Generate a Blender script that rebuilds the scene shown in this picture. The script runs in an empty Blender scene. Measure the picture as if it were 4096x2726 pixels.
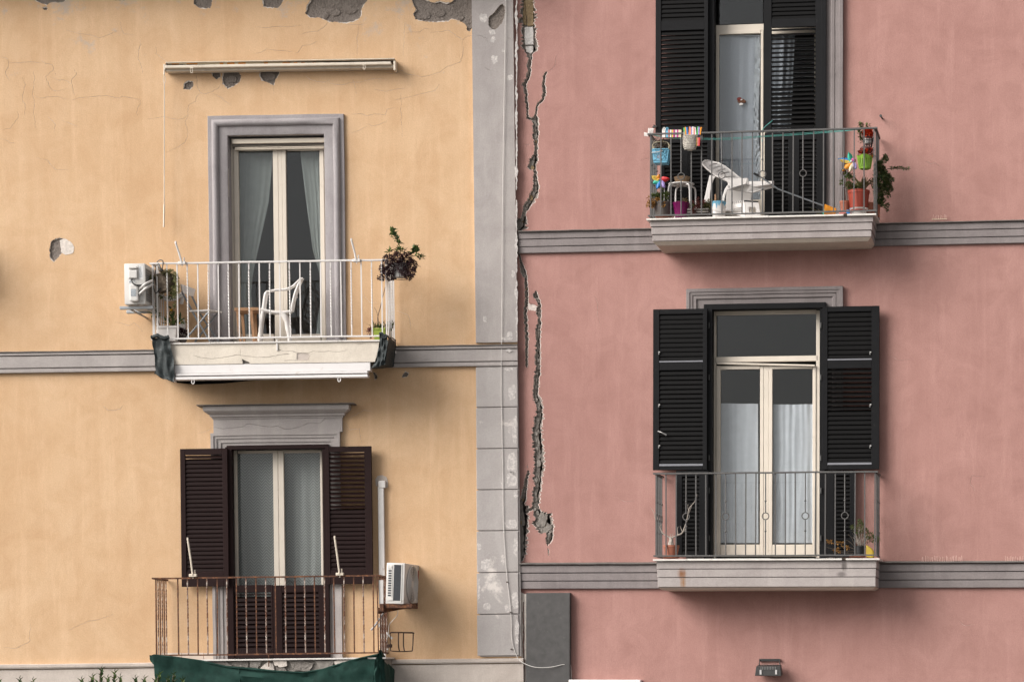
import bpy, bmesh, math, random
from mathutils import Vector, Matrix, noise
from mathutils.geometry import delaunay_2d_cdt
random.seed(7)
scene = bpy.context.scene
col = scene.collection
R = math.radians

# ------------------------------------------------------------------ camera
# facade survey units: pixels of the 4096 px wide photograph; F is the focal length in the same units
PW, PH = 4096., 2726.
F, CX, CY = 9388., 3035.6, 2677.4
CAM = Vector((0, 0, 4.9))
cam_data = bpy.data.cameras.new('camera')
cam_data.sensor_width = 36.0
cam_data.lens = 36.0 * F / PW
cam_data.shift_x = -(CX - PW / 2) / PW
cam_data.shift_y = (CY - PH / 2) / PW
cam_data.clip_start = 0.5
cam_data.clip_end = 3000
cam = bpy.data.objects.new('camera', cam_data)
cam.location = CAM
cam.rotation_euler = (R(90), 0, 0)
col.objects.link(cam)
scene.camera = cam

# ------------------------------------------------------------------ light
SUN = Vector((2.0, 1.0, -1.5)).normalized()        # the way the sunlight travels
elev = math.asin(-SUN.z)
azim = math.atan2(-SUN.x, -SUN.y)                   # clockwise from +Y
world = bpy.data.worlds.new('World')
scene.world = world
world.use_nodes = True
nt = world.node_tree
sky = nt.nodes.new('ShaderNodeTexSky')
sky.sky_type = 'NISHITA'
sky.sun_disc = False
sky.sun_elevation = elev
sky.sun_rotation = azim
sky.air_density = 1.0
sky.dust_density = 5.0
sky.ozone_density = 1.0
hs = nt.nodes.new('ShaderNodeHueSaturation')         # hazy, nearly white sky
hs.inputs['Saturation'].default_value = 0.12
bg = nt.nodes['Background']
nt.links.new(sky.outputs[0], hs.inputs['Color'])
nt.links.new(hs.outputs[0], bg.inputs['Color'])
bg.inputs['Strength'].default_value = 0.135
sun_data = bpy.data.lights.new('sun', 'SUN')
sun_data.energy = 3.6
sun_data.angle = R(42)
sun_data.color = (1.0, 0.955, 0.90)
sun = bpy.data.objects.new('sun', sun_data)
sun.rotation_euler = SUN.to_track_quat('-Z', 'Y').to_euler()
sun.location = (-20, -10, 30)
col.objects.link(sun)
scene.view_settings.view_transform = 'Standard'
scene.view_settings.look = 'None'
scene.view_settings.exposure = 0.25
scene.view_settings.gamma = 1.0
scene.view_settings.use_curve_mapping = False
scene.cycles.max_bounces = 6
scene.cycles.diffuse_bounces = 2
scene.cycles.glossy_bounces = 2
scene.cycles.transparent_max_bounces = 10

# ------------------------------------------------------------------ facade planes
class Frame:
    """a facade: x along the wall, z up, y into the wall; w is the distance out from the wall"""
    def __init__(s, nx, ny, depth, yaw, roll):
        s.O = CAM + s.ray(nx, ny) * depth
        y, r = R(yaw), R(roll)
        s.X = Vector((math.cos(y) * math.cos(r), -math.sin(y) * math.cos(r), math.sin(r)))
        s.Y = Vector((math.sin(y), math.cos(y), 0))
        s.Z = s.X.cross(s.Y)
        s.M = Matrix(((s.X.x, s.Y.x, s.Z.x, s.O.x), (s.X.y, s.Y.y, s.Z.y, s.O.y), (s.X.z, s.Y.z, s.Z.z, s.O.z), (0, 0, 0, 1)))
    @staticmethod
    def ray(nx, ny):
        return Vector(((nx - CX) / F, 1.0, -(ny - CY) / F))
    def uv(s, nx, ny, w=0.0):
        d = s.ray(nx, ny)
        t = (-w - (CAM - s.O).dot(s.Y)) / d.dot(s.Y)
        p = CAM + d * t - s.O
        return p.dot(s.X), p.dot(s.Z)
    def rect(s, x0, x1, y0, y1, w=0.0):
        xm, ym = (x0 + x1) / 2, (y0 + y1) / 2
        return s.uv(x0, ym, w)[0], s.uv(x1, ym, w)[0], s.uv(xm, y1, w)[1], s.uv(xm, y0, w)[1]
    def gz(s, z, x=0.0):
        return (z - s.O.z - x * s.X.z) / s.Z.z

YF = Frame(2069, 2600, 31.0, 1.0, 0.72)
PF = Frame(2069, 2600, 31.05, 7.2, -0.10)
K = 0.0033                                           # metres per survey unit on the wall

# ------------------------------------------------------------------ materials
MATS = {}
def nn(t, kind, **kw):
    n = t.nodes.new(kind)
    for k, v in kw.items():
        if k in n.inputs: n.inputs[k].default_value = v
        else: setattr(n, k, v)
    return n
def ramp(t, src, stops):
    r = t.nodes.new('ShaderNodeValToRGB')
    els = r.color_ramp.elements
    while len(els) < len(stops): els.new(0.5)
    for e, (p, c) in zip(els, stops):
        e.position = p
        e.color = c if isinstance(c, tuple) and len(c) == 4 else ((c, c, c, 1) if not isinstance(c, tuple) else (*c, 1))
    t.links.new(src, r.inputs[0])
    return r.outputs[0]
def mix(t, fac, a, b, blend='MIX'):
    m = t.nodes.new('ShaderNodeMix')
    m.data_type = 'RGBA'; m.blend_type = blend
    for i, v in ((0, fac), (6, a), (7, b)):
        if isinstance(v, (float, int)): m.inputs[i].default_value = v if i == 0 else (v, v, v, 1)
        elif isinstance(v, tuple): m.inputs[i].default_value = (*v, 1) if len(v) == 3 else v
        else: t.links.new(v, m.inputs[i])
    return m.outputs[2]
def math2(t, op, a, b):
    m = t.nodes.new('ShaderNodeMath'); m.operation = op; m.use_clamp = False
    for i, v in ((0, a), (1, b)):
        if isinstance(v, (float, int)): m.inputs[i].default_value = v
        else: t.links.new(v, m.inputs[i])
    return m.outputs[0]
def start(name):
    m = bpy.data.materials.new(name); m.use_nodes = True
    t = m.node_tree
    MATS[name] = m
    return m, t, t.nodes['Principled BSDF']
def coords(t, sc=(1, 1, 1), loc=(0, 0, 0), kind='Object'):
    c = t.nodes.new('ShaderNodeTexCoord')
    mp = t.nodes.new('ShaderNodeMapping')
    mp.inputs['Scale'].default_value = sc
    mp.inputs['Location'].default_value = loc
    t.links.new(c.outputs[kind], mp.inputs[0])
    return mp.outputs[0]
def noi(t, vec, scale, detail=4, rough=0.55, dist=0.0):
    n = nn(t, 'ShaderNodeTexNoise', Scale=scale, Detail=detail, Roughness=rough, Distortion=dist)
    t.links.new(vec, n.inputs['Vector'])
    return n.outputs['Fac']
def bump(t, h, strength, dist, prev=None):
    b = nn(t, 'ShaderNodeBump', Strength=strength, Distance=dist)
    t.links.new(h, b.inputs['Height'])
    if prev: t.links.new(prev, b.inputs['Normal'])
    return b.outputs[0]

def simple(name, c, rough=0.55, var=0.12, scale=18, bmp=0.0, metal=0.0, spec=0.5, trans=0.0, dirt=None, dscale=6, dthr=0.58):
    m, t, p = start(name)
    v = coords(t)
    n = noi(t, v, scale)
    lo = tuple(x * (1 - var) for x in c); hi = tuple(min(1, x * (1 + var)) for x in c)
    cc = ramp(t, n, [(0.3, lo), (0.7, hi)])
    if dirt:
        d = noi(t, v, dscale, 8, 0.65)
        f = ramp(t, d, [(dthr - 0.06, 0.0), (dthr + 0.07, 1.0)])
        cc = mix(t, f, cc, dirt)
    t.links.new(cc, p.inputs['Base Color'])
    p.inputs['Roughness'].default_value = rough
    p.inputs['Metallic'].default_value = metal
    p.inputs['Specular IOR Level'].default_value = spec
    if bmp:
        t.links.new(bump(t, noi(t, v, scale * 3, 5), bmp, 0.004), p.inputs['Normal'])
    if trans:
        p.inputs['Transmission Weight'].default_value = 0
        tr = nn(t, 'ShaderNodeBsdfTranslucent'); t.links.new(cc, tr.inputs['Color'])
        ms = nn(t, 'ShaderNodeMixShader', Fac=trans)
        t.links.new(p.outputs[0], ms.inputs[1]); t.links.new(tr.outputs[0], ms.inputs[2])
        t.links.new(ms.outputs[0], t.nodes['Material Output'].inputs[0])
    return m

def plaster(name, a, b, c, wornc, worn_thr, grain, grain_d, top=None, seed=0.0, streak=0.35, stains=()):
    """painted render: blotchy colour, rain streaks, worn patches, trowel relief"""
    m, t, p = start(name)
    v = coords(t, loc=(seed, 0, seed))
    n1 = noi(t, v, 0.55, 5, 0.6, 0.4)
    cc = mix(t, ramp(t, n1, [(0.32, 0.0), (0.68, 1.0)]), a, b)
    n2 = noi(t, v, 2.3, 8, 0.7, 0.6)
    cc = mix(t, math2(t, 'MULTIPLY', ramp(t, n2, [(0.42, 0.0), (0.72, 1.0)]), 0.75), cc, c)
    vs = coords(t, (2.6, 1, 0.22), (seed, 0, 0))
    n3 = noi(t, vs, 1.3, 8, 0.65)
    cc = mix(t, math2(t, 'MULTIPLY', ramp(t, n3, [(0.48, 0.0), (0.72, 1.0)]), streak), cc, c)
    vl = coords(t, (3.4, 1, 0.35), (seed + 4, 0, 3))      # pale washed runs
    cc = mix(t, math2(t, 'MULTIPLY', ramp(t, noi(t, vl, 1.5, 9, 0.7), [(0.52, 0.0), (0.70, 1.0)]), 0.45), cc, tuple(min(1, x * 1.12 + 0.02) for x in b))
    ng = noi(t, v, 55, 4, 0.7)
    cc = mix(t, math2(t, 'MULTIPLY', ramp(t, ng, [(0.35, 0.0), (0.72, 1.0)]), 0.26), cc, tuple(x * 0.55 for x in c))
    n4 = noi(t, v, 1.9, 9, 0.72, 0.3)
    if top is not None:                               # worn patches gather under the eave
        sx = nn(t, 'ShaderNodeSeparateXYZ'); t.links.new(coords(t), sx.inputs[0])
        g = nn(t, 'ShaderNodeMapRange'); g.inputs['From Min'].default_value = top - 2.2; g.inputs['From Max'].default_value = top
        g.inputs['To Min'].default_value = -0.02; g.inputs['To Max'].default_value = 0.16
        t.links.new(sx.outputs[2], g.inputs[0])
        n4 = math2(t, 'ADD', n4, g.outputs[0])
    cc = mix(t, math2(t, 'MULTIPLY', ramp(t, n4, [(worn_thr, 0.0), (worn_thr + 0.08, 1.0)]), 0.7), cc, wornc)
    for (px, pz, sx_, sz_, sc_) in stains:              # rust and damp runs below fixings
        sv = coords(t, (1 / sx_, 0.0, 1 / sz_), (-px / sx_, 0, -pz / sz_))
        g = nn(t, 'ShaderNodeTexGradient', gradient_type='SPHERICAL'); t.links.new(sv, g.inputs[0])
        f = math2(t, 'MULTIPLY', g.outputs['Fac'], math2(t, 'MULTIPLY', noi(t, coords(t, (3, 1, 0.6)), 9, 5), 1.9))
        cc = mix(t, ramp(t, f, [(0.08, 0.0), (0.75, 0.85)]), cc, sc_)
    t.links.new(cc, p.inputs['Base Color'])
    p.inputs['Roughness'].default_value = 0.93
    p.inputs['Specular IOR Level'].default_value = 0.2
    b1 = bump(t, noi(t, v, 3.0, 5, 0.6), 0.25, 0.03)
    b2 = bump(t, noi(t, v, grain, 4, 0.6), 0.5, grain_d, b1)
    t.links.new(b2, p.inputs['Normal'])
    return m

plaster('yellow_render', (0.640, 0.422, 0.250), (0.700, 0.485, 0.305), (0.565, 0.350, 0.195), (0.46, 0.395, 0.345), 0.705, 60, 0.005, top=13.8, streak=0.48)
plaster('pink_render', (0.392, 0.212, 0.184), (0.440, 0.246, 0.214), (0.318, 0.165, 0.142), (0.47, 0.285, 0.245), 0.70, 70, 0.008, seed=13.0, streak=0.42)
plaster('grey_trim', (0.395, 0.358, 0.342), (0.445, 0.405, 0.385), (0.325, 0.29, 0.28), (0.66, 0.60, 0.55), 0.695, 30, 0.005, seed=5.0)
plaster('worn_block', (0.42, 0.387, 0.37), (0.465, 0.428, 0.41), (0.37, 0.332, 0.32), (0.74, 0.68, 0.63), 0.585, 30, 0.004, seed=21.0)
plaster('pink_trim', (0.225, 0.197, 0.193), (0.265, 0.232, 0.226), (0.18, 0.155, 0.152), (0.38, 0.34, 0.32), 0.70, 26, 0.006, seed=31.0)
plaster('balcony_trim', (0.335, 0.295, 0.285), (0.385, 0.340, 0.325), (0.265, 0.228, 0.222), (0.50, 0.44, 0.41), 0.68, 26, 0.006, seed=37.0)
plaster('surround_grey', (0.325, 0.298, 0.302), (0.375, 0.345, 0.348), (0.265, 0.238, 0.242), (0.46, 0.42, 0.41), 0.72, 24, 0.006, seed=41.0)
plaster('pale_lower', (0.56, 0.485, 0.43), (0.60, 0.53, 0.475), (0.46, 0.39, 0.345), (0.34, 0.30, 0.28), 0.68, 30, 0.005, seed=51.0)
plaster('white_fascia', (0.72, 0.64, 0.54), (0.76, 0.69, 0.595), (0.62, 0.545, 0.46), (0.52, 0.44, 0.37), 0.70, 18, 0.010, seed=61.0)
plaster('soffit_cream', (0.60, 0.51, 0.43), (0.64, 0.55, 0.47), (0.54, 0.45, 0.38), (0.42, 0.35, 0.30), 0.72, 30, 0.003, seed=71.0)

def mortar(name, a, b, c, sc=26):
    m, t, p = start(name)
    v = coords(t)
    cc = mix(t, ramp(t, noi(t, v, 5, 8, 0.7), [(0.35, 0.0), (0.65, 1.0)]), a, b)
    cc = mix(t, ramp(t, noi(t, v, sc * 2.2, 5, 0.7), [(0.55, 0.0), (0.72, 0.7)]), cc, c)
    t.links.new(cc, p.inputs['Base Color'])
    p.inputs['Roughness'].default_value = 0.96
    p.inputs['Specular IOR Level'].default_value = 0.1
    vo = nn(t, 'ShaderNodeTexVoronoi', Scale=sc * 1.3); t.links.new(v, vo.inputs['Vector'])
    b1 = bump(t, noi(t, v, sc * 0.5, 7, 0.75), 0.9, 0.03)
    t.links.new(bump(t, vo.outputs['Distance'], 0.6, 0.012, b1), p.inputs['Normal'])
mortar('old_mortar', (0.185, 0.155, 0.135), (0.245, 0.21, 0.185), (0.33, 0.29, 0.26))
mortar('crack_mortar', (0.19, 0.168, 0.15), (0.30, 0.27, 0.243), (0.42, 0.38, 0.345), 20)
mortar('tuff_stone', (0.21, 0.15, 0.085), (0.27, 0.20, 0.12), (0.15, 0.11, 0.065), 14)
mortar('pale_stone', (0.46, 0.43, 0.41), (0.56, 0.53, 0.50), (0.30, 0.275, 0.26), 14)
mortar('crumbled_concrete', (0.20, 0.18, 0.16), (0.35, 0.32, 0.29), (0.12, 0.105, 0.095), 12)
simple('plaster_edge', (0.66, 0.59, 0.53), 0.95, 0.18, 30, 0.4)
simple('bare_coat', (0.60, 0.555, 0.525), 0.95, 0.12, 40, 0.3, dirt=(0.44, 0.405, 0.388), dscale=24, dthr=0.49)
simple('plaster_edge_pink', (0.62, 0.535, 0.485), 0.95, 0.2, 30, 0.4)
simple('grey_slab', (0.072, 0.068, 0.066), 0.8, 0.16, 9, 0.3, dirt=(0.10, 0.095, 0.09), dscale=14, dthr=0.66)
simple('marble', (0.66, 0.62, 0.58), 0.45, 0.08, 9, 0.1, dirt=(0.50, 0.45, 0.40), dscale=11, dthr=0.63)
simple('slate', (0.13, 0.115, 0.105), 0.8, 0.2, 12, 0.3)
simple('tile_cream', (0.60, 0.50, 0.42), 0.5, 0.06, 8, 0.1)
simple('cream_frame', (0.66, 0.585, 0.495), 0.42, 0.04, 5, 0.05, dirt=(0.55, 0.47, 0.38), dscale=7, dthr=0.68)
simple('cream_metal', (0.64, 0.56, 0.46), 0.4, 0.06, 8, dirt=(0.52, 0.44, 0.35), dscale=9, dthr=0.62)
simple('white_metal', (0.70, 0.665, 0.64), 0.42, 0.05, 8, dirt=(0.50, 0.36, 0.25), dscale=16, dthr=0.71)
simple('white_cassette', (0.76, 0.725, 0.71), 0.35, 0.03, 6, dirt=(0.58, 0.51, 0.45), dscale=5, dthr=0.70)
simple('white_plastic', (0.76, 0.715, 0.68), 0.4, 0.04, 7, dirt=(0.64, 0.58, 0.52), dscale=8, dthr=0.66)
simple('grey_plastic', (0.48, 0.46, 0.45), 0.5, 0.06, 8)
simple('ac_shell', (0.60, 0.575, 0.545), 0.42, 0.04, 7, dirt=(0.50, 0.45, 0.40), dscale=7, dthr=0.66)
simple('ac_dark', (0.018, 0.020, 0.026), 0.5, 0.2, 40)
simple('ac_grille', (0.22, 0.21, 0.20), 0.5, 0.15, 40)
simple('bracket_grey', (0.33, 0.34, 0.35), 0.45, 0.08, 8)
simple('black_iron', (0.040, 0.038, 0.037), 0.5, 0.15, 25, 0.1)
simple('pink_rail_iron', (0.085, 0.080, 0.077), 0.5, 0.18, 25, 0.15)
simple('rust', (0.085, 0.034, 0.018), 0.85, 0.35, 30, 0.5, dirt=(0.21, 0.085, 0.035), dscale=22, dthr=0.55)
simple('rust_white', (0.44, 0.37, 0.32), 0.75, 0.2, 30, 0.4, dirt=(0.13, 0.05, 0.025), dscale=7, dthr=0.47)
simple('rust_iron', (0.055, 0.028, 0.020), 0.85, 0.3, 30, 0.4)
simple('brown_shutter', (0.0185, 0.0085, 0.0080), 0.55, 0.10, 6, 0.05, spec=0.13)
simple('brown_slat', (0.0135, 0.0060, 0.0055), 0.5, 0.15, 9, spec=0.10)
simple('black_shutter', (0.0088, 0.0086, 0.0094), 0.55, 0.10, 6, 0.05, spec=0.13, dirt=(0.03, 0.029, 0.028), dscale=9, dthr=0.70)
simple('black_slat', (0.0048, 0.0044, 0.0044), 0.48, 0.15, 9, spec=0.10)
simple('pale_seal', (0.20, 0.20, 0.22), 0.4, 0.05, 8)
simple('hardware', (0.30, 0.29, 0.28), 0.35, 0.1, 20, metal=0.6)
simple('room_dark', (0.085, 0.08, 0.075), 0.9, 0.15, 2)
simple('curtain_green', (0.225, 0.25, 0.243), 0.9, 0.06, 9, trans=0.25)
simple('curtain_white', (0.58, 0.61, 0.66), 0.9, 0.05, 9, trans=0.3)
simple('curtain_blue', (0.30, 0.325, 0.37), 0.9, 0.06, 60, trans=0.25)
simple('lace_edge', (0.37, 0.395, 0.435), 0.9, 0.08, 50, trans=0.3)
simple('net_green', (0.0105, 0.037, 0.029), 0.8, 0.3, 9, 0.5, spec=0.2, dirt=(0.017, 0.05, 0.04), dscale=4, dthr=0.55)
simple('net_dark', (0.014, 0.020, 0.021), 0.7, 0.4, 25, 0.8, dirt=(0.05, 0.06, 0.062), dscale=34, dthr=0.62)
simple('asphalt', (0.055, 0.053, 0.05), 0.9, 0.2, 12, 0.4)
simple('pavement', (0.15, 0.14, 0.125), 0.9, 0.15, 8, 0.3)
simple('kerb_stone', (0.30, 0.285, 0.265), 0.85, 0.12, 9, 0.3)
simple('road_paint', (0.62, 0.61, 0.58), 0.8, 0.1, 14)
simple('roof_tile', (0.30, 0.13, 0.08), 0.85, 0.2, 12, 0.3)
simple('wood', (0.33, 0.175, 0.085), 0.6, 0.25, 9, 0.3)
simple('wood_grey', (0.16, 0.14, 0.125), 0.8, 0.3, 14, 0.4)
simple('bark', (0.115, 0.085, 0.06), 0.9, 0.35, 22, 0.7, dirt=(0.30, 0.235, 0.17), dscale=12, dthr=0.56)
simple('twig', (0.10, 0.075, 0.055), 0.85, 0.3, 30)
simple('twig_pale', (0.36, 0.31, 0.27), 0.85, 0.25, 30)
simple('terracotta', (0.36, 0.125, 0.075), 0.75, 0.12, 9, 0.1, dirt=(0.50, 0.30, 0.23), dscale=10, dthr=0.66)
simple('red_pot', (0.30, 0.045, 0.024), 0.5, 0.08, 8)
simple('grey_pot', (0.105, 0.088, 0.080), 0.6, 0.12, 8)
simple('purple_pot', (0.19, 0.008, 0.095), 0.38, 0.1, 8)
simple('lime_plastic', (0.22, 0.40, 0.04), 0.4, 0.08, 8)
simple('olive_lime', (0.30, 0.38, 0.055), 0.5, 0.08, 8)
simple('sky_blue', (0.16, 0.42, 0.58), 0.45, 0.08, 8)
simple('teal_cord', (0.13, 0.45, 0.40), 0.6, 0.08, 8)
simple('orange_plastic', (0.72, 0.27, 0.02), 0.4, 0.08, 8)
simple('yellow_plastic', (0.75, 0.52, 0.10), 0.45, 0.08, 8)
simple('yellow_mustard', (0.55, 0.38, 0.045), 0.5, 0.08, 8)
simple('red_plastic', (0.60, 0.03, 0.035), 0.4, 0.08, 8)
simple('blue_plastic', (0.02, 0.20, 0.55), 0.4, 0.08, 8)
simple('violet_plastic', (0.33, 0.25, 0.55), 0.45, 0.08, 8)
simple('mint_plastic', (0.05, 0.48, 0.35), 0.45, 0.08, 8)
simple('salmon_plastic', (0.62, 0.20, 0.17), 0.45, 0.08, 8)
simple('magenta_plastic', (0.52, 0.05, 0.26), 0.45, 0.08, 8)
simple('pale_plastic', (0.70, 0.60, 0.42), 0.45, 0.08, 8)
simple('green_plastic', (0.08, 0.42, 0.12), 0.45, 0.08, 8)
simple('black_plastic', (0.016, 0.016, 0.017), 0.45, 0.1, 8)
simple('rope_yarn', (0.47, 0.43, 0.38), 0.9, 0.3, 60, 0.8)
simple('wicker', (0.26, 0.17, 0.10), 0.8, 0.3, 40, 0.6)
simple('soil', (0.05, 0.037, 0.028), 0.95, 0.3, 30, 0.6)
simple('leaf_dark', (0.040, 0.075, 0.022), 0.5, 0.35, 9, trans=0.2)
simple('leaf_bright', (0.085, 0.135, 0.030), 0.5, 0.3, 9, trans=0.25)
simple('leaf_olive', (0.105, 0.115, 0.035), 0.55, 0.3, 9, trans=0.2)
simple('leaf_purple', (0.040, 0.012, 0.016), 0.5, 0.4, 14, trans=0.1)
simple('leaf_red', (0.17, 0.050, 0.042), 0.55, 0.35, 12, trans=0.15)
simple('leaf_sedum', (0.27, 0.27, 0.115), 0.6, 0.3, 14, trans=0.15)
simple('leaf_aloe', (0.115, 0.085, 0.040), 0.5, 0.35, 6)
simple('leaf_dry', (0.36, 0.185, 0.045), 0.8, 0.35, 14, trans=0.2)
simple('petal_yellow', (0.75, 0.36, 0.02), 0.6, 0.12, 12, trans=0.2)
simple('petal_red', (0.62, 0.06, 0.015), 0.6, 0.2, 30, trans=0.2)
simple('cable_white', (0.62, 0.585, 0.55), 0.5, 0.08, 8)
simple('cable_black', (0.015, 0.015, 0.016), 0.5, 0.1, 8)
simple('pipe_white', (0.62, 0.59, 0.565), 0.5, 0.08, 8, dirt=(0.45, 0.39, 0.34), dscale=8, dthr=0.64)
simple('label_print', (0.30, 0.32, 0.34), 0.5, 0.5, 120)
simple('label_paper', (0.70, 0.69, 0.68), 0.5, 0.03, 20)
simple('sticker_red', (0.40, 0.105, 0.065), 0.5, 0.06, 20)
simple('felt_brown', (0.13, 0.055, 0.03), 0.9, 0.15, 40)
simple('felt_red', (0.17, 0.03, 0.025), 0.9, 0.15, 40)
simple('felt_white', (0.70, 0.68, 0.66), 0.9, 0.08, 40)
simple('steel', (0.22, 0.235, 0.25), 0.35, 0.08, 8, metal=0.3)
simple('stone_grey', (0.25, 0.24, 0.23), 0.9, 0.15, 10, 0.3)
def glass():
    m, t, p = start('window_glass')
    t.nodes.remove(p)
    tr = nn(t, 'ShaderNodeBsdfTransparent'); tr.inputs[0].default_value = (0.985, 0.99, 0.985, 1)
    gl = nn(t, 'ShaderNodeBsdfGlossy', Roughness=0.015)
    lw = nn(t, 'ShaderNodeLayerWeight', Blend=0.5)
    fr_ = math2(t, 'ADD', math2(t, 'MULTIPLY', math2(t, 'POWER', lw.outputs['Facing'], 5.0), 0.96), 0.042)
    b = bump(t, noi(t, coords(t), 1.6, 2), 0.03, 0.02)
    t.links.new(b, gl.inputs['Normal'])
    ms = nn(t, 'ShaderNodeMixShader')
    t.links.new(fr_, ms.inputs[0]); t.links.new(tr.outputs[0], ms.inputs[1]); t.links.new(gl.outputs[0], ms.inputs[2])
    t.links.new(ms.outputs[0], t.nodes['Material Output'].inputs[0])
glass()
def zigzag():
    m, t, p = start('curtain_zigzag')
    v = coords(t)
    s = nn(t, 'ShaderNodeSeparateXYZ'); t.links.new(v, s.inputs[0])
    tri = math2(t, 'PINGPONG', s.outputs[0], 0.055)
    q = math2(t, 'ADD', s.outputs[2], math2(t, 'MULTIPLY', tri, 1.1))
    st = math2(t, 'PINGPONG', q, 0.020)
    f = ramp(t, math2(t, 'MULTIPLY', st, 50.0), [(0.3, 0.0), (0.7, 1.0)])
    cc = mix(t, f, (0.150, 0.163, 0.163), (0.255, 0.266, 0.26))
    t.links.new(cc, p.inputs['Base Color']); p.inputs['Roughness'].default_value = 0.95
zigzag()
# ------------------------------------------------------------------ mesh building
def V3(u, w, v): return (u, -w, v)
class MB:
    """collects faces in (along wall, out from wall, up) coordinates"""
    def __init__(s): s.v, s.f, s.m = [], [], []
    def add(s, pts, faces, mi=0):
        o = len(s.v)
        s.v += [V3(*p) for p in pts]
        s.f += [tuple(i + o for i in f) for f in faces]
        s.m += [mi] * len(faces)
        return s
    def box(s, u0, u1, w0, w1, v0, v1, mi=0):
        p = [(a, b, c) for c in (v0, v1) for b in (w0, w1) for a in (u0, u1)]
        return s.add(p, [(0, 1, 3, 2), (4, 6, 7, 5), (0, 4, 5, 1), (2, 3, 7, 6), (0, 2, 6, 4), (1, 5, 7, 3)], mi)
    def hexa(s, a, b, mi=0):
        """two quads (4 points each) joined"""
        return s.add(list(a) + list(b), [(0, 1, 2, 3), (7, 6, 5, 4), (0, 4, 5, 1), (1, 5, 6, 2), (2, 6, 7, 3), (3, 7, 4, 0)], mi)
    def prism(s, poly, w0, w1, mi=0):
        """polygon in (u,v) extruded from w0 to w1"""
        n = len(poly)
        p = [(a, w0, b) for a, b in poly] + [(a, w1, b) for a, b in poly]
        return s.add(p, [tuple(range(n)), tuple(range(2 * n - 1, n - 1, -1))] + [(i, (i + 1) % n, (i + 1) % n + n, i + n) for i in range(n)], mi)
    def tube(s, pts, r, n=6, closed=False, mi=0, flat=1.0, cap=True):
        P = [Vector(p) for p in pts]
        m = len(P)
        rs = r if isinstance(r, (list, tuple)) else [r] * m
        o = len(s.v); up = None; ring = []
        for i in range(m):
            if closed: d = P[(i + 1) % m] - P[i - 1]
            else: d = P[min(i + 1, m - 1)] - P[max(i - 1, 0)]
            if d.length < 1e-9: d = Vector((0, 0, 1))
            d.normalize()
            if up is None:
                up = Vector((0, 1, 0)) if abs(d.y) < 0.9 else Vector((1, 0, 0))
            a = d.cross(up)
            if a.length < 1e-6: a = d.cross(Vector((1, 0, 0.3)))
            a.normalize(); b = a.cross(d).normalized(); up = b
            for k in range(n):
                t = 2 * math.pi * k / n
                ring.append(P[i] + a * math.cos(t) * rs[i] + b * math.sin(t) * rs[i] * flat)
        faces = []
        for i in range(m if closed else m - 1):
            j = (i + 1) % m
            for k in range(n):
                faces.append((i * n + k, i * n + (k + 1) % n, j * n + (k + 1) % n, j * n + k))
        if not closed and cap: faces += [tuple(range(n)), tuple(range((m - 1) * n, m * n))[::-1]]
        return s.add([tuple(p) for p in ring], faces, mi)
    def lathe(s, prof, c=(0, 0, 0), n=20, mi=0, su=1.0, sw=1.0, wob=0.0):
        pts, faces = [], []
        for i, (r, z) in enumerate(prof):
            for k in range(n):
                t = 2 * math.pi * k / n
                q = r * (1 + wob * math.sin(3 * t + z * 40) + wob * random.uniform(-1, 1))
                pts.append((c[0] + q * math.cos(t) * su, c[1] + q * math.sin(t) * sw, c[2] + z))
        for i in range(len(prof) - 1):
            for k in range(n):
                faces.append((i * n + k, i * n + (k + 1) % n, (i + 1) * n + (k + 1) % n, (i + 1) * n + k))
        if prof[0][0] > 1e-5: faces.append(tuple(range(n)))
        if prof[-1][0] > 1e-5: faces.append(tuple(range((len(prof) - 1) * n, len(prof) * n)))
        return s.add(pts, faces, mi)
    def ball(s, c, r, n=10, mi=0, su=1, sw=1, sv=1):
        prof = [(max(1e-6, r * math.sin(math.pi * i / 6)), -r * sv * math.cos(math.pi * i / 6)) for i in range(7)]
        return s.lathe(prof, c, n, mi, su, sw)
    def leaf(s, p, d, ln, wd, up=(0, 0, 1), mi=0, curl=0.15):
        p, d, up = Vector(p), Vector(d).normalized(), Vector(up)
        a = d.cross(up)
        if a.length < 1e-4: a = d.cross(Vector((1, 0, 0)))
        a.normalize(); nrm = a.cross(d)
        t = p + d * ln - nrm * ln * curl
        q = p + d * ln * 0.45 + nrm * wd * 0.12
        return s.add([tuple(p), tuple(q + a * wd / 2 + nrm * wd * 0.15), tuple(t), tuple(q - a * wd / 2 + nrm * wd * 0.15), tuple(q - nrm * wd * 0.1)],
                     [(0, 1, 4), (1, 2, 4), (2, 3, 4), (3, 0, 4)], mi)
    def sheet(s, fn, nu, nv, mi=0):
        pts = [fn(i / nu, j / nv) for j in range(nv + 1) for i in range(nu + 1)]
        return s.add(pts, [(j * (nu + 1) + i, j * (nu + 1) + i + 1, (j + 1) * (nu + 1) + i + 1, (j + 1) * (nu + 1) + i) for j in range(nv) for i in range(nu)], mi)
    def mesh(s, name, mats, bev=0.0, smooth=False, seg=1, jit=0.0):
        me = bpy.data.meshes.new(name)
        me.from_pydata(s.v, [], s.f)
        for i, x in enumerate(s.m): me.polygons[i].material_index = x
        bm = bmesh.new(); bm.from_mesh(me)
        bmesh.ops.recalc_face_normals(bm, faces=bm.faces)
        if bev:
            ed = [e for e in bm.edges if len(e.link_faces) == 2 and e.calc_face_angle(0) > 0.5]
            bmesh.ops.bevel(bm, geom=ed, offset=bev, segments=seg, affect='EDGES', profile=0.6)
        if jit:
            for q in bm.verts: q.co += noise.noise_vector(q.co * 9.0) * jit
        if smooth:
            for f in bm.faces: f.smooth = True
            for e in bm.edges:
                if len(e.link_faces) == 2 and e.calc_face_angle(0) > 0.75: e.smooth = False
        bm.to_mesh(me); bm.free()
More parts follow.
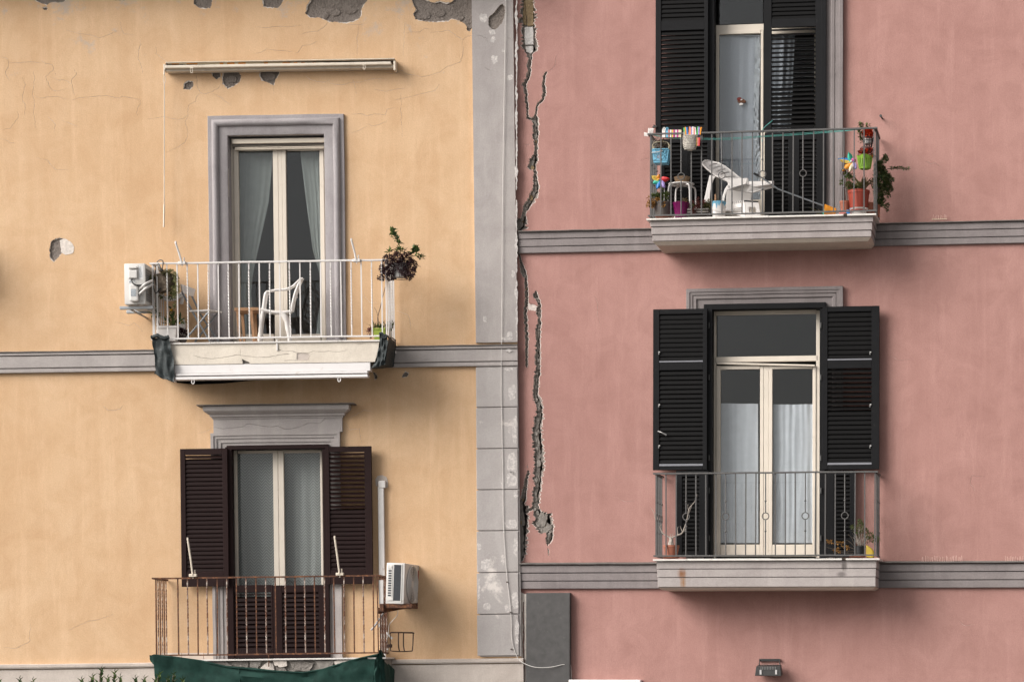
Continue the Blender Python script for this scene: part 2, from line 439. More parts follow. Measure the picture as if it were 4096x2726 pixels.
        for m in (mats if isinstance(mats, (list, tuple)) else [mats]): me.materials.append(MATS[m])
        return me
    def build(s, name, mats, parent=None, **kw):
        return link(name, s.mesh(name, mats, **kw), parent)

def link(name, me, parent=None, loc=None, rot=None, scl=None):
    o = bpy.data.objects.new(name, me)
    col.objects.link(o)
    if parent: o.parent = parent
    if loc: o.location = V3(*loc)
    if rot: o.rotation_euler = rot
    if scl: o.scale = scl
    return o
def tag(o, label, cat, group=None):
    o['label'] = label; o['category'] = cat
    if group: o['group'] = group
    return o
def thing(name, label, cat, fr, u, w, v, group=None, turn=0.0, tilt=0.0):
    """an Empty at the thing's base on a facade frame; turn is about the vertical, tilt in the wall plane (degrees)"""
    o = bpy.data.objects.new(name, None)
    o.empty_display_size = 0.1
    col.objects.link(o)
    o.matrix_world = fr.M @ Matrix.Translation(V3(u, w, v)) @ Matrix.Rotation(R(turn), 4, 'Z') @ Matrix.Rotation(R(tilt), 4, 'Y')
    return tag(o, label, cat, group)
def at(name, label, cat, fr, nx, ny, w, **kw):
    u, v = fr.uv(nx, ny, w)
    return thing(name, label, cat, fr, u, w, v, **kw)

# ------------------------------------------------------------------ render layers with holes
def inside(p, poly):
    x, y = p; c = False; j = len(poly) - 1
    for i in range(len(poly)):
        xi, yi = poly[i]; xj, yj = poly[j]
        if (yi > y) != (yj > y) and x < (xj - xi) * (y - yi) / (yj - yi) + xi: c = not c
        j = i
    return c
def bbox(poly):
    xs = [p[0] for p in poly]; ys = [p[1] for p in poly]
    return min(xs), max(xs), min(ys), max(ys)
def layer(mb, outline, holes, w, th, mi=0, mi_edge=1):
    """a flat skin with holes at w, th thick; broken edges get their own material"""
    vs, es = [], []
    for poly in [outline] + holes:
        o = len(vs); n = len(poly)
        vs += [Vector(p) for p in poly]
        es += [(o + i, o + (i + 1) % n) for i in range(n)]
    rv, re, rf, *_ = delaunay_2d_cdt(vs, es, [], 0, 1e-6)
    hb = [(h, bbox(h)) for h in holes]
    keep = []
    for f in rf:
        cx = sum(rv[i].x for i in f) / len(f); cy = sum(rv[i].y for i in f) / len(f)
        if not inside((cx, cy), outline): continue
        if any(b[0] <= cx <= b[1] and b[2] <= cy <= b[3] and inside((cx, cy), h) for h, b in hb): continue
        keep.append(f)
    cnt = {}
    for f in keep:
        for i in range(len(f)):
            e = tuple(sorted((f[i], f[(i + 1) % len(f)])))
            cnt[e] = cnt.get(e, 0) + 1
    o = len(mb.v)
    mb.add([(p.x, w, p.y) for p in rv], [tuple(f) for f in keep], mi)
    edge = [e for e, c in cnt.items() if c == 1]
    b = {}
    pts, fc = [], []
    for i, j in edge:
        k = len(pts)
        pts += [(rv[i].x, w, rv[i].y), (rv[j].x, w, rv[j].y), (rv[j].x, w - th, rv[j].y), (rv[i].x, w - th, rv[i].y)]
        fc.append((k, k + 1, k + 2, k + 3))
    mb.add(pts, fc, mi_edge)
    return mb
def sub(pts, step):
    """subdivide a polyline of (x,y,width)"""
    out = []
    for a, b in zip(pts, pts[1:]):
        d = math.hypot(b[0] - a[0], b[1] - a[1]); n = max(1, int(d / step))
        for i in range(n): out.append(tuple(a[k] + (b[k] - a[k]) * i / n for k in range(3)))
    return out + [tuple(pts[-1])]
def crack(pts, step, jit, wj, seed):
    """a jagged gap along a polyline (x, y, width) in metres -> polygon"""
    rnd = random.Random(seed)
    p = sub(pts, step); L, Rr = [], []
    for i, (x, y, w) in enumerate(p):
        a = p[max(0, i - 1)]; b = p[min(len(p) - 1, i + 1)]
        dx, dy = b[0] - a[0], b[1] - a[1]; d = math.hypot(dx, dy) or 1
        nx, ny = -dy / d, dx / d
        x += rnd.uniform(-jit, jit); y += rnd.uniform(-jit, jit) * 0.5
        k1 = max(0.15, 1 + rnd.uniform(-wj, wj)); k2 = max(0.15, 1 + rnd.uniform(-wj, wj))
        L.append((x + nx * w / 2 * k1, y + ny * w / 2 * k1)); Rr.append((x - nx * w / 2 * k2, y - ny * w / 2 * k2))
    return L + Rr[::-1]
def blob(fr, pts, w=0.0, jit=0.006, step=0.02, seed=1):
    """native polygon -> jagged polygon in metres"""
    rnd = random.Random(seed)
    q = [fr.uv(x, y, w) for x, y in pts]; out = []
    for a, b in zip(q, q[1:] + q[:1]):
        d = math.hypot(b[0] - a[0], b[1] - a[1]); n = max(1, int(d / step))
        for i in range(n):
            out.append((a[0] + (b[0] - a[0]) * i / n + rnd.uniform(-jit, jit), a[1] + (b[1] - a[1]) * i / n + rnd.uniform(-jit, jit)))
    return out
def hair(fr, pts, ox, oy, sc, wd, seed):
    q = [(*fr.uv(ox + x / sc, oy + y / sc), wd * (0.4 if i in (0, len(pts) - 1) else 1.0)) for i, (x, y) in enumerate(pts)]
    return crack(q, 0.022, 0.0075, 0.6, seed)
def rpoly(fr, x0, x1, y0, y1, w=0.0):
    u0, u1, v0, v1 = fr.rect(x0, x1, y0, y1, w)
    return [(u0, v0), (u1, v0), (u1, v1), (u0, v1)]
def nbox(mb, fr, x0, x1, y0, y1, w0, w1, mi=0):
    """box measured on its front face"""
    u0, u1, v0, v1 = fr.rect(x0, x1, y0, y1, w1)
    return mb.box(u0, u1, w0, w1, v0, v1, mi)
def run(mb, prof, u0, u1, step=0.25, jit=0.002, seed=3, mi=0):
    """a moulding profile [(w,v)...] run along the wall, slightly uneven"""
    rnd = random.Random(seed)
    n = max(1, int((u1 - u0) / step)); m = len(prof)
    pts = []
    for i in range(n + 1):
        u = u0 + (u1 - u0) * i / n; a, b = rnd.uniform(-jit, jit), rnd.uniform(-jit, jit)
        pts += [(u, w + (a if 0 < k < m - 1 else 0), v + b) for k, (w, v) in enumerate(prof)]
    f = [(i * m + k, i * m + (k + 1) % m, (i + 1) * m + (k + 1) % m, (i + 1) * m + k) for i in range(n) for k in range(m)]
    f += [tuple(range(m)), tuple(range(n * m, n * m + m))[::-1]]
    return mb.add(pts, f, mi)
for fr in (YF, PF):                                  # frame origins go down to the ground
    fr.O = fr.O - fr.Z * (fr.O.z / fr.Z.z)
    fr.M = Matrix(((fr.X.x, fr.Y.x, fr.Z.x, fr.O.x), (fr.X.y, fr.Y.y, fr.Z.y, fr.O.y), (fr.X.z, fr.Y.z, fr.Z.z, fr.O.z), (0, 0, 0, 1)))

# ------------------------------------------------------------------ ground
def structure(o): o['kind'] = 'structure'; return o
mb = MB(); mb.add([(-900, 900, -0.02), (900, 900, -0.02), (900, -900, -0.02), (-900, -900, -0.02)], [(0, 1, 2, 3)])
structure(mb.build('ground', 'pavement'))
mb = MB(); mb.box(-60, 60, -27.0, -17.0, -0.015, -0.012); structure(mb.build('road', 'asphalt'))
for k, (a, b) in enumerate(((-29.6, -27.0), (-17.0, -13.0))):
    mb = MB(); mb.box(-60, 60, a, b, -0.02, 0.13); structure(mb.build('pavement', 'pavement'))
for k in range(14):
    mb = MB(); mb.box(-42 + k * 6, -39 + k * 6, -22.07, -21.93, -0.012, -0.008); structure(mb.build('road_marking', 'road_paint'))

# ------------------------------------------------------------------ pieces used by both buildings
def usweep(mb, u0, u1, vb, v1, prof, mi=0, step=0.3, jit=0.0015, seed=2, bottom=False):
    """a moulding [(outward, w)...] mitred round three sides of an opening"""
    rnd = random.Random(seed)
    def path(o):
        P = []
        n = max(1, int((v1 + o - vb) / step)); h = max(1, int((u1 - u0 + 2 * o) / step))
        n, h = max(1, int((v1 - vb) / step)), max(1, int((u1 - u0) / step))
        for i in range(n): P.append((u0 - o, vb + (v1 + o - vb) * i / n))
        for i in range(h): P.append((u0 - o + (u1 - u0 + 2 * o) * i / h, v1 + o))
        for i in range(n + 1): P.append((u1 + o, v1 + o - (v1 + o - vb) * i / n))
        return P
    paths = [path(o) for o, w in prof]; m = len(paths[0]); pts = []
    js = [rnd.uniform(-jit, jit) for _ in range(m)]
    for k, (o, w) in enumerate(prof):
        for i, (a, b) in enumerate(paths[k]): pts.append((a + js[i], w + js[i] * (0 if k in (0, len(prof) - 1) else 1), b + js[(i * 7) % m]))
    f = [(k * m + i, k * m + i + 1, (k + 1) * m + i + 1, (k + 1) * m + i) for k in range(len(prof) - 1) for i in range(m - 1)]
    return mb.add(pts, f, mi)

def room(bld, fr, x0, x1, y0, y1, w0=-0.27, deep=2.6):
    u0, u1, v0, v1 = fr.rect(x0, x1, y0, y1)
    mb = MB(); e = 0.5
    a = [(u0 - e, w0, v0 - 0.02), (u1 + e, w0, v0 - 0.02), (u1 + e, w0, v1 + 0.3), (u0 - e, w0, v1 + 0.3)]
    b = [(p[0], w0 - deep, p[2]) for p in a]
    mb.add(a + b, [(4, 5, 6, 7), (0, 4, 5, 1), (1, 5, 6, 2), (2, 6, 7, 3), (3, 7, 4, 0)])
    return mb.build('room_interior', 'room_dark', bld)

def window(bld, fr, frames, sashes, panes, w, mat, label=None, thick=0.05, sash_extra=0.012):
    mb = MB()
    for r in frames: nbox(mb, fr, *r, w - thick, w)
    o = mb.build('french_window', mat, bld, bev=0.004)
    if label: o['label'] = label
    for grp in sashes:
        mb = MB()
        for i, r in enumerate(grp): nbox(mb, fr, *r, w - thick + 0.004, w + sash_extra + 0.0015 * (i % 2))
        mb.build('sash', mat, o, bev=0.004)
    for r in panes:
        mb = MB(); nbox(mb, fr, *r, w - 0.030, w - 0.024); mb.build('pane', 'window_glass', o)
    return o

def shutter(bld, fr, x0, x1, y0, y1, w, mat, slatmat, stiles, sections, label, dep=0.042, chord=None):
    """a louvred leaf: stiles (left inner x, right inner x), sections (y0, y1, count, [tilt per slat])"""
    mb = MB(); w1 = w + dep
    U0, U1, V0, V1 = fr.rect(x0, x1, y0, y1, w1)
    xi, xj = stiles
    a = fr.uv(xi, (y0 + y1) / 2, w1)[0]; b = fr.uv(xj, (y0 + y1) / 2, w1)[0]
    mb.box(U0, a, w, w1, V0, V1); mb.box(b, U1, w, w1, V0, V1)
    xm = (x0 + x1) / 2
    lv = [(fr.uv(xm, s[1], w1)[1], fr.uv(xm, s[0], w1)[1]) for s in sections]
    edges = [V1] + [q for lo, hi in lv for q in (hi, lo)] + [V0]
    for i in range(0, len(edges), 2): mb.box(a + 0.0005, b - 0.0005, w + 0.002, w1 - 0.002, edges[i + 1], edges[i])
    o = mb.build('shutter', mat, bld, bev=0.003)
    if label: o['label'] = label
    for s, (lo, hi) in zip(sections, lv):
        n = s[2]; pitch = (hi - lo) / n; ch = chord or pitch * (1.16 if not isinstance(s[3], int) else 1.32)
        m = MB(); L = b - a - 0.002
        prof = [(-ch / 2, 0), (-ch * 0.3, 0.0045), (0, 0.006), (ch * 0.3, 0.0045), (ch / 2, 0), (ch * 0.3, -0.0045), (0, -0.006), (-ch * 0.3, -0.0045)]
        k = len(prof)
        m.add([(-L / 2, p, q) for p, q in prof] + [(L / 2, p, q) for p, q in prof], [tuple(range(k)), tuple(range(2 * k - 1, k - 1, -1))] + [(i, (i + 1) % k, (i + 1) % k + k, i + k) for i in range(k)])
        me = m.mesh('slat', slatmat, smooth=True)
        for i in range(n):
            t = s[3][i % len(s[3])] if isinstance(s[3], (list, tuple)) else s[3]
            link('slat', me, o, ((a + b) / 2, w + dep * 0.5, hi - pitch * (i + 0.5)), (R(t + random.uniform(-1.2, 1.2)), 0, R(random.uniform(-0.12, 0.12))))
    return o

def bar_mesh(kind, h, r, mat):
    mb = MB()
    if kind == 'twist':
        n = 44; pts = []; f = []
        for i in range(n + 1):
            t = i / n; a = 0 if t < 0.12 or t > 0.9 else (t - 0.12) / 0.78 * math.pi * 9
            a = min(a, math.pi * 9)
            for k in range(4):
                q = a + math.pi / 4 + k * math.pi / 2
                pts.append((r * 1.35 * math.cos(q), r * 1.35 * math.sin(q), h * t))
        f = [(i * 4 + k, i * 4 + (k + 1) % 4, i * 4 + 4 + (k + 1) % 4, i * 4 + 4 + k) for i in range(n) for k in range(4)]
        mb.add(pts, f + [(0, 1, 2, 3), (n * 4, n * 4 + 1, n * 4 + 2, n * 4 + 3)])
    elif kind == 'ring':
        rc = h * 0.475; rr = 0.043
        mb.tube([(0, 0, 0), (0, 0, rc - rr)], r, 8); mb.tube([(0, 0, rc + rr), (0, 0, h)], r, 8)
        mb.tube([(rr * math.sin(2 * math.pi * i / 24), 0, rc + rr * math.cos(2 * math.pi * i / 24)) for i in range(24)], r * 0.85, 6, closed=True)
        for q in (-1, 1): mb.ball((0, 0, rc + q * h * 0.185), r * 1.95, 10)
    else:
        mb.box(-r, r, -r, r, 0, h)
    return mb.mesh('baluster', mat, smooth=(kind == 'ring'))

def railing(bld, fr, xl, xr, yt, yb, wf, wb, bars, meshes, mat, label, sides=5, drop=0.0, rail_w=0.038, toph=0.010):
    """bars: [(native x, kind)]; the two ends return to the wall"""
    xm = (xl + xr) / 2
    ul, ur = fr.uv(xl, (yt + yb) / 2, wf)[0], fr.uv(xr, (yt + yb) / 2, wf)[0]
    vt, vb = fr.uv(xm, yt, wf)[1], fr.uv(xm, yb, wf)[1]
    rnd = random.Random(int(xl)); hw = rail_w / 2
    mb = MB(); run(mb, [(wf - hw, vt - toph), (wf + hw, vt - toph), (wf + hw, vt + toph), (wf - hw, vt + toph)], ul - 0.006 - hw, ur + 0.006 + hw, 0.2, 0.002, int(xl))
    o = mb.build('railing', mat, bld)
    if label: o['label'] = label
    mb = MB(); run(mb, [(wf - 0.013, vb - 0.009), (wf + 0.013, vb - 0.009), (wf + 0.013, vb + 0.009), (wf - 0.013, vb + 0.009)], ul - 0.019, ur + 0.019, 0.2, 0.002, int(xl) + 1); mb.build('bottom_rail', mat, o)
    for u in (ul, ur):
        mb = MB(); mb.box(u - hw, u + hw, wb, wf - hw - 0.001, vt - toph, vt + toph); mb.build('side_rail', mat, o)
        mb = MB(); mb.box(u - 0.013, u + 0.013, wb, wf - 0.014, vb - 0.009, vb + 0.009); mb.build('side_rail', mat, o)
    h = vt - vb - toph - 0.009
    ms = {k: bar_mesh(k, h, r, m) for k, (r, m) in meshes.items()}
    for x, k in bars:
        u = fr.uv(x, (yt + yb) / 2, wf)[0]
        link('baluster', ms[k], o, (u, wf, vb + 0.009), (R(rnd.uniform(-0.25, 0.25)), R(rnd.uniform(-0.25, 0.25)), 0))
    ks = [k for k in meshes]
    for u in (ul, ur):
        for i in range(sides):
            k = ks[i % len(ks)] if len(ks) < 3 else ks[0]
            link('baluster', ms[k], o, (u, wf - (wf - wb) * (i + 0.85) / (sides + 0.4), vb + 0.009), (0, 0, R(90)))
    return o

def building(name, label, fr):
    o = bpy.data.objects.new(name, None)
    o.empty_display_size = 1
    col.objects.link(o); o.matrix_world = fr.M
    return tag(o, label, 'building')

# ------------------------------------------------------------------ the yellow building
YB = building('yellow_building', 'ochre yellow rendered building with grey window surrounds and flaking plaster', YF)
ytop = YF.uv(1000, -30)[1]
uL, uR = YF.uv(-1500, 1300)[0], YF.uv(2069, 1300)[0]
uP = YF.uv(1904, 1300)[0]
open_y1 = rpoly(YF, 917, 1303.5, 541, 1372)
open_y2 = rpoly(YF, 907, 1313, 1784, 2632)
H1 = [
 [(640,900),(720,875),(820,870),(880,862),(950,858),(1060,880),(1100,862),(1170,875),(1245,890)],
 [(1255,885),(1258,930),(1240,960),(1225,1010),(1228,1040)], [(0,515),(50,520),(80,545),(75,600),(45,640),(60,690),(85,720)],
 [(80,555),(150,565),(250,555),(310,560),(370,565)], [(370,540),(410,570),(470,580),(475,630),(440,660),(405,690),(430,740),(460,800),(500,815),(600,800)],
 [(475,630),(500,670)], [(300,640),(310,700),(305,760),(290,850),(310,900),(300,1000),(320,1150)], [(200,690),(225,760),(205,850),(200,890),(225,940),(225,1030)],
 [(310,860),(360,880),(430,870),(520,865),(600,890)], [(470,690),(520,720),(580,715),(640,750),(650,700),(690,670),(665,620)], [(645,752),(650,800),(665,850)],
 [(1755,650),(1765,720),(1770,790),(1800,835),(1840,845),(1900,820),(1960,790),(1980,760)], [(1795,842),(1765,860),(1755,910),(1690,940),(1680,1000),(1690,1030),(1650,1060),(1600,1075),(1480,1045),(1320,1070)],
 [(1895,836),(1950,855),(2000,890),(2020,915),(2080,935)], [(1690,1034),(1660,1090),(1685,1200),(1660,1270),(1610,1310),(1490,1365)], [(0,1240),(60,1260),(100,1285),(140,1280)],
 [(330,1415),(430,1435),(460,1480),(500,1520),(620,1520)], [(430,1050),(470,1080),(490,1110),(490,1190)], [(560,1080),(640,1110),(700,1135)],
 [(1080,200),(1090,250),(1110,305),(1190,312)], [(590,270),(700,300),(800,310),(890,340),(980,310),(1060,275)], [(1400,420),(1400,480),(1450,520),(1500,555)],
 [(1255,360),(1258,400),(1240,450),(1240,520),(1270,600),(1275,660)], [(0,1165),(90,1150),(160,1060),(165,1000)]]
H2 = [
 [(0,480),(50,465),(100,440),(200,455),(290,460),(340,470)], [(345,480),(380,470),(420,410),(490,400),(550,370)], [(400,310),(470,290),(550,280),(605,250),(640,200)],
 [(0,240),(100,250),(200,235),(300,245),(400,225)], [(800,230),(860,220),(920,225),(1000,205)], [(918,228),(915,300),(900,340),(910,420),(905,500)],
 [(1340,300),(1400,285),(1470,290),(1500,258),(1570,262)], [(1560,290),(1650,285),(1720,272),(1770,305),(1850,360),(1880,330),(1940,320),(1965,328)],
 [(1852,365),(1850,400),(1855,470),(1830,560),(1780,575),(1700,600),(1650,645),(1560,675),(1480,690),(1400,670),(1330,660),(1310,630),(1220,660),(1120,640)],
 [(440,680),(480,710),(540,730),(600,740),(660,715)], [(640,732),(700,755),(770,760),(840,740),(940,735),(1010,715),(1080,700),(1170,715)], [(865,710),(880,745),(900,840)],
 [(155,765),(158,840)], [(1060,800),(1150,818),(1260,800),(1330,795)], [(1240,895),(1400,865),(1480,840),(1600,815),(1650,750)],
 [(850,1025),(940,1020),(990,1040),(1070,1020),(1160,1030),(1170,980),(1250,965)], [(1000,1110),(1050,1130),(1120,1110),(1180,1080)], [(1300,830),(1300,1000),(1310,1230)], [(1330,200),(1330,300),(1320,500)],
 [(850,1190),(920,1170),(1000,1130)]]
H3 = [[(1100,640),(1110,690),(1160,745),(1230,750)], [(1410,825),(1470,845),(1530,865),(1550,950),(1545,1010)]]
H4 = [[(140,935),(200,945),(280,970),(330,940),(380,985),(410,1030)]]
H5 = [[(455,355),(470,372),(500,375),(530,368),(540,355)], [(20,1415),(70,1420),(130,1390),(135,1310)], [(300,1340),(390,1300),(430,1295),(500,1270)]]
H6 = [[(480,370),(560,350),(605,320)], [(1660,262),(1690,300),(1720,340),(1790,330),(1815,450)], [(1700,250),(1760,220),(1830,180),(1900,190)]]
holes = []
for i, h in enumerate(H1): holes.append(hair(YF, h, 0, 0, 2.24, 0.0030, i))
for i, h in enumerate(H2): holes.append(hair(YF, h, 1024, 0, 2.24, 0.0030, 100 + i))
for i, h in enumerate(H3): holes.append(hair(YF, h, 1000, 900, 2.413, 0.003, 200 + i))
for i, h in enumerate(H4): holes.append(hair(YF, h, 400, 900, 2.413, 0.003, 300 + i))
for i, h in enumerate(H5): holes.append(hair(YF, h, 0, 1300, 1.1, 0.0034, 400 + i))
for i, h in enumerate(H6): holes.append(hair(YF, h, 550, 1550, 2.021, 0.003, 500 + i))
z1 = lambda L, o=0: [(o + x / 2.24, y / 2.24) for x, y in L]
spalls = [
 z1([(320,-40),(322,5),(350,22),(390,38),(425,46),(445,25),(500,20),(560,22),(595,-5),(590,-40)]), z1([(382,75),(405,65),(426,72),(420,88),(395,90)]),
 z1([(1740,-40),(1735,30),(1760,58),(1800,70),(1880,74),(1892,50),(1905,-40)]), z1([(1020,-40),(1025,2),(1110,3),(1118,-40)]),
 z1([(45,-40),(65,15),(75,62),(130,66),(195,72),(225,40),(262,-40)], 1024),
 z1([(520,-40),(470,40),(443,120),(490,160),(560,155),(620,175),(660,195),(720,200),(800,205),(870,190),(930,160),(945,120),(940,85),(960,50),(1030,-40)], 1024),
 z1([(1385,-40),(1415,50),(1437,90),(1410,125),(1430,175),(1500,190),(1600,195),(1660,190),(1720,185),(1750,170),(1800,175),(1860,205),(1885,230),(1890,270),(1915,280),(1925,265),(1962,205),(1950,150),(1960,90),(1945,-40),(1790,-40),(1770,5),(1740,25),(1700,35),(1650,15),(1600,30),(1560,15),(1500,0),(1490,-40)], 1024),
 z1([(1645,795),(1655,750),(1690,728),(1728,735),(1730,775),(1700,802)]), z1([(1898,650),(1920,635),(1972,640),(1975,690),(1940,712),(1910,690)]),
 z1([(2005,640),(2060,625),(2130,630),(2160,680),(2150,730),(2090,770),(2040,790),(2000,745),(1996,690)]), z1([(45,600),(215,600),(205,660),(170,720),(155,760),(110,740),(60,720),(40,680)], 1024),
 [(197,1000),(206,962),(232,952),(252,955),(262,970),(240,985),(246,1010),(232,1030),(215,1046),(203,1030)],
 [(1491,1488),(1500,1488),(1508,1503),(1509,1513),(1500,1514),(1498,1500)], [(1607,1509),(1612,1496),(1622,1486),(1634,1492),(1628,1505)]]
sp_in = [blob(YF, s, 0, 0.006, 0.018, i) for i, s in enumerate(spalls)]
for i, s in enumerate(spalls):                           # the paint skin has broken back further than the undercoat
    cx = sum(p[0] for p in s) / len(s); cy = sum(p[1] for p in s) / len(s); r_ = random.Random(i + 500); k_ = [r_.uniform(-1.0, 5.5) for _ in s]
    holes.append(blob(YF, [(x + (x - cx) / max(1, math.hypot(x - cx, y - cy)) * q_, y + (y - cy) / max(1, math.hypot(x - cx, y - cy)) * q_) for (x, y), q_ in zip(s, k_)], 0, 0.007, 0.018, i + 300)); holes.append(sp_in[i])
outline = [(uL, -0.6), (uR, -0.6), (uR, ytop + 0.4), (uL, ytop + 0.4)]
mb = MB(); layer(mb, outline, holes + [open_y1, open_y2], 0.0, 0.006)
layer(mb, outline, sp_in + [open_y1, open_y2], -0.0062, 0.0155, 1, 1)
layer(mb, outline, [open_y1, open_y2], -0.0221, 0.26, 2, 3)
mb.box(uL, uL + 0.3, -8, -0.29, -0.6, ytop + 0.4, 0); mb.box(uR - 0.3, uR, -8, -0.29, -0.6, ytop + 0.4, 0); mb.box(uL, uR, -8.3, -8.001, -0.6, ytop + 0.4, 0)
wall = mb.build('wall', ['yellow_render', 'plaster_edge', 'old_mortar', 'surround_grey'], YB)
# pale undercoat left standing round the broken patches
mb = MB()
mb.prism(blob(YF, [(242,985),(240,960),(258,953),(285,968),(297,990),(292,1012),(262,1020),(246,1012)], 0, 0.004, 0.02, 3), -0.021, 0.0035)
mb.build('undercoat', 'plaster_edge', wall)
# rubble showing in the large patches: lumps of the old render
for i, (x, y) in enumerate(((1290, 60), (1340, 48), (1400, 40), (1700, 60), (1760, 52), (1830, 70), (1875, 96), (925, 315), (1080, 305))):
    u, v = YF.uv(x, y); rnd = random.Random(i)
    m = MB(); m.prism([(u + (0.055 + 0.02 * rnd.random()) * math.cos(t * 0.9) * 1.3, v + (0.05 + 0.02 * rnd.random()) * math.sin(t * 0.9)) for t in range(7)], -0.024, -0.012)
    m.build('render_lump', 'old_mortar', wall, bev=0.005)
# eave
mb = MB()
run(mb, [(0.0, ytop + 0.13), (0.10, ytop + 0.13), (0.12, ytop + 0.22), (0.30, ytop + 0.24), (0.33, ytop + 0.34), (0.52, ytop + 0.36), (0.55, ytop + 0.50), (0.0, ytop + 0.50)], uL, uR, 0.4)
eave = mb.build('eave', 'grey_trim', YB)
mb = MB(); mb.prism([(0, 0), (1, 0), (1, 1)], 0, 1) if False else None
mb.box(uL - 0.1, uR + 0.05, -8.4, 0.62, ytop + 0.5005, ytop + 0.60); mb.build('roof_edge', 'roof_tile', YB)

# pilaster at the corner
pil = MB()
y_a = YF.uv(1986, 1370)[1]
sp = blob(YF, [(1850 + x / 2.24, y / 2.24) for x, y in [(230,160),(290,110),(330,55),(360,35),(383,60),(378,150),(350,210),(310,255),(270,270),(235,235)]], 0.035, 0.006, 0.02, 77)
hp = [hair(YF, h, 1850, 0, 2.24, 0.003, 600 + i) for i, h in enumerate([[(122,330),(160,325),(215,345),(228,390)], [(205,610),(230,630),(255,640),(290,632)], [(390,360),(440,350),(485,335)], [(255,640),(250,690)]])]
layer(pil, [(uP, y_a), (uR - 0.0, y_a), (uR, ytop + 0.1), (uP, ytop + 0.1)], [sp] + hp, 0.036, 0.033)
layer(pil, [(uP + 0.02, y_a + 0.02), (uR - 0.002, y_a + 0.02), (uR - 0.002, ytop + 0.1), (uP + 0.02, ytop + 0.1)], [], 0.010, 0.009, 2, 2)
pil.box(uP + 0.004, uR + 0.003, 0.0005, 0.026, YF.uv(1986, 2624)[1], YF.uv(1986, 1462)[1], 0)
pilaster = pil.build('pilaster', ['grey_trim', 'plaster_edge', 'old_mortar'], YB)
joints = [1466, 1628, 1793, 1957, 2121, 2288, 2455, 2622]
for i, (a, b) in enumerate(zip(joints, joints[1:])):
    m = MB(); sh = (i - 3) * 0.0018
    nbox(m, YF, 1904 + i * 0.8, 2070 + i * 0.8, a + 2.2, b - 2.2, 0.0265, 0.042)
    m.build('block', 'worn_block', pilaster, bev=0.004, jit=0.0015)

# bare undercoat where the grey paint has gone
rnd = random.Random(91)
def patch(x0, x1, y0, y1, w, seed):
    n = 9; cx, cy = (x0 + x1) / 2, (y0 + y1) / 2; r_ = random.Random(seed)
    pl = [(cx + (x1 - x0) / 2 * r_.uniform(0.65, 1.05) * math.copysign(abs(math.cos(t)) ** 0.7, math.cos(t)), cy + (y1 - y0) / 2 * r_.uniform(0.65, 1.05) * math.copysign(abs(math.sin(t)) ** 0.7, math.sin(t))) for t in (2 * math.pi * k / n for k in range(n))]
    m = MB(); m.prism(blob(YF, pl, w, 0.007, 0.012, seed), w - 0.002, w + 0.0008); m.build('bare_patch', 'bare_coat', pilaster)
for i, (x0, x1, y0, y1) in enumerate([(1917, 1950, 52, 95), (1953, 1985, 116, 140), (1960, 1982, 145, 172), (1964, 1994, 218, 258), (2026, 2056, 298, 322), (2006, 2018, 195, 210), (2044, 2062, 1078, 1112), (2022, 2052, 1322, 1352), (2000, 2060, 1345, 1362), (1930, 1950, 1260, 1290), (2018, 2050, 1395, 1407)]): patch(x0, x1, y0, y1, 0.036 if y0 < 1390 else 0.0665, i)
for i, (x0, x1, y0, y1) in enumerate([(2034, 2066, 1535, 1605), (2014, 2062, 1470, 1484), (2048, 2070, 1640, 1785), (2026, 2071, 1802, 1900), (2022, 2071, 1880, 1952), (2002, 2014, 1925, 1955), (2052, 2072, 1963, 1990), (2014, 2070, 2072, 2116), (1908, 1925, 2170, 2200), (1918, 1965, 2228, 2284), (2052, 2073, 2140, 2230), (2005, 2020, 2210, 2260), (1926, 1968, 2406, 2440), (2014, 2050, 2412, 2450), (2046, 2076, 2355, 2450), (2058, 2078, 2465, 2600), (1910, 1920, 2300, 2400)]): patch(x0, x1, y0, y1, 0.0422, 30 + i)
for k, (ya, yb) in enumerate(((0, 330), (330, 560), (560, 760), (800, 1090), (1120, 1362))):
    m = MB(); P = [(2066, ya, 4), (2065, ya + (yb - ya) * 0.2, 9), (2067, ya + (yb - ya) * 0.4, 3), (2065, ya + (yb - ya) * 0.62, 11), (2066, ya + (yb - ya) * 0.8, 5), (2067, yb, 3)]
    m.prism(crack([(*YF.uv(x, y, 0.036), d * K) for x, y, d in P], 0.03, 0.003, 0.7, 70 + k), 0.034, 0.0368); m.build('bare_edge', 'bare_coat', pilaster)

# string course over the lower storey
def course(bld, fr, name, xs, ys, ws, u0, u1, mat, lip=None, cap=None):
    o = None
    for i, ((a, b), w) in enumerate(zip(ys, ws)):
        va, vb = fr.uv(xs, a, w)[1], fr.uv(xs, b, w)[1]
        m = MB(); run(m, [(0.001, vb), (w - 0.004, vb), (w, vb + 0.005), (w, va - 0.005), (w - 0.004, va), (0.001, va)], u0, u1, 0.35, 0.0009, i + int(xs))
        if i == 0: o = m.build(name, mat, bld)
        else: m.build('band', mat, o)
    va, vb = fr.uv(xs, ys[0][0], 0.02)[1], fr.uv(xs, ys[-1][1], 0.02)[1]
    m = MB(); m.box(u0, u1, 0.0005, min(ws) - 0.02, vb + 0.003, va - 0.003); m.build('groove_back', mat, o)
    if cap:
        va, vb = fr.uv(xs, cap[0], cap[2])[1], fr.uv(xs, cap[1], cap[2])[1]
        m = MB(); run(m, [(0.001, vb), (cap[2], vb), (cap[2] + 0.004, (va + vb) / 2), (cap[2] - 0.01, va), (0.001, va + 0.012)], u0, u1, 0.15, 0.0018, int(xs) + 5); m.build('ledge', cap[3], o)
    return o
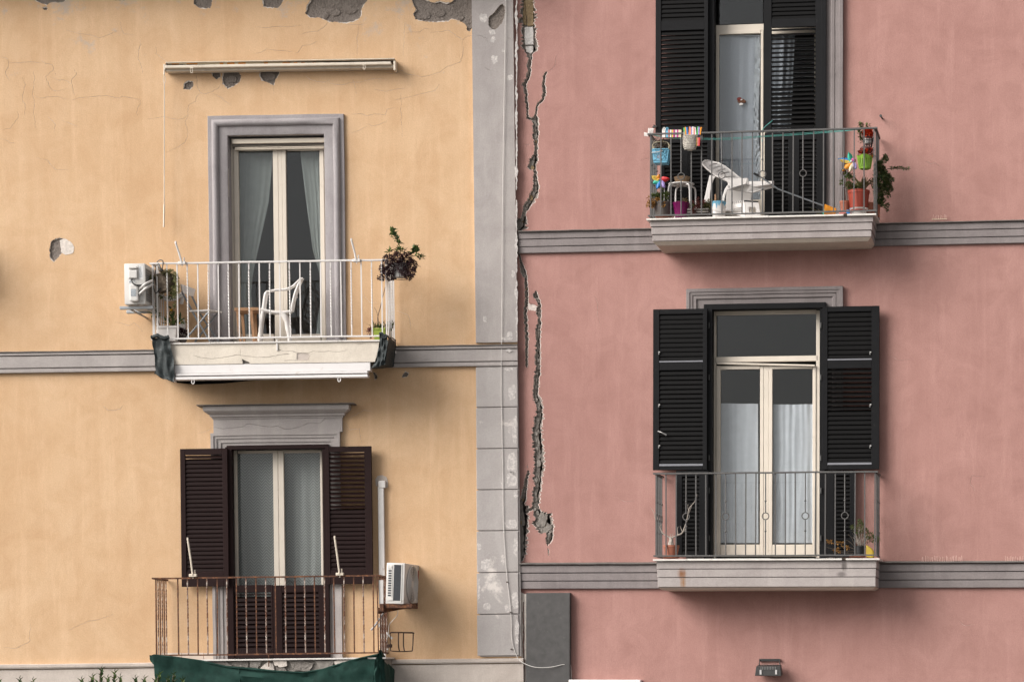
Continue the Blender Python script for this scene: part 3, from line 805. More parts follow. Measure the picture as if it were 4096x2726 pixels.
c1 = course(YB, YF, 'string_course', 508, [(1404, 1414.5), (1419, 1465), (1469, 1484)], [0.066, 0.056, 0.05], uL, uR + 0.004, 'grey_trim', cap=(1399, 1403.5, 0.075, 'slate'))
# the ledge and pale band below the lower balcony
v0, v1 = YF.uv(500, 2668)[1], YF.uv(500, 2652)[1]
mb = MB(); run(mb, [(0.001, v0), (0.055, v0), (0.065, v0 + 0.02), (0.065, v1), (0.001, v1 + 0.01)], uL, uR + 0.03, 0.3, 0.0015); lb = mb.build('ledge_course', 'pale_lower', YB)
mb = MB(); run(mb, [(0.001, v0 - 0.26), (0.036, v0 - 0.26), (0.04, v0 - 0.25), (0.04, v0 - 0.012), (0.001, v0 - 0.012)], uL, uR + 0.028, 0.2, 0.003, 9); mb.build('band', 'pale_lower', lb)
mb = MB(); mb.box(uL, uR + 0.02, 0.001, 0.028, -0.3, v0 - 0.272); mb.build('base_band', 'pale_lower', lb)

# ---- upper window
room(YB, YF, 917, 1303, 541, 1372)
u0, u1, vb, v1 = YF.rect(917, 1303.5, 541, 1372)
arc = [(0.116 + 0.047 - 0.047 * math.cos(math.pi * i / 7), 0.034 + 0.045 * math.sin(math.pi * i / 7)) for i in range(8)]
mb = MB(); usweep(mb, u0, u1, vb - 0.1, v1, [(0.0, -0.25), (0.0, 0.030), (0.006, 0.034), (0.112, 0.034)] + arc + [(0.216, 0.034), (0.258, 0.034), (0.262, 0.03), (0.262, 0.0)], jit=0.0035)
s1 = mb.build('window_surround', 'surround_grey', YB, smooth=True)
w_y1 = window(YB, YF, [(917, 938, 552, 1370), (1283, 1304, 552, 1370), (938.2, 1282.8, 552, 600)],
   [[(938.5, 957, 596, 1366), (1095.5, 1116, 596, 1366), (957.2, 1095.3, 1336, 1366), (957.2, 1095.3, 596, 601)], [(1116.5, 1132, 596, 1366), (1132.2, 1147, 596, 1366), (1282, 1299, 596, 1366), (1147.2, 1281.8, 1336, 1366), (1147.2, 1281.8, 596, 601)]],
   [(956, 1097, 600, 1337), (1146, 1283, 600, 1337)], -0.15, 'cream_frame', 'cream double door window with tied back curtains')
mb = MB(); nbox(mb, YF, 927, 1301, 553, 572, -0.13, -0.035); nbox(mb, YF, 927, 1301, 573, 583, -0.14, -0.075, 1); nbox(mb, YF, 938, 1297, 586, 591, -0.12, -0.07); nbox(mb, YF, 938, 1297, 591.5, 597, -0.12, -0.075)
mb.build('roller_blind', ['cream_metal', 'slate'], w_y1, bev=0.004)

# ---- lower window with its hood
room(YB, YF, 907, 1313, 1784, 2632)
u0, u1, vb, v1 = YF.rect(907, 1313, 1784, 2632)
st = [(0.0, -0.25), (0.0, 0.016), (0.052, 0.018), (0.054, 0.032), (0.104, 0.034), (0.106, 0.048), (0.142, 0.05), (0.144, 0.062), (0.182, 0.064), (0.182, 0.0)]
mb = MB(); usweep(mb, u0, u1, vb - 0.05, v1, st, jit=0.0035, seed=8)
s2 = mb.build('window_surround', 'grey_trim', YB)
fa, fb = YF.uv(1110, 1723, 0.05)[1], YF.uv(1110, 1674, 0.05)[1]
ua, ub = YF.uv(854, 1700, 0.05)[0], YF.uv(1369, 1700, 0.05)[0]
fz = MB(); layer(fz, [(ua, fa - 0.02), (ub, fa - 0.02), (ub, fb + 0.01), (ua, fb + 0.01)], [hair(YF, [(620,320),(700,335),(760,325),(860,320),(900,290),(1000,310),(1090,320),(1140,310),(1210,340),(1300,325),(1400,285),(1480,290),(1520,255),(1640,260)], 550, 1550, 2.021, 0.0035, 9)], 0.055, 0.053)
frz = fz.build('hood_frieze', ['grey_trim', 'grey_trim'], s2)
ct, cb = YF.uv(1110, 1617.5, 0.2)[1], fb + 0.005
prof = [(0.0, 0.0), (0.066, 0.0), (0.072, 0.14), (0.092, 0.17), (0.096, 0.34), (0.112, 0.37), (0.140, 0.50), (0.160, 0.60), (0.163, 0.66), (0.168, 0.98), (0.0, 0.98)]
def cornice(mb, u0, u1, vb, vt, prof, ret):
    """profile (w, height fraction) with the same profile returning at both ends"""
    pts, m = [], len(prof)
    for w, h in prof:
        v = vb + (vt - vb) * h; e = max(0.0, w - ret)
        pts += [(u0 - e, 0.0, v), (u0 - e, w, v), (u1 + e, w, v), (u1 + e, 0.0, v)]
    f = [(k * 4 + i, k * 4 + i + 1, k * 4 + 5 + i, k * 4 + 4 + i) for k in range(m - 1) for i in range(3)]
    return mb.add(pts, f)
mb = MB(); cornice(mb, ua, ub, cb, ct, prof, 0.055); mb.build('hood_cornice', 'grey_trim', s2)
mb = MB(); mb.box(ua - 0.185, ub + 0.185, 0.001, 0.205, ct, ct + 0.012); mb.build('slate_cap', 'slate', s2, jit=0.003)
mb = MB()
for r in [(906, 1314, 1778, 1794), (906, 931, 1794.2, 2632), (1294, 1314, 1794.2, 2632)]: nbox(mb, YF, *r, -0.06, 0.068)
fr_b = mb.build('shutter_frame', 'brown_shutter', YB, bev=0.003)
window(YB, YF, [(926, 950, 1799, 2630), (1285, 1298, 1799, 2630), (950.2, 1284.8, 1799, 1810)],
   [[(938, 951, 1801, 2628), (1096, 1116, 1801, 2628), (951.2, 1095.8, 1801, 1811), (951.2, 1095.8, 2580, 2628)], [(1117, 1139, 1801, 2628), (1284.5, 1293, 1801, 2628), (1139.2, 1284.3, 1801, 1809), (1139.2, 1284.3, 2580, 2628)]],
   [(950, 1097, 1810, 2582), (1138, 1286, 1808, 2582)], -0.15, 'cream_frame', 'cream double door window behind brown shutters')
closed, opened = [66], 24
shutter(YB, YF, 723, 912, 1793, 2344, 0.075, 'brown_shutter', 'brown_slat', (743, 891), [(1817, 2286, 27, [40] + [70] * 26)], 'brown louvred shutter leaf folded open on the left')
shutter(YB, YF, 1305, 1488, 1784, 2334, 0.085, 'brown_shutter', 'brown_slat', (1319, 1460), [(1806, 2279, 27, [34] * 13 + [70] * 14)], 'brown louvred shutter leaf with its upper slats tilted open')
shutter(YB, YF, 908, 1092, 2338, 2629, 0.012, 'brown_shutter', 'brown_slat', (938, 1085), [(2367, 2600, 13, [8] + [60] * 12)], None)
shutter(YB, YF, 1093, 1313, 2338, 2629, 0.012, 'brown_shutter', 'brown_slat', (1129, 1276), [(2367, 2600, 13, 60)], None)
# glazed skirting tiles along the lower balcony wall
for i in range(8):
    x0 = 640 + i * 88
    if 880 < x0 + 44 < 1320: continue
    m = MB(); nbox(m, YF, x0, x0 + 86, 2609, 2640, 0.001, 0.012); m.build('skirting_tile', 'tile_cream', wall, bev=0.002)

# ---- upper balcony
def slab_u(fr, xl, xr, y, w): return fr.uv(xl, y, w)[0], fr.uv(xr, y, w)[0]
WB1 = 0.64
a0, a1 = slab_u(YF, 679, 1519, 1372, WB1)
vt, vm = YF.uv(1100, 1365, WB1)[1], YF.uv(1100, 1372, WB1)[1]
vb_ = YF.uv(1100, 1452, WB1)[1]
core = MB(); ins = 0.05
core.hexa([(a0, 0.0, vm), (a1, 0.0, vm), (a1, WB1 - 0.034, vm), (a0, WB1 - 0.034, vm)], [(a0 + ins, 0.0, vb_), (a1 - ins, 0.0, vb_), (a1 - ins, WB1 - 0.034, vb_), (a0 + ins, WB1 - 0.034, vb_)])
slab1 = core.build('balcony_slab', 'crumbled_concrete', YB)
z4 = lambda L: [(1000 + x / 2.413, 900 + y / 2.413) for x, y in L]
z3 = lambda L: [(400 + x / 2.413, 900 + y / 2.413) for x, y in L]
fc = MB()
fh = [crack([(*YF.uv(x, y, WB1), d * 0.55) for x, y, d in C], 0.02, 0.004, 0.5, 900 + i) for i, C in enumerate([
  [(*z3([(900,1255)])[0], 0.004), (*z3([(960,1275)])[0], 0.008), (*z3([(1080,1290)])[0], 0.007), (*z3([(1200,1275)])[0], 0.008), (*z3([(1330,1250)])[0], 0.008), (*z3([(1447,1268)])[0], 0.007), (*z4([(60,1275)])[0], 0.008), (*z4([(160,1275)])[0], 0.010), (*z4([(260,1255)])[0], 0.009), (*z4([(375,1240)])[0], 0.01)],
  [(*z4([(270,1195)])[0], 0.012), (*z4([(320,1215)])[0], 0.006), (*z4([(400,1215)])[0], 0.008), (*z4([(480,1235)])[0], 0.008), (*z4([(560,1235)])[0], 0.007), (*z4([(610,1215)])[0], 0.007), (*z4([(680,1222)])[0], 0.006), (*z4([(760,1215)])[0], 0.006), (*z4([(860,1222)])[0], 0.005), (*z4([(940,1205)])[0], 0.003)],
  [(*z4([(330,1310)])[0], 0.01), (*z4([(400,1300)])[0], 0.005), (*z4([(460,1305)])[0], 0.005), (*z4([(560,1300)])[0], 0.006), (*z4([(590,1240)])[0], 0.006)],
  [(*z4([(1000,1130)])[0], 0.004), (*z4([(1060,1150)])[0], 0.006), (*z4([(1110,1140)])[0], 0.003)],
  [(*z3([(1350,1180)])[0], 0.003), (*z3([(1360,1260)])[0], 0.004), (*z3([(1365,1320)])[0], 0.004)]])]
fh.append(blob(YF, z4([(450,1240),(490,1230),(560,1240),(580,1255),(560,1295),(480,1305),(450,1300)]), WB1, 0.003, 0.02, 5))
fh.append(blob(YF, z3([(1370,1290),(1410,1310),(1440,1320),(1447,1352),(1380,1352)]), WB1, 0.004, 0.02, 6))
layer(fc, [(a0, vm), (a0 + ins, vb_), (a1 - ins, vb_ - 0.0), (a1, vm)], fh, WB1, 0.032)
fc.add([(a0, WB1, vm), (a0 + ins, WB1, vb_), (a0 + ins, 0.02, vb_), (a0, 0.02, vm)], [(0, 1, 2, 3)]); fc.add([(a1, WB1, vm), (a1 - ins, WB1, vb_), (a1 - ins, 0.02, vb_), (a1, 0.02, vm)], [(0, 1, 2, 3)])
fc.build('fascia', ['white_fascia', 'plaster_edge'], slab1)
m = MB(); nbox(m, YF, 1180, 1245, 1405, 1448, WB1 - 0.033, WB1 - 0.007); m.build('undercoat', 'pale_lower', slab1)
for i in range(5):
    m = MB(); s = (a1 - a0 + 0.03) / 5; m.box(a0 - 0.015 + s * i + 0.001, a0 - 0.015 + s * (i + 1) - 0.001, 0.002, WB1 + 0.02, vm + 0.0005, vt + (i % 2) * 0.001); m.build('marble_tile', 'marble', slab1, bev=0.003)
m = MB(); u, v = YF.uv(1109, 1395, WB1); m.box(u - 0.008, u + 0.008, WB1 - 0.02, WB1 + 0.015, v - 0.02, v + 0.125); m.build('strut', 'white_metal', slab1)
bars1 = [(618 if i == 0 else 629 + 40.75 * i, 'plain' if i % 2 == 0 else 'plain') for i in range(1)]
bars1 = [(612, 'plain'), (629.5, 'plain')] + [(670 + 40.86 * i, 'twist' if i % 2 == 0 else 'plain') for i in range(22)] + [(1545, 'plain')]
railing(YB, YF, 609, 1547, 1046.5, 1349, WB1 - 0.02, 0.02, bars1, {'plain': (0.0075, 'white_metal'), 'twist': (0.0075, 'white_metal')}, 'white_metal', 'white painted iron balcony railing', 5)

# ---- lower balcony
WB2 = 0.66
b0, b1 = slab_u(YF, 640, 1545, 2640, WB2)
vt2, vm2 = YF.uv(1100, 2632, WB2)[1], YF.uv(1100, 2638.5, WB2)[1]
core = MB(); core.box(b0 + 0.03, b1 - 0.03, 0.0, WB2 - 0.05, vm2 - 0.30, vm2 - 0.001)
slab2 = core.build('balcony_slab', 'crumbled_concrete', YB)
z7 = lambda L: [(550 + x / 1.963, 2026 + y / 1.963) for x, y in L]
for i, (mt, d, L) in enumerate([                         # what is left of the fascia render
   ('plaster_edge', 0.020, [(960,1272),(985,1240),(1020,1215),(1060,1228),(1078,1290),(1010,1312)]), ('plaster_edge', 0.030, [(1060,1204),(1170,1204),(1174,1246),(1120,1258),(1075,1240)]),
   ('crack_mortar', 0.024, [(1095,1285),(1150,1255),(1172,1292),(1130,1312)]), ('plaster_edge', 0.030, [(1545,1204),(1690,1197),(1640,1240),(1545,1264)]),
   ('crumbled_concrete', 0.022, [(880,1208),(980,1208),(940,1268),(885,1258)]), ('crack_mortar', 0.016, [(1180,1206),(1300,1204),(1380,1230),(1350,1290),(1230,1285)]),
   ('crumbled_concrete', 0.030, [(1390,1206),(1540,1203),(1530,1262),(1430,1275)]), ('crack_mortar', 0.012, [(700,1208),(860,1208),(870,1262),(760,1250)]), ('crumbled_concrete', 0.02, [(520,1208),(690,1208),(740,1250),(600,1235)])]):
    m = MB(); m.prism(blob(YF, z7(L), WB2, 0.006, 0.02, 60 + i), WB2 - 0.055, WB2 - 0.045 + d); m.build('render_flake', mt, slab2, bev=0.004)
for i in range(6):
    m = MB(); s = (b1 - b0) / 6; m.box(b0 + s * i + 0.001, b0 + s * (i + 1) - 0.001, 0.002, WB2 + 0.015, vm2, vt2 + (i % 2) * 0.001); m.build('marble_tile', 'marble', slab2, bev=0.003)
m = MB(); u, v = YF.uv(1075, 2655, WB2); m.tube([(u, WB2, v - 0.03), (u + 0.004, WB2, v + 0.05), (u, WB2 + 0.004, v + 0.13)], 0.008, 6); m.build('strut', 'rust', slab2)
bars2 = [(624, 'rust')] + [(713 + 39.05 * i, ('twist', 'rust')[i % 2 == 0]) for i in range(21)] + [(1512, 'rust')]
railing(YB, YF, 618, 1516, 2306, 2614, WB2 - 0.02, 0.02, bars2, {'rust': (0.0075, 'rust'), 'twist': (0.0078, 'rust_white')}, 'rust', 'rusty iron balcony railing with flaking white paint', 6)
# ------------------------------------------------------------------ the pink building
PB = building('pink_building', 'salmon pink rendered building split by a tall crack, with black louvred shutters', PF)
pL, pR = PF.uv(2040, 1300)[0], PF.uv(4096 + 900, 1300)[0]
ptop = 18.0
open_p1 = rpoly(PF, 2836, 3303, -150, 862)
open_p2 = rpoly(PF, 2816, 3302, 1222, 2236)
q = 2.24
def zc(L, oy): return [(*PF.uv(1850 + x / q, oy + y / q), w / q * K * 1.2) for x, y, w in L]
CR = [
 zc([(586,-200,92),(586,0,92),(590,60,105),(584,120,112),(585,185,120),(590,240,108),(598,300,108),(604,380,112),(606,440,100),(598,480,60),(608,520,30),(600,545,28),(592,590,30),(598,640,26),(582,700,28),(552,750,30),(560,800,26),(570,850,20),(570,900,22),(578,950,18),(578,1000,15),(582,1050,20)], 0),
 zc([(574,1052,16),(600,1064,20),(645,1068,22)], 0),
 zc([(748,642,10),(736,660,22),(728,700,20),(725,760,22),(735,830,26),(720,890,22),(680,925,18),(662,960,16),(655,1030,16),(650,1065,42),(655,1130,46),(655,1200,44),(655,1280,30),(662,1340,26),(650,1390,34),(635,1440,64),(622,1485,66),(645,1515,24),(652,1568,26),(655,1628,36),(655,1698,50),(635,1758,60),(600,1808,46),(570,1858,46),(555,1908,26),(545,1948,44),(528,1988,92),(515,2028,92),(498,2063,30)], 0),
 zc([(494,500,8),(492,600,9),(494,700,10),(515,740,13),(525,800,22),(545,870,42),(565,930,22),(572,1000,26),(575,1080,26),(565,1170,26),(560,1240,24),(565,1320,26),(570,1400,24),(575,1480,24),(574,1568,18),(572,1700,17),(572,1728,5)], 700),
 zc([(650,1034,8),(652,1060,26),(655,1085,42),(680,1120,24),(690,1160,24),(680,1210,42),(685,1280,24),(688,1330,32),(678,1380,38),(675,1450,34),(675,1568,36),(675,1700,38),(670,1780,42),(660,1860,38),(655,1970,42),(675,2030,58),(695,2090,44),(685,2160,62),(672,2250,62),(670,2340,72),(680,2450,74),(685,2550,74),(685,2630,78),(675,2700,72),(670,2780,52),(660,2880,58),(655,2950,46),(665,3010,54),(700,3070,112),(712,3130,122),(735,3200,92)], 700),
 zc([(735,1500,92),(750,1568,98),(750,1630,95)], 1400), zc([(742,60,94),(745,90,92),(760,140,92),(782,200,56),(782,260,52),(770,310,40),(756,348,8)], 2026), zc([(762,370,5),(765,400,7),(770,436,3)], 2026),
 zc([(592,1076,14),(585,1100,22),(570,1160,26),(560,1240,30),(545,1320,38),(525,1370,68),(530,1440,84),(535,1500,88),(535,1568,84)], 1400), zc([(534,-10,84),(535,100,84),(535,200,86),(530,300,78),(530,400,68),(515,470,42),(502,503,14),(492,540,9),(492,700,11),(510,760,13),(545,800,13),(552,850,10)], 2026),
 zc([(555,1448,18),(600,1425,20),(650,1410,24)], 1400), zc([(578,1032,5),(582,1052,4)], 1400)]
SH = [zc([(576,1180,36),(620,1182,44),(675,1196,34)], 700)]
ph = [crack([(x + 0.004, y, w + min(0.010, 0.003 + w * 0.12)) for x, y, w in c], 0.013, 0.007, 0.30, 50 + i) for i, c in enumerate(CR + SH)]
pb = [crack([(x, y, w * 0.95) for x, y, w in c], 0.013, 0.007, 0.30, 50 + i) for i, c in enumerate(CR)]
for i, h in enumerate([[(755,640),(800,620),(825,590),(830,540),(845,490)], [(490,280),(525,255)], [(530,340),(515,400),(512,450)], [(560,1300),(590,1290),(610,1305)]]): ph.append(hair(PF, h, 1850, 0, q, 0.0035, 700 + i))
for i, h in enumerate([[(3700,640),(3722,655),(3740,650),(3765,668)], [(2380,1180),(2392,1215),(2388,1260),(2401,1300)], [(3560,1420),(3590,1440),(3640,1436)], [(2470,1990),(2500,2005),(2540,2000)], [(3900,1960),(3880,1930),(3890,1900),(3930,1905)], [(2560,640),(2585,632),(2610,640)], [(3830,2480),(3860,2500),(3900,2495)]]): ph.append(hair(PF, h, 0, 0, 1.0, 0.0028, 800 + i))
poutline = [(pL, -0.6), (pR, -0.6), (pR, ptop), (pL, ptop)]
mb = MB(); layer(mb, poutline, ph + [open_p1, open_p2], 0.0, 0.007)
layer(mb, poutline, pb + [open_p1, open_p2], -0.0072, 0.035, 1, 1)
# the masonry behind, itself split by a narrower fissure
groove = []
for i, c in enumerate(CR):
    g = [(x + 0.16 * w + 0.006 * math.sin(k * 1.7), y, max(0.003, w * 0.22)) for k, (x, y, w) in enumerate(c)]
    groove.append(crack(g, 0.03, 0.008, 0.6, 80 + i))
layer(mb, poutline, groove + [open_p1, open_p2], -0.043, 0.22, 2, 2)
mb.box(pL, pL + 0.25, -8, -0.27, -0.6, ptop, 0); mb.box(pR - 0.3, pR, -8, -0.27, -0.6, ptop, 0); mb.box(pL, pR, -8.3, -8.001, -0.6, ptop, 0); mb.box(pL, pR, -8, 0.0, ptop + 0.001, ptop + 0.25, 0)
mb.box(pL + 0.251, pL + 1.5, -0.40, -0.271, 0, ptop, 3)
pwall = mb.build('wall', ['pink_render', 'plaster_edge_pink', 'crack_mortar', 'soil'], PB)
# stones bedded in the open joint
def stone(poly, w0, w1, mat, seed):
    m = MB(); m.prism(blob(PF, poly, 0, 0.003, 0.03, seed), w0, w1); m.build('stone', mat, pwall, bev=0.006, jit=0.004)
zz = lambda L, oy=0: [(1850 + x / q, oy + y / q) for x, y in L]
stone(zz([(575,-60),(632,-60),(636,60),(632,150),(634,225),(580,232),(572,150),(560,60),(556,-20)]), -0.06, -0.020, 'tuff_stone', 1)
stone(zz([(540,-60),(553,-60),(558,60),(568,150),(572,222),(545,215),(530,150),(540,60)]), -0.06, -0.032, 'tuff_stone', 2)
stone(zz([(556,240),(630,236),(636,300),(634,398),(556,402),(552,320)]), -0.06, -0.012, 'pale_stone', 3)
stone(zz([(560,412),(628,408),(630,460),(610,478),(566,462)]), -0.06, -0.018, 'pale_stone', 4)
rnd = random.Random(5)
for i in range(46):                                     # rubble along the wide lower run of the crack
    t = i / 45
    cl = CR[4]; k = int(t * (len(cl) - 1) * 0.999); f = t * (len(cl) - 1) - k
    x = cl[k][0] + (cl[k + 1][0] - cl[k][0]) * f; y = cl[k][1] + (cl[k + 1][1] - cl[k][1]) * f; w = cl[k][2]
    s = min(0.05, w * rnd.uniform(0.25, 0.45)); x += rnd.uniform(-0.30, -0.05) * w
    m = MB(); m.prism([(x + s * rnd.uniform(0.6, 1.1) * math.cos(a), y + s * 1.4 * rnd.uniform(0.6, 1.1) * math.sin(a)) for a in (0, 1.0, 2.1, 3.1, 4.2, 5.3)], -0.06, -0.043 + rnd.uniform(0.003, 0.022)); m.build('rubble', 'crack_mortar', pwall, bev=0.004)
for i, (ci, f0, f1, n) in enumerate(((5, 0, 1, 6), (6, 0, 0.9, 10), (8, 0.35, 1, 10), (9, 0, 0.5, 14), (2, 0.35, 0.97, 26), (3, 0.3, 0.8, 10))):
    cl = CR[ci]
    for j in range(n):
        t = f0 + (f1 - f0) * j / n; k = int(t * (len(cl) - 1) * 0.999); f = t * (len(cl) - 1) - k
        x = cl[k][0] + (cl[k + 1][0] - cl[k][0]) * f; y = cl[k][1] + (cl[k + 1][1] - cl[k][1]) * f; w = cl[k][2]
        s = min(0.05, w * rnd.uniform(0.22, 0.42)); x += rnd.uniform(-0.3, 0.0) * w
        m = MB(); m.prism([(x + s * rnd.uniform(0.6, 1.1) * math.cos(a), y + s * 1.4 * rnd.uniform(0.6, 1.1) * math.sin(a)) for a in (0, 1.0, 2.1, 3.1, 4.2, 5.3)], -0.06, -0.043 + rnd.uniform(0.003, 0.022)); m.build('rubble', ('crack_mortar', 'tuff_stone')[j % 7 == 3], pwall, bev=0.004)

# string courses
cl0 = PF.uv(2078, 970)[0]
course(PB, PF, 'string_course', 2300, [(925, 951), (954, 981.5), (984, 1008)], [0.058, 0.050, 0.042], cl0, pR, 'pink_trim', cap=(917.5, 922.5, 0.085, 'slate'))
course(PB, PF, 'string_course', 2500, [(2258.5, 2287.5), (2290.5, 2320), (2323, 2352)], [0.058, 0.050, 0.042], cl0, pR, 'pink_trim', cap=(2249, 2255, 0.085, 'slate'))
# dark slab pilaster below the lower course, and the torn strip beside it
mb = MB(); u0, u1, v0, v1 = PF.rect(2104, 2279, 2369, 2900, 0.10); mb.box(u0, u1, 0.0, 0.10, 0.0, v1)
mb.build('pilaster', 'grey_slab', PB, bev=0.004, jit=0.002)
mb = MB(); v1 = PF.uv(2090, 2376)[1]; layer(mb, [(pL + 0.09, 0), (u0 - 0.004, 0), (u0 - 0.004, v1), (pL + 0.11, v1 + 0.04)], [crack(zc([(552,850,7),(545,950,8),(552,1100,9),(548,1250,10),(556,1400,9),(548,1700,10)], 2026), 0.03, 0.004, 0.5, 3)], 0.02, 0.019)
mb.build('filler_strip', ['plaster_edge', 'crack_mortar'], PB)

# ---- upper window
room(PB, PF, 2836, 3303, -150, 862)
u0, u1, vb, v1 = PF.rect(2836, 3303, -150, 862)
stp = [(0.0, -0.25), (0.0, 0.02), (0.066, 0.022), (0.070, 0.042), (0.078, 0.048), (0.118, 0.046), (0.124, 0.030), (0.132, 0.048), (0.176, 0.05), (0.182, 0.062), (0.226, 0.062), (0.229, 0.055), (0.229, 0.0)]
mb = MB(); usweep(mb, u0, u1, vb - 0.05, v1, stp, jit=0.002, seed=15); mb.build('window_surround', 'pink_trim', PB)
mb = MB()
for r in [(2818, 2857, -150, 866), (3284, 3304, -150, 866), (2857.2, 3283.8, -170, -148)]: nbox(mb, PF, *r, -0.10, 0.064)
mb.build('shutter_frame', 'black_shutter', PB, bev=0.003)
window(PB, PF, [(2854, 2862, -150, 864), (3270, 3286, -150, 864), (2862.2, 3269.8, 95, 121), (2862.2, 3269.8, -150, -140)],
   [[(2862.5, 2875, 122, 862), (3043, 3053, 122, 862), (2875.2, 3042.8, 122, 136), (2875.2, 3042.8, 800, 862)], [(3054, 3066, 122, 862), (3257, 3269.5, 122, 862), (3066.2, 3256.8, 122, 136), (3066.2, 3256.8, 800, 862)]],
   [(2863, 3052, -140, 96), (3056, 3269, -140, 96), (2874, 3044, 135, 802), (3065, 3258, 135, 802)], -0.16, 'cream_frame', 'tall cream window with a lace curtain')
shutter(PB, PF, 2622, 2832, -150, 528, 0.085, 'black_shutter', 'black_slat', (2644, 2817), [(-130, 82, 12, 70), (121, 512, 22, [66] * 22)], 'black louvred shutter leaf folded open on the left')
shutter(PB, PF, 3054, 3288, -150, 524, 0.015, 'black_shutter', 'black_slat', (3086, 3262), [(-130, 74, 12, 70), (108, 511, 22, [36] * 13 + [52] * 9)], 'black louvred shutter leaf half closed over the right side')
shutter(PB, PF, 2644, 2752, 556, 862, 0.075, 'black_shutter', 'black_slat', (2658, 2728), [(572, 845, 17, 62)], None)
shutter(PB, PF, 2753, 2856, 556, 862, 0.075, 'black_shutter', 'black_slat', (2760, 2829), [(572, 845, 17, 62)], None)
shutter(PB, PF, 3058, 3174, 529, 862, 0.018, 'black_shutter', 'black_slat', (3088, 3153), [(560, 850, 18, 60)], None)
shutter(PB, PF, 3175, 3303, 529, 862, 0.018, 'black_shutter', 'black_slat', (3197, 3266), [(558, 848, 18, 60)], None)

# ---- lower window
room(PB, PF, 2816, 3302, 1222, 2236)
u0, u1, vb, v1 = PF.rect(2816, 3302, 1222, 2236)
mb = MB(); usweep(mb, u0, u1, vb - 0.05, v1, [(0.0, -0.25), (0.0, 0.02), (0.085, 0.024), (0.10, 0.045), (0.135, 0.046), (0.14, 0.034), (0.148, 0.052), (0.182, 0.054), (0.186, 0.064), (0.226, 0.065), (0.229, 0.06), (0.229, 0.0)], jit=0.002, seed=17); mb.build('window_surround', 'pink_trim', PB)
mb = MB()
for r in [(2815, 3303, 1212, 1234), (2815, 2848, 1234.2, 2232), (3278, 3303, 1234.2, 2232)]: nbox(mb, PF, *r, -0.10, 0.07)
o = mb.build('shutter_frame', 'black_shutter', PB, bev=0.003)
for y in (1300, 1508, 1830, 1960, 2150):
    for x in (2836, 3284):
        m = MB(); u, v = PF.uv(x, y, 0.09); m.tube([(u, 0.085, v - 0.035), (u, 0.085, v + 0.035)], 0.011, 8); m.build('hinge', 'black_iron', o)
wp2 = window(PB, PF, [(2848, 2864, 1240, 2230), (3264, 3281, 1240, 2230), (2864.2, 3263.8, 1240, 1257), (2856, 3272, 1424, 1446)],
   [[(2864.3, 2881, 1462, 2224), (3040, 3054, 1462, 2224), (2881.2, 3039.8, 1462, 1476), (2881.2, 3039.8, 2176, 2224)], [(3055, 3074, 1462, 2224), (3074.2, 3089, 1462, 2224), (3250, 3263.5, 1462, 2224), (3089.2, 3249.8, 1462, 1474), (3089.2, 3249.8, 2176, 2224)]],
   [(2863, 3265, 1256, 1425), (2880, 3041, 1475, 2177), (3088, 3251, 1473, 2177)], -0.15, 'cream_frame', 'cream double door window with half height white curtains')
m = MB(); (xa, va), (xb, vb2) = PF.uv(2867, 1451, -0.10), PF.uv(3259, 1455, -0.10)
m.hexa([(xa, -0.13, va - 0.014), (xa, -0.10, va - 0.014), (xa, -0.10, va + 0.010), (xa, -0.13, va + 0.010)], [(xb, -0.13, vb2 - 0.030), (xb, -0.10, vb2 - 0.030), (xb, -0.10, vb2 - 0.008), (xb, -0.13, vb2 - 0.008)]); m.build('loose_strip', 'cream_frame', wp2, bev=0.002)
sA = shutter(PB, PF, 2612, 2828, 1235, 1878, 0.09, 'black_shutter', 'black_slat', (2637, 2811), [(1255, 1440, 10, 72), (1479, 1851, 20, [68] * 20)], 'black louvred shutter leaf left of the lower pink window')
sB = shutter(PB, PF, 3290, 3517, 1224, 1876, 0.09, 'black_shutter', 'black_slat', (3310, 3486), [(1245, 1432, 10, 72), (1472, 1845, 20, [44] * 9 + [70] * 11)], 'black louvred shutter leaf with its middle slats tilted open')
for s, xs, ys in ((sA, (2637, 2811), (1445, 1858)), (sB, (3310, 3486), (1437, 1853))):
    for y in ys:
        m = MB(); nbox(m, PF, xs[0], xs[1], y - 3 if y < 1500 else y - 4, y + 2 if y < 1500 else y + 4, 0.131, 0.136); m.build('seal_strip', 'pale_seal', s)
    for y in (1408, 1618, 1782):
        m = MB(); u, v = PF.uv(xs[0] + 2 if s is sA else xs[1] - 2, y, 0.135); m.ball((u, 0.138, v), 0.010, 8); m.box(u - 0.02, u - 0.008, 0.132, 0.139, v - 0.03, v + 0.01); m.build('catch', 'hardware', s)
m = MB(); u, v = PF.uv(2632, 1724, 0.14); m.tube([(u, 0.138, v), (u + 0.05, 0.16, v - 0.018), (u + 0.115, 0.155, v - 0.052)], [0.009, 0.008, 0.012], 8); m.build('handle', 'hardware', sA)
shutter(PB, PF, 2704, 2833, 1880, 2226, 0.075, 'black_shutter', 'black_slat', (2728, 2797), [(1904, 2210, 19, 60)], None)
shutter(PB, PF, 3306, 3420, 1880, 2226, 0.075, 'black_shutter', 'black_slat', (3336, 3399), [(1900, 2206, 19, 60)], None)

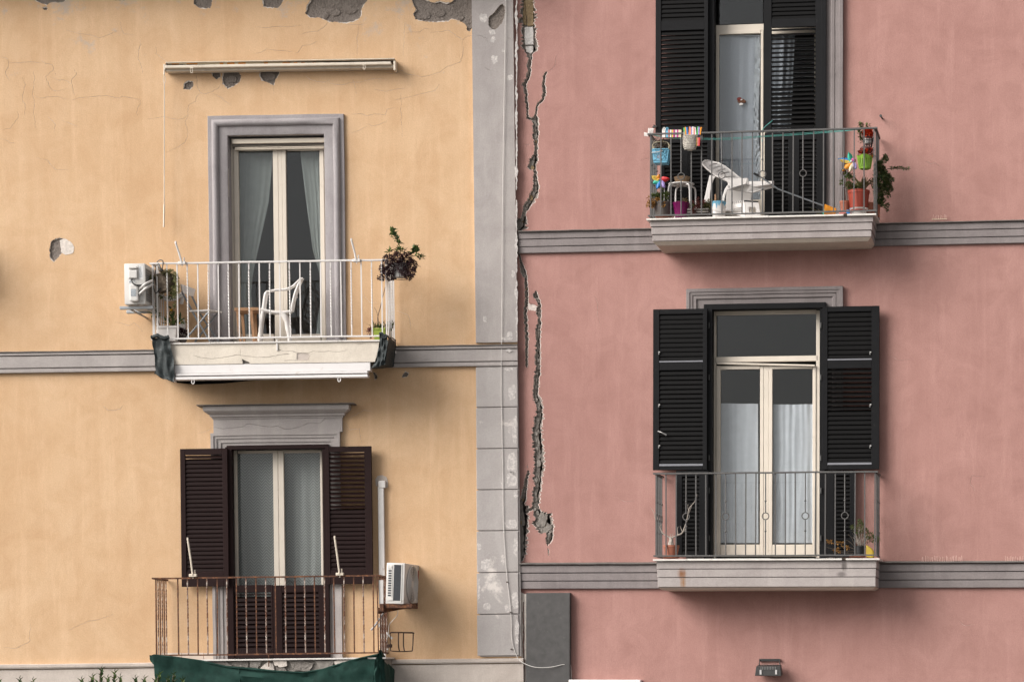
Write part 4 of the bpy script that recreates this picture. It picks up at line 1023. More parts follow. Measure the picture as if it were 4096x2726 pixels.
# ---- pink balconies
def pink_balcony(xl, xr, y_marble, bands, soff, W, rail, ringx, pitch, label, step, gap_x, mat='balcony_trim'):
    """bands: list of (y0, y1); each band steps in under the one above"""
    xm = (xl + xr) / 2
    a0, a1 = PF.uv(xl, y_marble[0], W)[0], PF.uv(xr, y_marble[0], W)[0]
    vt = PF.uv(xm, y_marble[0], W)[1]; vm = PF.uv(xm, y_marble[1], W)[1]
    o = None
    for i, (ya, yb) in enumerate(bands):
        e = 0.045 + i * step; w = W - 0.03 - i * step
        va, vb = PF.uv(xm, ya, w)[1], PF.uv(xm, yb, w)[1]
        m = MB(); n = 12; rnd = random.Random(i)
        m.box(a0 + e, a1 - e, 0.0, w, vb, va)
        x = m.build('balcony_slab' if i == 0 else 'fascia_band', mat, PB if i == 0 else o, bev=0.004)
        if i == 0: o = x; vtop = va
        last = (a0 + e, a1 - e, w, vb)
    e0, e1, w, vb = last
    v2 = PF.uv(xm, bands[0][0] + 4, W)[1]
    m = MB(); m.box(e0 + 0.018, e1 - 0.018, 0.0, w - 0.016, vb - 0.001 - 0.004, v2); m.build('core', 'pink_trim', o)
    m = MB(); k = soff
    m.hexa([(e0 + 0.002, 0.0, vb - 0.006), (e1 - 0.002, 0.0, vb - 0.006), (e1 - 0.002, w - 0.002, vb - 0.006), (e0 + 0.002, w - 0.002, vb - 0.006)],
           [(e0 + 0.05, 0.0, vb - k), (e1 - 0.05, 0.0, vb - k), (e1 - 0.05, w - 0.05, vb - k), (e0 + 0.05, w - 0.05, vb - k)]); m.build('soffit', 'soffit_cream', o)
    ug = PF.uv(gap_x, y_marble[0], W)[0]; cuts = [a0, a0 + (ug - a0) * 0.18, a0 + (ug - a0) * 0.62, ug - 0.012, ug + 0.035, a1]
    for i in range(5):
        if i == 3: continue
        m = MB(); m.box(cuts[i] + 0.0008, cuts[i + 1] - 0.0008, 0.002, W + 0.012, vm, vt + (0.004 if i == 1 else 0.0)); m.build('marble_slab', 'marble', o, bev=0.003)
    m = MB(); m.box(cuts[3] + 0.004, cuts[4] - 0.004, W - 0.10, W - 0.005, vm, vm + 0.035); m.build('drain', 'soil', o)
    xs, xe, yt, yb = rail
    n = int(round((xe - xs) / pitch))
    bars = [(xs + (xe - xs) * i / n, 'ring' if i in ringx else 'plain') for i in range(n + 1)]
    railing(PB, PF, xs - 5, xe + 5, yt, yb, W - 0.03, 0.03, bars, {'plain': (0.0075, 'pink_rail_iron'), 'ring': (0.0075, 'pink_rail_iron')}, 'pink_rail_iron', label, 6)
    return o
sx1, sz1 = PF.uv(2728, 2293, 0.6); sx2, sz2 = PF.uv(3378, 2262, 0.6); sx3, sz3 = PF.uv(3366, 2295, 0.6); sx4, sz4 = PF.uv(2732, 2330, 0.6)
plaster('stained_trim', (0.375, 0.335, 0.32), (0.42, 0.375, 0.355), (0.30, 0.262, 0.252), (0.50, 0.43, 0.40), 0.66, 26, 0.006, seed=37.0, stains=((sx1, sz1, 0.075, 0.10, (0.20, 0.075, 0.02)), (sx4, sz4, 0.05, 0.13, (0.27, 0.14, 0.06)), (sx2, sz2, 0.05, 0.09, (0.10, 0.085, 0.08)), (sx3, sz3, 0.09, 0.05, (0.15, 0.13, 0.125))))
pink_balcony(2586, 3506, (864, 871), [(872, 896.5), (899, 928), (930.5, 955)], 0.05, 0.66, (2603, 3497, 525, 852.5), [3, 7, 11, 15, 19], 40.6, 'dark iron balcony railing crowded with pots and pegs', 0.012, 3378)
pink_balcony(2612, 3519, (2233, 2240), [(2241, 2272), (2274.5, 2305.5), (2308, 2345)], 0.035, 0.64, (2625, 3499, 1889, 2220), [3, 7, 11, 15, 19], 39.7, 'dark iron balcony railing with two small potted plants', 0.005, 3372, 'stained_trim')
# ------------------------------------------------------------------ things on and around the yellow building
class T:
    """a thing with a base point on a facade; p() turns survey points into its own coordinates"""
    def __init__(s, name, label, cat, fr, nx, ny, w, group=None, turn=0.0, tilt=0.0):
        s.fr = fr; s.u, s.v = fr.uv(nx, ny, w); s.w = w
        s.e = thing(name, label, cat, fr, s.u, w, s.v, group, turn, tilt)
    def p(s, nx, ny, w):
        a, b = s.fr.uv(nx, ny, w)
        return (a - s.u, w - s.w, b - s.v)
    def box(s, mb, x0, x1, y0, y1, w0, w1, mi=0):
        a, b, c, d = s.fr.rect(x0, x1, y0, y1, w1)
        return mb.box(a - s.u, b - s.u, w0 - s.w, w1 - s.w, c - s.v, d - s.v, mi)
    def part(s, mb, name, mats, **kw): return mb.build(name, mats, kw.pop('under', s.e), **kw)
    def pts(s, L, w): return [s.p(x, y, q if False else w) for x, y in L]
def stuff(o): o['kind'] = 'stuff'; return o
def smooth_path(P, n=4):
    """Catmull-Rom through points"""
    P = [Vector(p) for p in P]; out = []
    for i in range(len(P) - 1):
        a, b, c, d = P[max(0, i - 1)], P[i], P[i + 1], P[min(len(P) - 1, i + 2)]
        for k in range(n):
            t = k / n
            out.append(tuple(0.5 * ((2 * b) + (c - a) * t + (2 * a - 5 * b + 4 * c - d) * t * t + (3 * b - a - 3 * c + d) * t ** 3)))
    return out + [tuple(P[-1])]
def cloth(mb, A, B, nu, nv, amp=0.02, fr=5.0, seed=0, mi=0, rib=0.0, ribn=6, zfall=0.0):
    """a sheet between two edges (lists of local points), with soft folds"""
    A, B = [Vector(a) for a in A], [Vector(b) for b in B]
    def pl(P, t):
        x = t * (len(P) - 1); k = min(int(x), len(P) - 2); return P[k].lerp(P[k + 1], x - k)
    def fn(i, j):
        q = pl(A, j).lerp(pl(B, j), i)
        d = noise.noise(Vector((i * fr + seed, j * fr * 1.3, seed * 1.7)))
        return (q.x + 0.3 * amp * noise.noise(Vector((j * fr, i * fr, seed + 9))), q.y + amp * d + rib * (0.55 * math.sin(i * ribn * 2 * math.pi + 2.5 * d) + 1.3 * noise.noise(Vector((i * ribn * 1.9 + seed, seed * 3.1, j * 0.5)))), q.z + 0.3 * amp * d)
    return mb.sheet(fn, nu, nv, mi)

# ---- retractable awning above the upper window
a = T('awning', 'long cream awning cassette mounted on the yellow wall above the upper window', 'awning', YF, 1120, 279, 0.0)
m = MB(); a.box(m, 662, 1580, 266, 279, 0.0, 0.115); a.part(m, 'cassette', 'cream_metal', bev=0.006)
m = MB(); a.box(m, 661, 1578, 240.5, 244, 0.0, 0.155); a.part(m, 'top_cover', 'cream_metal', bev=0.003)
m = MB(); a.box(m, 664, 1570, 244.3, 252, 0.001, 0.07); a.part(m, 'slot', 'black_plastic')
x0, _, z0 = a.p(672, 253.5, 0.11); x1, _, z1_ = a.p(1560, 253.5, 0.11)
m = MB()
n = 60
for i in range(n):
    s = x0 + (x1 - x0) * i / n; e = x0 + (x1 - x0) * (i + 1) / n
    za, zb = z0 + (z1_ - z0) * i / n, z0 + (z1_ - z0) * (i + 1) / n
    m.tube([(s, 0.10, (za + zb) / 2), (e, 0.10, (za + zb) / 2)], 0.014 + random.uniform(-0.002, 0.002), 7, mi=0 if random.random() < 0.62 else 1)
stuff(a.part(m, 'rolled_fabric', ['pale_plastic', 'orange_plastic']))
m = MB(); a.box(m, 660, 1564, 253.5, 265.5, 0.10, 0.17); a.part(m, 'front_bar', 'cream_metal', bev=0.010, seg=2)
m = MB(); a.box(m, 1574, 1582, 243, 281, 0.001, 0.158); a.part(m, 'end_cap', 'cream_metal', bev=0.004)
m = MB(); a.box(m, 653, 661, 256, 283, 0.02, 0.14); a.part(m, 'gear_cap', 'cream_metal', bev=0.006)
for x, y in ((767, 276), (1457, 262)):
    m = MB(); c = a.p(x, y + 6, 0.165); m.box(c[0] - 0.022, c[0] + 0.022, c[1] - 0.006, c[1] + 0.006, c[2] + 0.028, c[2] + 0.040)
    m.tube([(c[0] + 0.014 * math.cos(t * math.pi / 6), c[1], c[2] + (0.018 if 0 < t < 6 else 0.0) * 1 + 0.022 * math.sin(t * math.pi / 6) - (0.012 if 6 < t < 12 else 0)) for t in range(12)], 0.005, 6, closed=True); a.part(m, 'hook', 'cream_metal')
m = MB(); P = [a.p(657, 283, 0.10), a.p(657, 300, 0.11)]
m.tube(P, 0.010, 8); lo = a.p(657.5, 318, 0.115); m.tube([(lo[0] + 0.013 * math.cos(t * math.pi / 6), lo[1], lo[2] + 0.052 * math.sin(t * math.pi / 6)) for t in range(12)], 0.0045, 6, closed=True)
m.tube([a.p(657.5, 332, 0.115), a.p(657, 820, 0.115)], 0.0062, 8); m.tube([a.p(657, 818, 0.115), a.p(655, 908, 0.115)], 0.0115, 8); a.part(m, 'crank_rod', 'cream_metal')

# ---- awning cassette under the upper balcony
a = T('awning', 'white awning cassette hung under the front edge of the upper yellow balcony', 'awning', YF, 1090, 1512, WB1)
m = MB(); a.box(m, 698, 1482, 1453.5, 1488, WB1 - 0.13, WB1 - 0.005); a.part(m, 'cassette', 'white_cassette', bev=0.006)
m = MB(); a.box(m, 702, 1470, 1488.5, 1497, WB1 - 0.11, WB1 + 0.010); a.part(m, 'valance_rail', 'white_cassette', bev=0.004)
m = MB(); a.box(m, 702, 1470, 1497.5, 1501, WB1 - 0.10, WB1 - 0.01); a.part(m, 'slot', 'slate')
m = MB(); a.box(m, 700, 1471, 1501.5, 1513, WB1 - 0.11, WB1 + 0.014); a.part(m, 'front_bar', 'white_cassette', bev=0.005)
m = MB(); a.box(m, 691, 697.5, 1459, 1526, WB1 - 0.12, WB1 - 0.01); a.part(m, 'end_cap', 'white_metal', bev=0.004)
for x, y in ((772, 1521), (1357, 1512)):
    m = MB(); c = a.p(x, y + 2, WB1); m.box(c[0] - 0.030, c[0] + 0.030, c[1] - 0.006, c[1] + 0.006, c[2] + 0.022, c[2] + 0.034)
    m.tube([(c[0] + 0.018 * math.cos(t * math.pi / 7), c[1], c[2] - 0.008 + 0.030 * math.sin(t * math.pi / 7)) for t in range(14)], 0.0065, 6, closed=True); a.part(m, 'hook', 'white_cassette')

# ---- dark shade netting tied round the balcony corners
m = MB()
L = [z3([p])[0] for p in ((505,1090),(512,1180),(530,1270),(532,1350),(545,1440),(600,1480))]
Rr = [z3([p])[0] for p in ((665,1085),(680,1150),(695,1220),(718,1340),(715,1420),(710,1508))]
a = T('shade_net', 'dark netting tied round the left corner of the white balcony', 'netting', YF, 650, 1500, WB1 + 0.05)
cloth(m, [a.p(x, y, WB1 + 0.02) for x, y in L], [a.p(x, y, WB1 + 0.045) for x, y in Rr], 20, 26, 0.028, 4, 3, rib=0.009, ribn=2.0)
cloth(m, [a.p(L[0][0] + 28, L[0][1] + 14, 0.06)] + [a.p(x + 12, y, 0.08) for x, y in L[1:]], [a.p(x, y, WB1 + 0.02) for x, y in L], 16, 20, 0.04, 5, 4)
m.tube(smooth_path([a.p(606, 1350, WB1 + 0.03), a.p(630, 1342, WB1 + 0.05), a.p(655, 1352, WB1 + 0.05), a.p(677, 1347, WB1 + 0.04)], 6), [0.02 + 0.012 * random.random() for _ in range(19)], 7)
a.part(m, 'net', 'net_dark', smooth=True)
a = T('shade_net', 'dark netting tied round the right corner of the white balcony', 'netting', YF, 1540, 1450, WB1 + 0.05)
m = MB()
L = z4([(1255,1050),(1250,1120),(1235,1200),(1215,1290),(1170,1385)]); Rr = z4([(1325,1065),(1330,1120),(1325,1220),(1310,1300),(1300,1345)]); Q = z4([(1404,1095),(1410,1160),(1404,1230),(1395,1300),(1384,1370)])
cloth(m, [a.p(x, y, WB1 + 0.03) for x, y in L], [a.p(x, y, WB1 + 0.06) for x, y in Rr], 12, 22, 0.035, 5, 7, rib=0.010, ribn=2)
cloth(m, [a.p(x, y, WB1 + 0.06) for x, y in Rr], [a.p(x, y, 0.06) for x, y in Q], 14, 22, 0.04, 5, 8, rib=0.012, ribn=3)
cloth(m, [a.p(*z4([(1170,1386)])[0], WB1 + 0.0), a.p(*z4([(1215,1388)])[0], 0.1)], [a.p(*z4([(1300,1345)])[0], WB1 + 0.06), a.p(*z4([(1384,1370)])[0], 0.06)], 8, 8, 0.01, 5, 9)
m.tube(smooth_path([a.p(*q, WB1 + 0.05) for q in z4([(1248,1050),(1270,1042),(1290,1060),(1318,1068),(1300,1090),(1270,1070)])], 5), 0.016, 7)
a.part(m, 'net', 'net_dark', smooth=True)
a = T('shade_net', 'dark netting slung beneath the white balcony behind its awning', 'netting', YF, 900, 1535, 0.3)
m = MB(); cloth(m, [a.p(615, 1492, 0.55), a.p(690, 1528, 0.52), a.p(770, 1537, 0.5), a.p(880, 1533, 0.5), a.p(1000, 1522, 0.5), a.p(1220, 1510, 0.5)], [a.p(625, 1475, 0.03), a.p(700, 1500, 0.03), a.p(780, 1507, 0.03), a.p(880, 1506, 0.03), a.p(1010, 1500, 0.03), a.p(1220, 1495, 0.03)], 12, 24, 0.015, 4, 2)
a.part(m, 'net', 'net_dark', smooth=True)

# ---- awning arms clamped on the railings
def awning_arm(label, bx, by, tx, ty, w, mat):
    a = T('clamped_awning_arm', label, 'awning support', YF, bx, by, w, group='awning arms clamped to the balcony rails')
    m = MB(); P = [a.p(bx, by, w + 0.02), a.p((bx + tx) / 2, (by + ty) / 2, w + 0.05), a.p(tx, ty + 9, w + 0.08)]
    m.tube(P, 0.0125, 6, flat=0.7); m.tube([a.p(tx, ty + 10, w + 0.08), a.p(tx - 0.5, ty, w + 0.082)], [0.014, 0.010], 8); a.part(m, 'arm', mat)
    m = MB(); c = a.p(bx, by, w); m.box(c[0] - 0.045, c[0] + 0.055, c[1] - 0.03, c[1] + 0.024, c[2] - 0.022, c[2] + 0.018); a.part(m, 'clamp', mat, bev=0.006)
    m = MB(); m.tube([(c[0] + 0.03, c[1], c[2] + 0.018), (c[0] + 0.03, c[1], c[2] + 0.07)], 0.008, 8); m.tube([(c[0] + 0.005, c[1], c[2] - 0.022), (c[0] + 0.005, c[1], c[2] - 0.042)], 0.007, 8); a.part(m, 'bolt', mat)
awning_arm('white awning arm on the left of the white balcony rail', 727, 1051, 703, 964, WB1, 'white_metal')
awning_arm('white awning arm on the right of the white balcony rail', 1425, 1041, 1406, 953, WB1, 'white_metal')
awning_arm('cream awning arm in front of the left brown shutter', 771, 2299, 751, 2148, WB2, 'cream_metal')
awning_arm('cream awning arm in front of the right brown shutter', 1358, 2294, 1339, 2141, WB2, 'cream_metal')

# ---- air conditioners
def shell(a, Wd, L, H, mat):
    m = MB(); m.box(0, Wd, -L, 0, 0, H); return a.part(m, 'casing', mat, bev=0.016, seg=2, smooth=True)
a = T('air_conditioner', 'beige air conditioner with valve covers on a bracket left of the white balcony', 'air conditioner', YF, 497.5, 1217, 0.80)
W_, L_, H_ = 85 * 0.00322, 0.72, 164 * 0.00322
shell(a, W_, L_, H_, 'ac_shell')
def pp(zx, zy): return ((zx - 110) / 6.032 * 0.00322, (1185 - zy) / 6.032 * 0.00322)
def panel(a, name, x0, x1, y0, y1, d, mat, bev=0.006, w0=0.0):
    (ua, va), (ub, vb) = pp(x0, y1), pp(x1, y0)
    m = MB(); m.box(ua, ub, w0, d, va, vb); return a.part(m, name, mat, bev=bev, seg=2)
panel(a, 'service_panel', 218, 462, 250, 575, 0.004, 'ac_shell', 0.002)
panel(a, 'terminal_cover', 232, 442, 365, 560, 0.030, 'ac_shell', 0.010, 0.004)
panel(a, 'terminal_hood', 238, 440, 278, 332, 0.034, 'ac_shell', 0.010, 0.004)
panel(a, 'rating_label', 474, 572, 262, 580, 0.0012, 'label_paper', 0)
for i in range(10): panel(a, 'print_line', 484, 530 + (i * 37) % 34, 276 + i * 28, 288 + i * 28, 0.002, 'label_print', 0, 0.0013)
panel(a, 'warning_label', 215, 390, 592, 672, 0.0012, 'label_paper', 0)
(u_, v_) = pp(258, 664); (u2_, v2_) = pp(258, 600)
m = MB(); m.prism([(u_ - 0.017, v_), (u_ + 0.017, v_), (u_, v2_)], 0.0013, 0.002); a.part(m, 'warning_sign', 'label_print')
panel(a, 'valve_plate', 245, 540, 690, 1105, 0.004, 'ac_shell', 0.002)
panel(a, 'valve_cover', 262, 475, 715, 1130, 0.062, 'ac_shell', 0.018, 0.0041)
panel(a, 'cover_label', 305, 430, 835, 1010, 0.064, 'label_print', 0, 0.0621)
m = MB(); (u0_, v0_) = pp(305, 590); (u3_, v3_) = pp(760, 640)
m.tube(smooth_path([(u0_, 0.015, v0_ + 0.01), (*pp(325, 640)[:1], 0.05, pp(325, 650)[1]), (pp(420, 740)[0], 0.07, pp(420, 740)[1]), (pp(560, 745)[0], 0.06, pp(560, 745)[1]), (pp(680, 700)[0], 0.02, pp(680, 700)[1])], 5), 0.011, 8); a.part(m, 'power_cable', 'cable_black', smooth=True)
for k, (y0, y1, x1) in enumerate(((830, 610, 770), (950, 700, 780))):
    m = MB(); m.tube(smooth_path([(pp(490, y0)[0], 0.03, pp(490, y0)[1]), (pp(600, y0 - 70)[0], 0.06, pp(600, y0 - 70)[1]), (pp(700, (y0 + y1) / 2 - 30)[0], 0.05, pp(700, (y0 + y1) / 2 - 30)[1]), (pp(x1, y1)[0], -0.05, pp(x1, y1)[1])], 5), 0.0165, 9); a.part(m, 'pipe', 'pipe_white', smooth=True)
m = MB()
m.box(W_, W_ + 0.003, -L_ + 0.04, -0.03, 0.05, H_ - 0.06); g = a.part(m, 'coil_grille', 'ac_grille')
for i in range(14):
    m = MB(); v = 0.06 + i * (H_ - 0.13) / 13; m.box(W_ + 0.003, W_ + 0.007, -L_ + 0.04, -0.03, v, v + 0.004); m.build('wire', 'bracket_grey', g)
for k in range(3):
    panel(a, 'foot', 190 + k * 150, 260 + k * 150, 1150, 1195, -0.02, 'ac_shell', 0, -0.10)
a = T('wall_bracket', 'grey steel wall bracket under the beige air conditioner', 'bracket', YF, 560, 1250, 0.5)
m = MB(); a.box(m, 478, 612, 1223, 1236, 0.70, 0.745); a.part(m, 'front_arm', 'bracket_grey', bev=0.006)
m = MB(); a.box(m, 505, 622, 1238, 1252, 0.15, 0.20); a.part(m, 'rear_arm', 'bracket_grey', bev=0.006)
m = MB(); c = a.p(520, 1240, 0.72); d = a.p(545, 1240, 0.72); m.box(c[0], c[0] + 0.03, -0.5, 0.2, c[2], c[2] + 0.012); m.box(d[0] + 0.14, d[0] + 0.17, -0.5, 0.2, c[2], c[2] + 0.012); a.part(m, 'cross_bar', 'bracket_grey')
a = T('pipe_run', 'pair of white insulated pipes looping along the wall behind the railing', 'pipe', YF, 700, 1200, 0.1)
for k in range(2):
    m = MB(); m.tube(smooth_path([a.p(606, 1165 + k * 8, 0.12), a.p(660, 1188 + k * 9, 0.10), a.p(690, 1190 + k * 9, 0.08), a.p(712, 1183 + k * 8, 0.06), a.p(732, 1172 + k * 12, 0.04), a.p(722 + k * 6, 1215, 0.03)], 5), 0.0165, 8); a.part(m, 'pipe', 'pipe_white', smooth=True)

a = T('air_conditioner', 'white air conditioner with dark coil on a rusty bracket beside the brown shutter', 'air conditioner', YF, 1541, 2412, 0.62, turn=-6.5, tilt=2.6)
W_, L_, H_ = 76 * 0.00324, 0.80, 164 * 0.00324
shell(a, W_, L_, H_, 'ac_shell')
def qq(zx, zy): return ((zx - 455) / 6.82 * 0.00324 * (1 - 0.0), (1240 - zy) / 6.82 * 0.00324)
def qbox(name, x0, x1, y0, y1, w0, w1, mat, bev=0.0):
    (ua, va), (ub, vb) = qq(x0, y1), qq(x1, y0)
    m = MB(); m.box(ua, ub, w0, w1, va, vb); return a.part(m, name, mat, bev=bev)
qbox('coil', 672, 875, 175, 1150, -0.02, 0.003, 'ac_dark')
hp_ = qbox('handle_panel', 495, 640, 180, 1165, 0.0, 0.006, 'ac_shell', 0.003)
for i in range(11):
    (ua, va), (ub, vb) = qq(525, 365 + i * 67), qq(612, 322 + i * 67); m = MB(); m.box(ua, ub, 0.0061, 0.0075, va, vb); m.build('vent', 'ac_dark', hp_)
qbox('handle_recess', 515, 622, 215, 285, 0.0062, 0.010, 'ac_shell', 0.003); qbox('handle_recess', 560, 675, 1075, 1150, 0.0062, 0.010, 'ac_shell', 0.003)
qbox('corner_strip', 880, 905, 160, 1190, 0.0, 0.007, 'ac_shell', 0.002)
m = MB(); cy, cz = -0.34, H_ * 0.5; rr = 0.235
m.add([(W_ + 0.002, cy + rr * math.cos(t * math.pi / 16), cz + rr * math.sin(t * math.pi / 16)) for t in range(32)], [tuple(range(32))]); a.part(m, 'fan_well', 'ac_grille')
m = MB()
for r_ in [0.05 + 0.0205 * k for k in range(10)]: m.tube([(W_ + 0.010, cy + r_ * math.cos(t * math.pi / 16), cz + r_ * math.sin(t * math.pi / 16)) for t in range(32)], 0.0042, 4, closed=True)
for t in range(12): m.tube([(W_ + 0.010, cy + 0.05 * math.cos(t * math.pi / 6), cz + 0.05 * math.sin(t * math.pi / 6)), (W_ + 0.010, cy + rr * math.cos(t * math.pi / 6 + 0.5), cz + rr * math.sin(t * math.pi / 6 + 0.5))], 0.003, 4)
stuff(a.part(m, 'fan_grille', 'ac_shell'))
m = MB(); m.tube([(W_ + 0.012, cy + (rr + 0.005) * math.cos(t * math.pi / 18), cz + (rr + 0.005) * math.sin(t * math.pi / 18)) for t in range(36)], 0.009, 6, closed=True); a.part(m, 'fan_rim', 'ac_shell', smooth=True)
m = MB(); m.add([(W_ + 0.014, cy + 0.052 * math.cos(t * math.pi / 10), cz + 0.052 * math.sin(t * math.pi / 10)) for t in range(20)], [tuple(range(20))]); a.part(m, 'hub', 'ac_shell')
m = MB(); m.box(W_, W_ + 0.003, -0.79, -0.62, H_ - 0.21, H_ - 0.07); st_ = a.part(m, 'maker_sticker', 'sticker_red')
for k in range(2):
    m = MB(); v = H_ - 0.15 + k * 0.035; m.box(W_ + 0.0031, W_ + 0.004, -0.74, -0.67, v, v + 0.018); m.build('sticker_print', 'label_paper', st_)
for k in range(4):
    m = MB(); v = 0.08 + k * 0.075; m.box(W_, W_ + 0.0015, -0.79, -0.62, v, v + 0.004); a.part(m, 'panel_line', 'ac_grille')
a = T('wall_bracket', 'rusty angle iron bracket under the white air conditioner', 'bracket', YF, 1560, 2446, 0.4)
m = MB(); P0, P1 = a.p(1516, 2444, 0.6), a.p(1672, 2418, 0.25)
for q_, dz in ((0.0, 0.0),):
    m.hexa([(P0[0], 0.2, P0[2] - 0.03), (P0[0], 0.24, P0[2] - 0.03), (P0[0], 0.24, P0[2] + 0.05), (P0[0], 0.2, P0[2] + 0.05)], [(P1[0], -0.15, P1[2] - 0.015), (P1[0], -0.11, P1[2] - 0.015), (P1[0], -0.11, P1[2] + 0.028), (P1[0], -0.15, P1[2] + 0.028)])
a.part(m, 'angle_iron', 'rust', bev=0.003)
m = MB(); a.box(m, 1518, 1648, 2413, 2430, 0.15, 0.62); a.part(m, 'tray', 'rust', bev=0.003)
m = MB(); a.box(m, 1518, 1534, 2414, 2444, 0.62, 0.66); a.part(m, 'mounting_plate', 'rust', bev=0.003)
m = MB(); a.box(m, 1515, 1533, 2318, 2413, 0.60, 0.63); a.part(m, 'post', 'white_metal', bev=0.003)
a = T('cable_duct', 'white plastic duct running down the wall beside the brown shutter', 'duct', YF, 1526, 2600, 0.02)
m = MB(); a.box(m, 1515, 1539, 1945, 2620, 0.001, 0.05); a.part(m, 'duct', 'pipe_white', bev=0.006)
m = MB(); a.box(m, 1513, 1541, 1921, 1950, 0.001, 0.058); a.part(m, 'cap', 'pipe_white', bev=0.006)
m = MB(); a.box(m, 1512, 1542, 2492, 2506, 0.001, 0.056); a.part(m, 'clip', 'pipe_white', bev=0.003)
m = MB(); m.prism([(x - a.u, y - a.v) for x, y in blob(YF, [(1502,1915),(1512,1902),(1530,1898),(1545,1906),(1552,1925),(1550,1948),(1541,1950),(1541,1921),(1513,1921),(1512,1945),(1503,1940)], 0, 0.004, 0.02, 4)], -0.02, -0.012); a.part(m, 'filler', 'pale_lower')
a = T('drain_hose', 'short grey drain hoses and wires under the white air conditioner', 'hose', YF, 1520, 2560, 0.3)
m = MB(); m.tube(smooth_path([a.p(1536, 2446, 0.5), a.p(1520, 2470, 0.55), a.p(1500, 2500, 0.6), a.p(1484, 2518, 0.62)], 4), 0.012, 8); a.part(m, 'hose', 'grey_plastic', smooth=True)
m = MB(); m.tube(smooth_path([a.p(1546, 2528, 0.12), a.p(1560, 2543, 0.15), a.p(1569, 2552, 0.16)], 4), 0.013, 8); a.part(m, 'hose', 'grey_plastic', smooth=True)
m = MB(); m.tube(smooth_path([a.p(1592, 2440, 0.2), a.p(1588, 2460, 0.1), a.p(1570, 2480, 0.06), a.p(1556, 2500, 0.05), a.p(1553, 2540, 0.05), a.p(1540, 2580, 0.1), a.p(1535, 2600, 0.15), a.p(1555, 2592, 0.12), a.p(1540, 2608, 0.1), a.p(1552, 2650, 0.08)], 5), 0.0045, 6); a.part(m, 'wire', 'cable_white', smooth=True)
a = T('planter_ring', 'empty rusty iron planter holder fixed to the lower balcony', 'planter holder', YF, 1600, 2600, 0.3)
m = MB(); P = [a.p(1561, 2530, 0.45), a.p(1562, 2590, 0.45), a.p(1572, 2602, 0.45), a.p(1640, 2602, 0.3), a.p(1650, 2592, 0.28), a.p(1653, 2530, 0.28)]; m.tube(smooth_path(P, 4), 0.0075, 6)
for x, w in ((1594, 0.5), (1614, 0.24)): m.tube(smooth_path([a.p(x, 2530, w), a.p(x, 2580, w), a.p(x + 4, 2602, 0.36)], 4), 0.0085, 6, flat=0.4)
m.tube([a.p(1561, 2528, 0.45), a.p(1594, 2528, 0.52), a.p(1656, 2530, 0.32), a.p(1650, 2527, 0.22), a.p(1614, 2527, 0.2), a.p(1566, 2526, 0.3)], 0.007, 6, closed=True); a.part(m, 'hoop', 'rust_iron')
m = MB(); a.box(m, 1546, 1566, 2574, 2588, 0.3, 0.36); a.part(m, 'clamp', 'rust_iron', bev=0.003)

# ---- green net over the lower balcony
a = T('green_net', 'torn dark green netting draped along the foot of the rusty balcony', 'netting', YF, 1080, 2800, WB2)
top = [(614,2618),(703,2627),(805,2642),(907,2665),(1008,2673),(1110,2683),(1212,2688),(1289,2676),(1365,2652),(1441,2630),(1513,2615)]
m = MB()
A = [a.p(x, y, WB2 + 0.03) for x, y in top]; B = [a.p(640 + (x - 614) * 0.965, 2950, WB2 + 0.02) for x, y in top]
cloth(m, A, B, 16, 60, 0.05, 9, 5, rib=0.004, ribn=2)
m.tube(A, [0.010 + 0.006 * random.random() for _ in A], 6)
m.tube([a.p(955, 2672, WB2 + 0.045), a.p(960, 2740, WB2 + 0.05)], 0.006, 5)
cloth(m, [a.p(597, 2620, WB2), a.p(600, 2640, WB2 - 0.05), a.p(613, 2655, WB2)], [a.p(616, 2615, WB2 + 0.04), a.p(618, 2640, WB2 + 0.05), a.p(620, 2662, WB2 + 0.04)], 6, 8, 0.03, 9, 3)
a.part(m, 'net', 'net_green', smooth=True)
m = MB()
MID = [a.p(1521, 2592, WB2 + 0.03), a.p(1530, 2620, WB2 + 0.03), a.p(1538, 2660, WB2 - 0.02), a.p(1546, 2800, WB2 - 0.02)]
cloth(m, [a.p(1514, 2612, WB2 + 0.04), a.p(1500, 2640, WB2 + 0.06), a.p(1494, 2700, WB2 + 0.07), a.p(1490, 2800, WB2 + 0.06)], MID, 12, 22, 0.03, 5, 12, rib=0.010, ribn=2)
cloth(m, MID, [a.p(1530, 2606, 0.35), a.p(1556, 2650, 0.12), a.p(1580, 2678, 0.07), a.p(1572, 2800, 0.07)], 12, 22, 0.035, 5, 14, rib=0.010, ribn=2)
a.part(m, 'bunched_end', 'net_green', smooth=True)

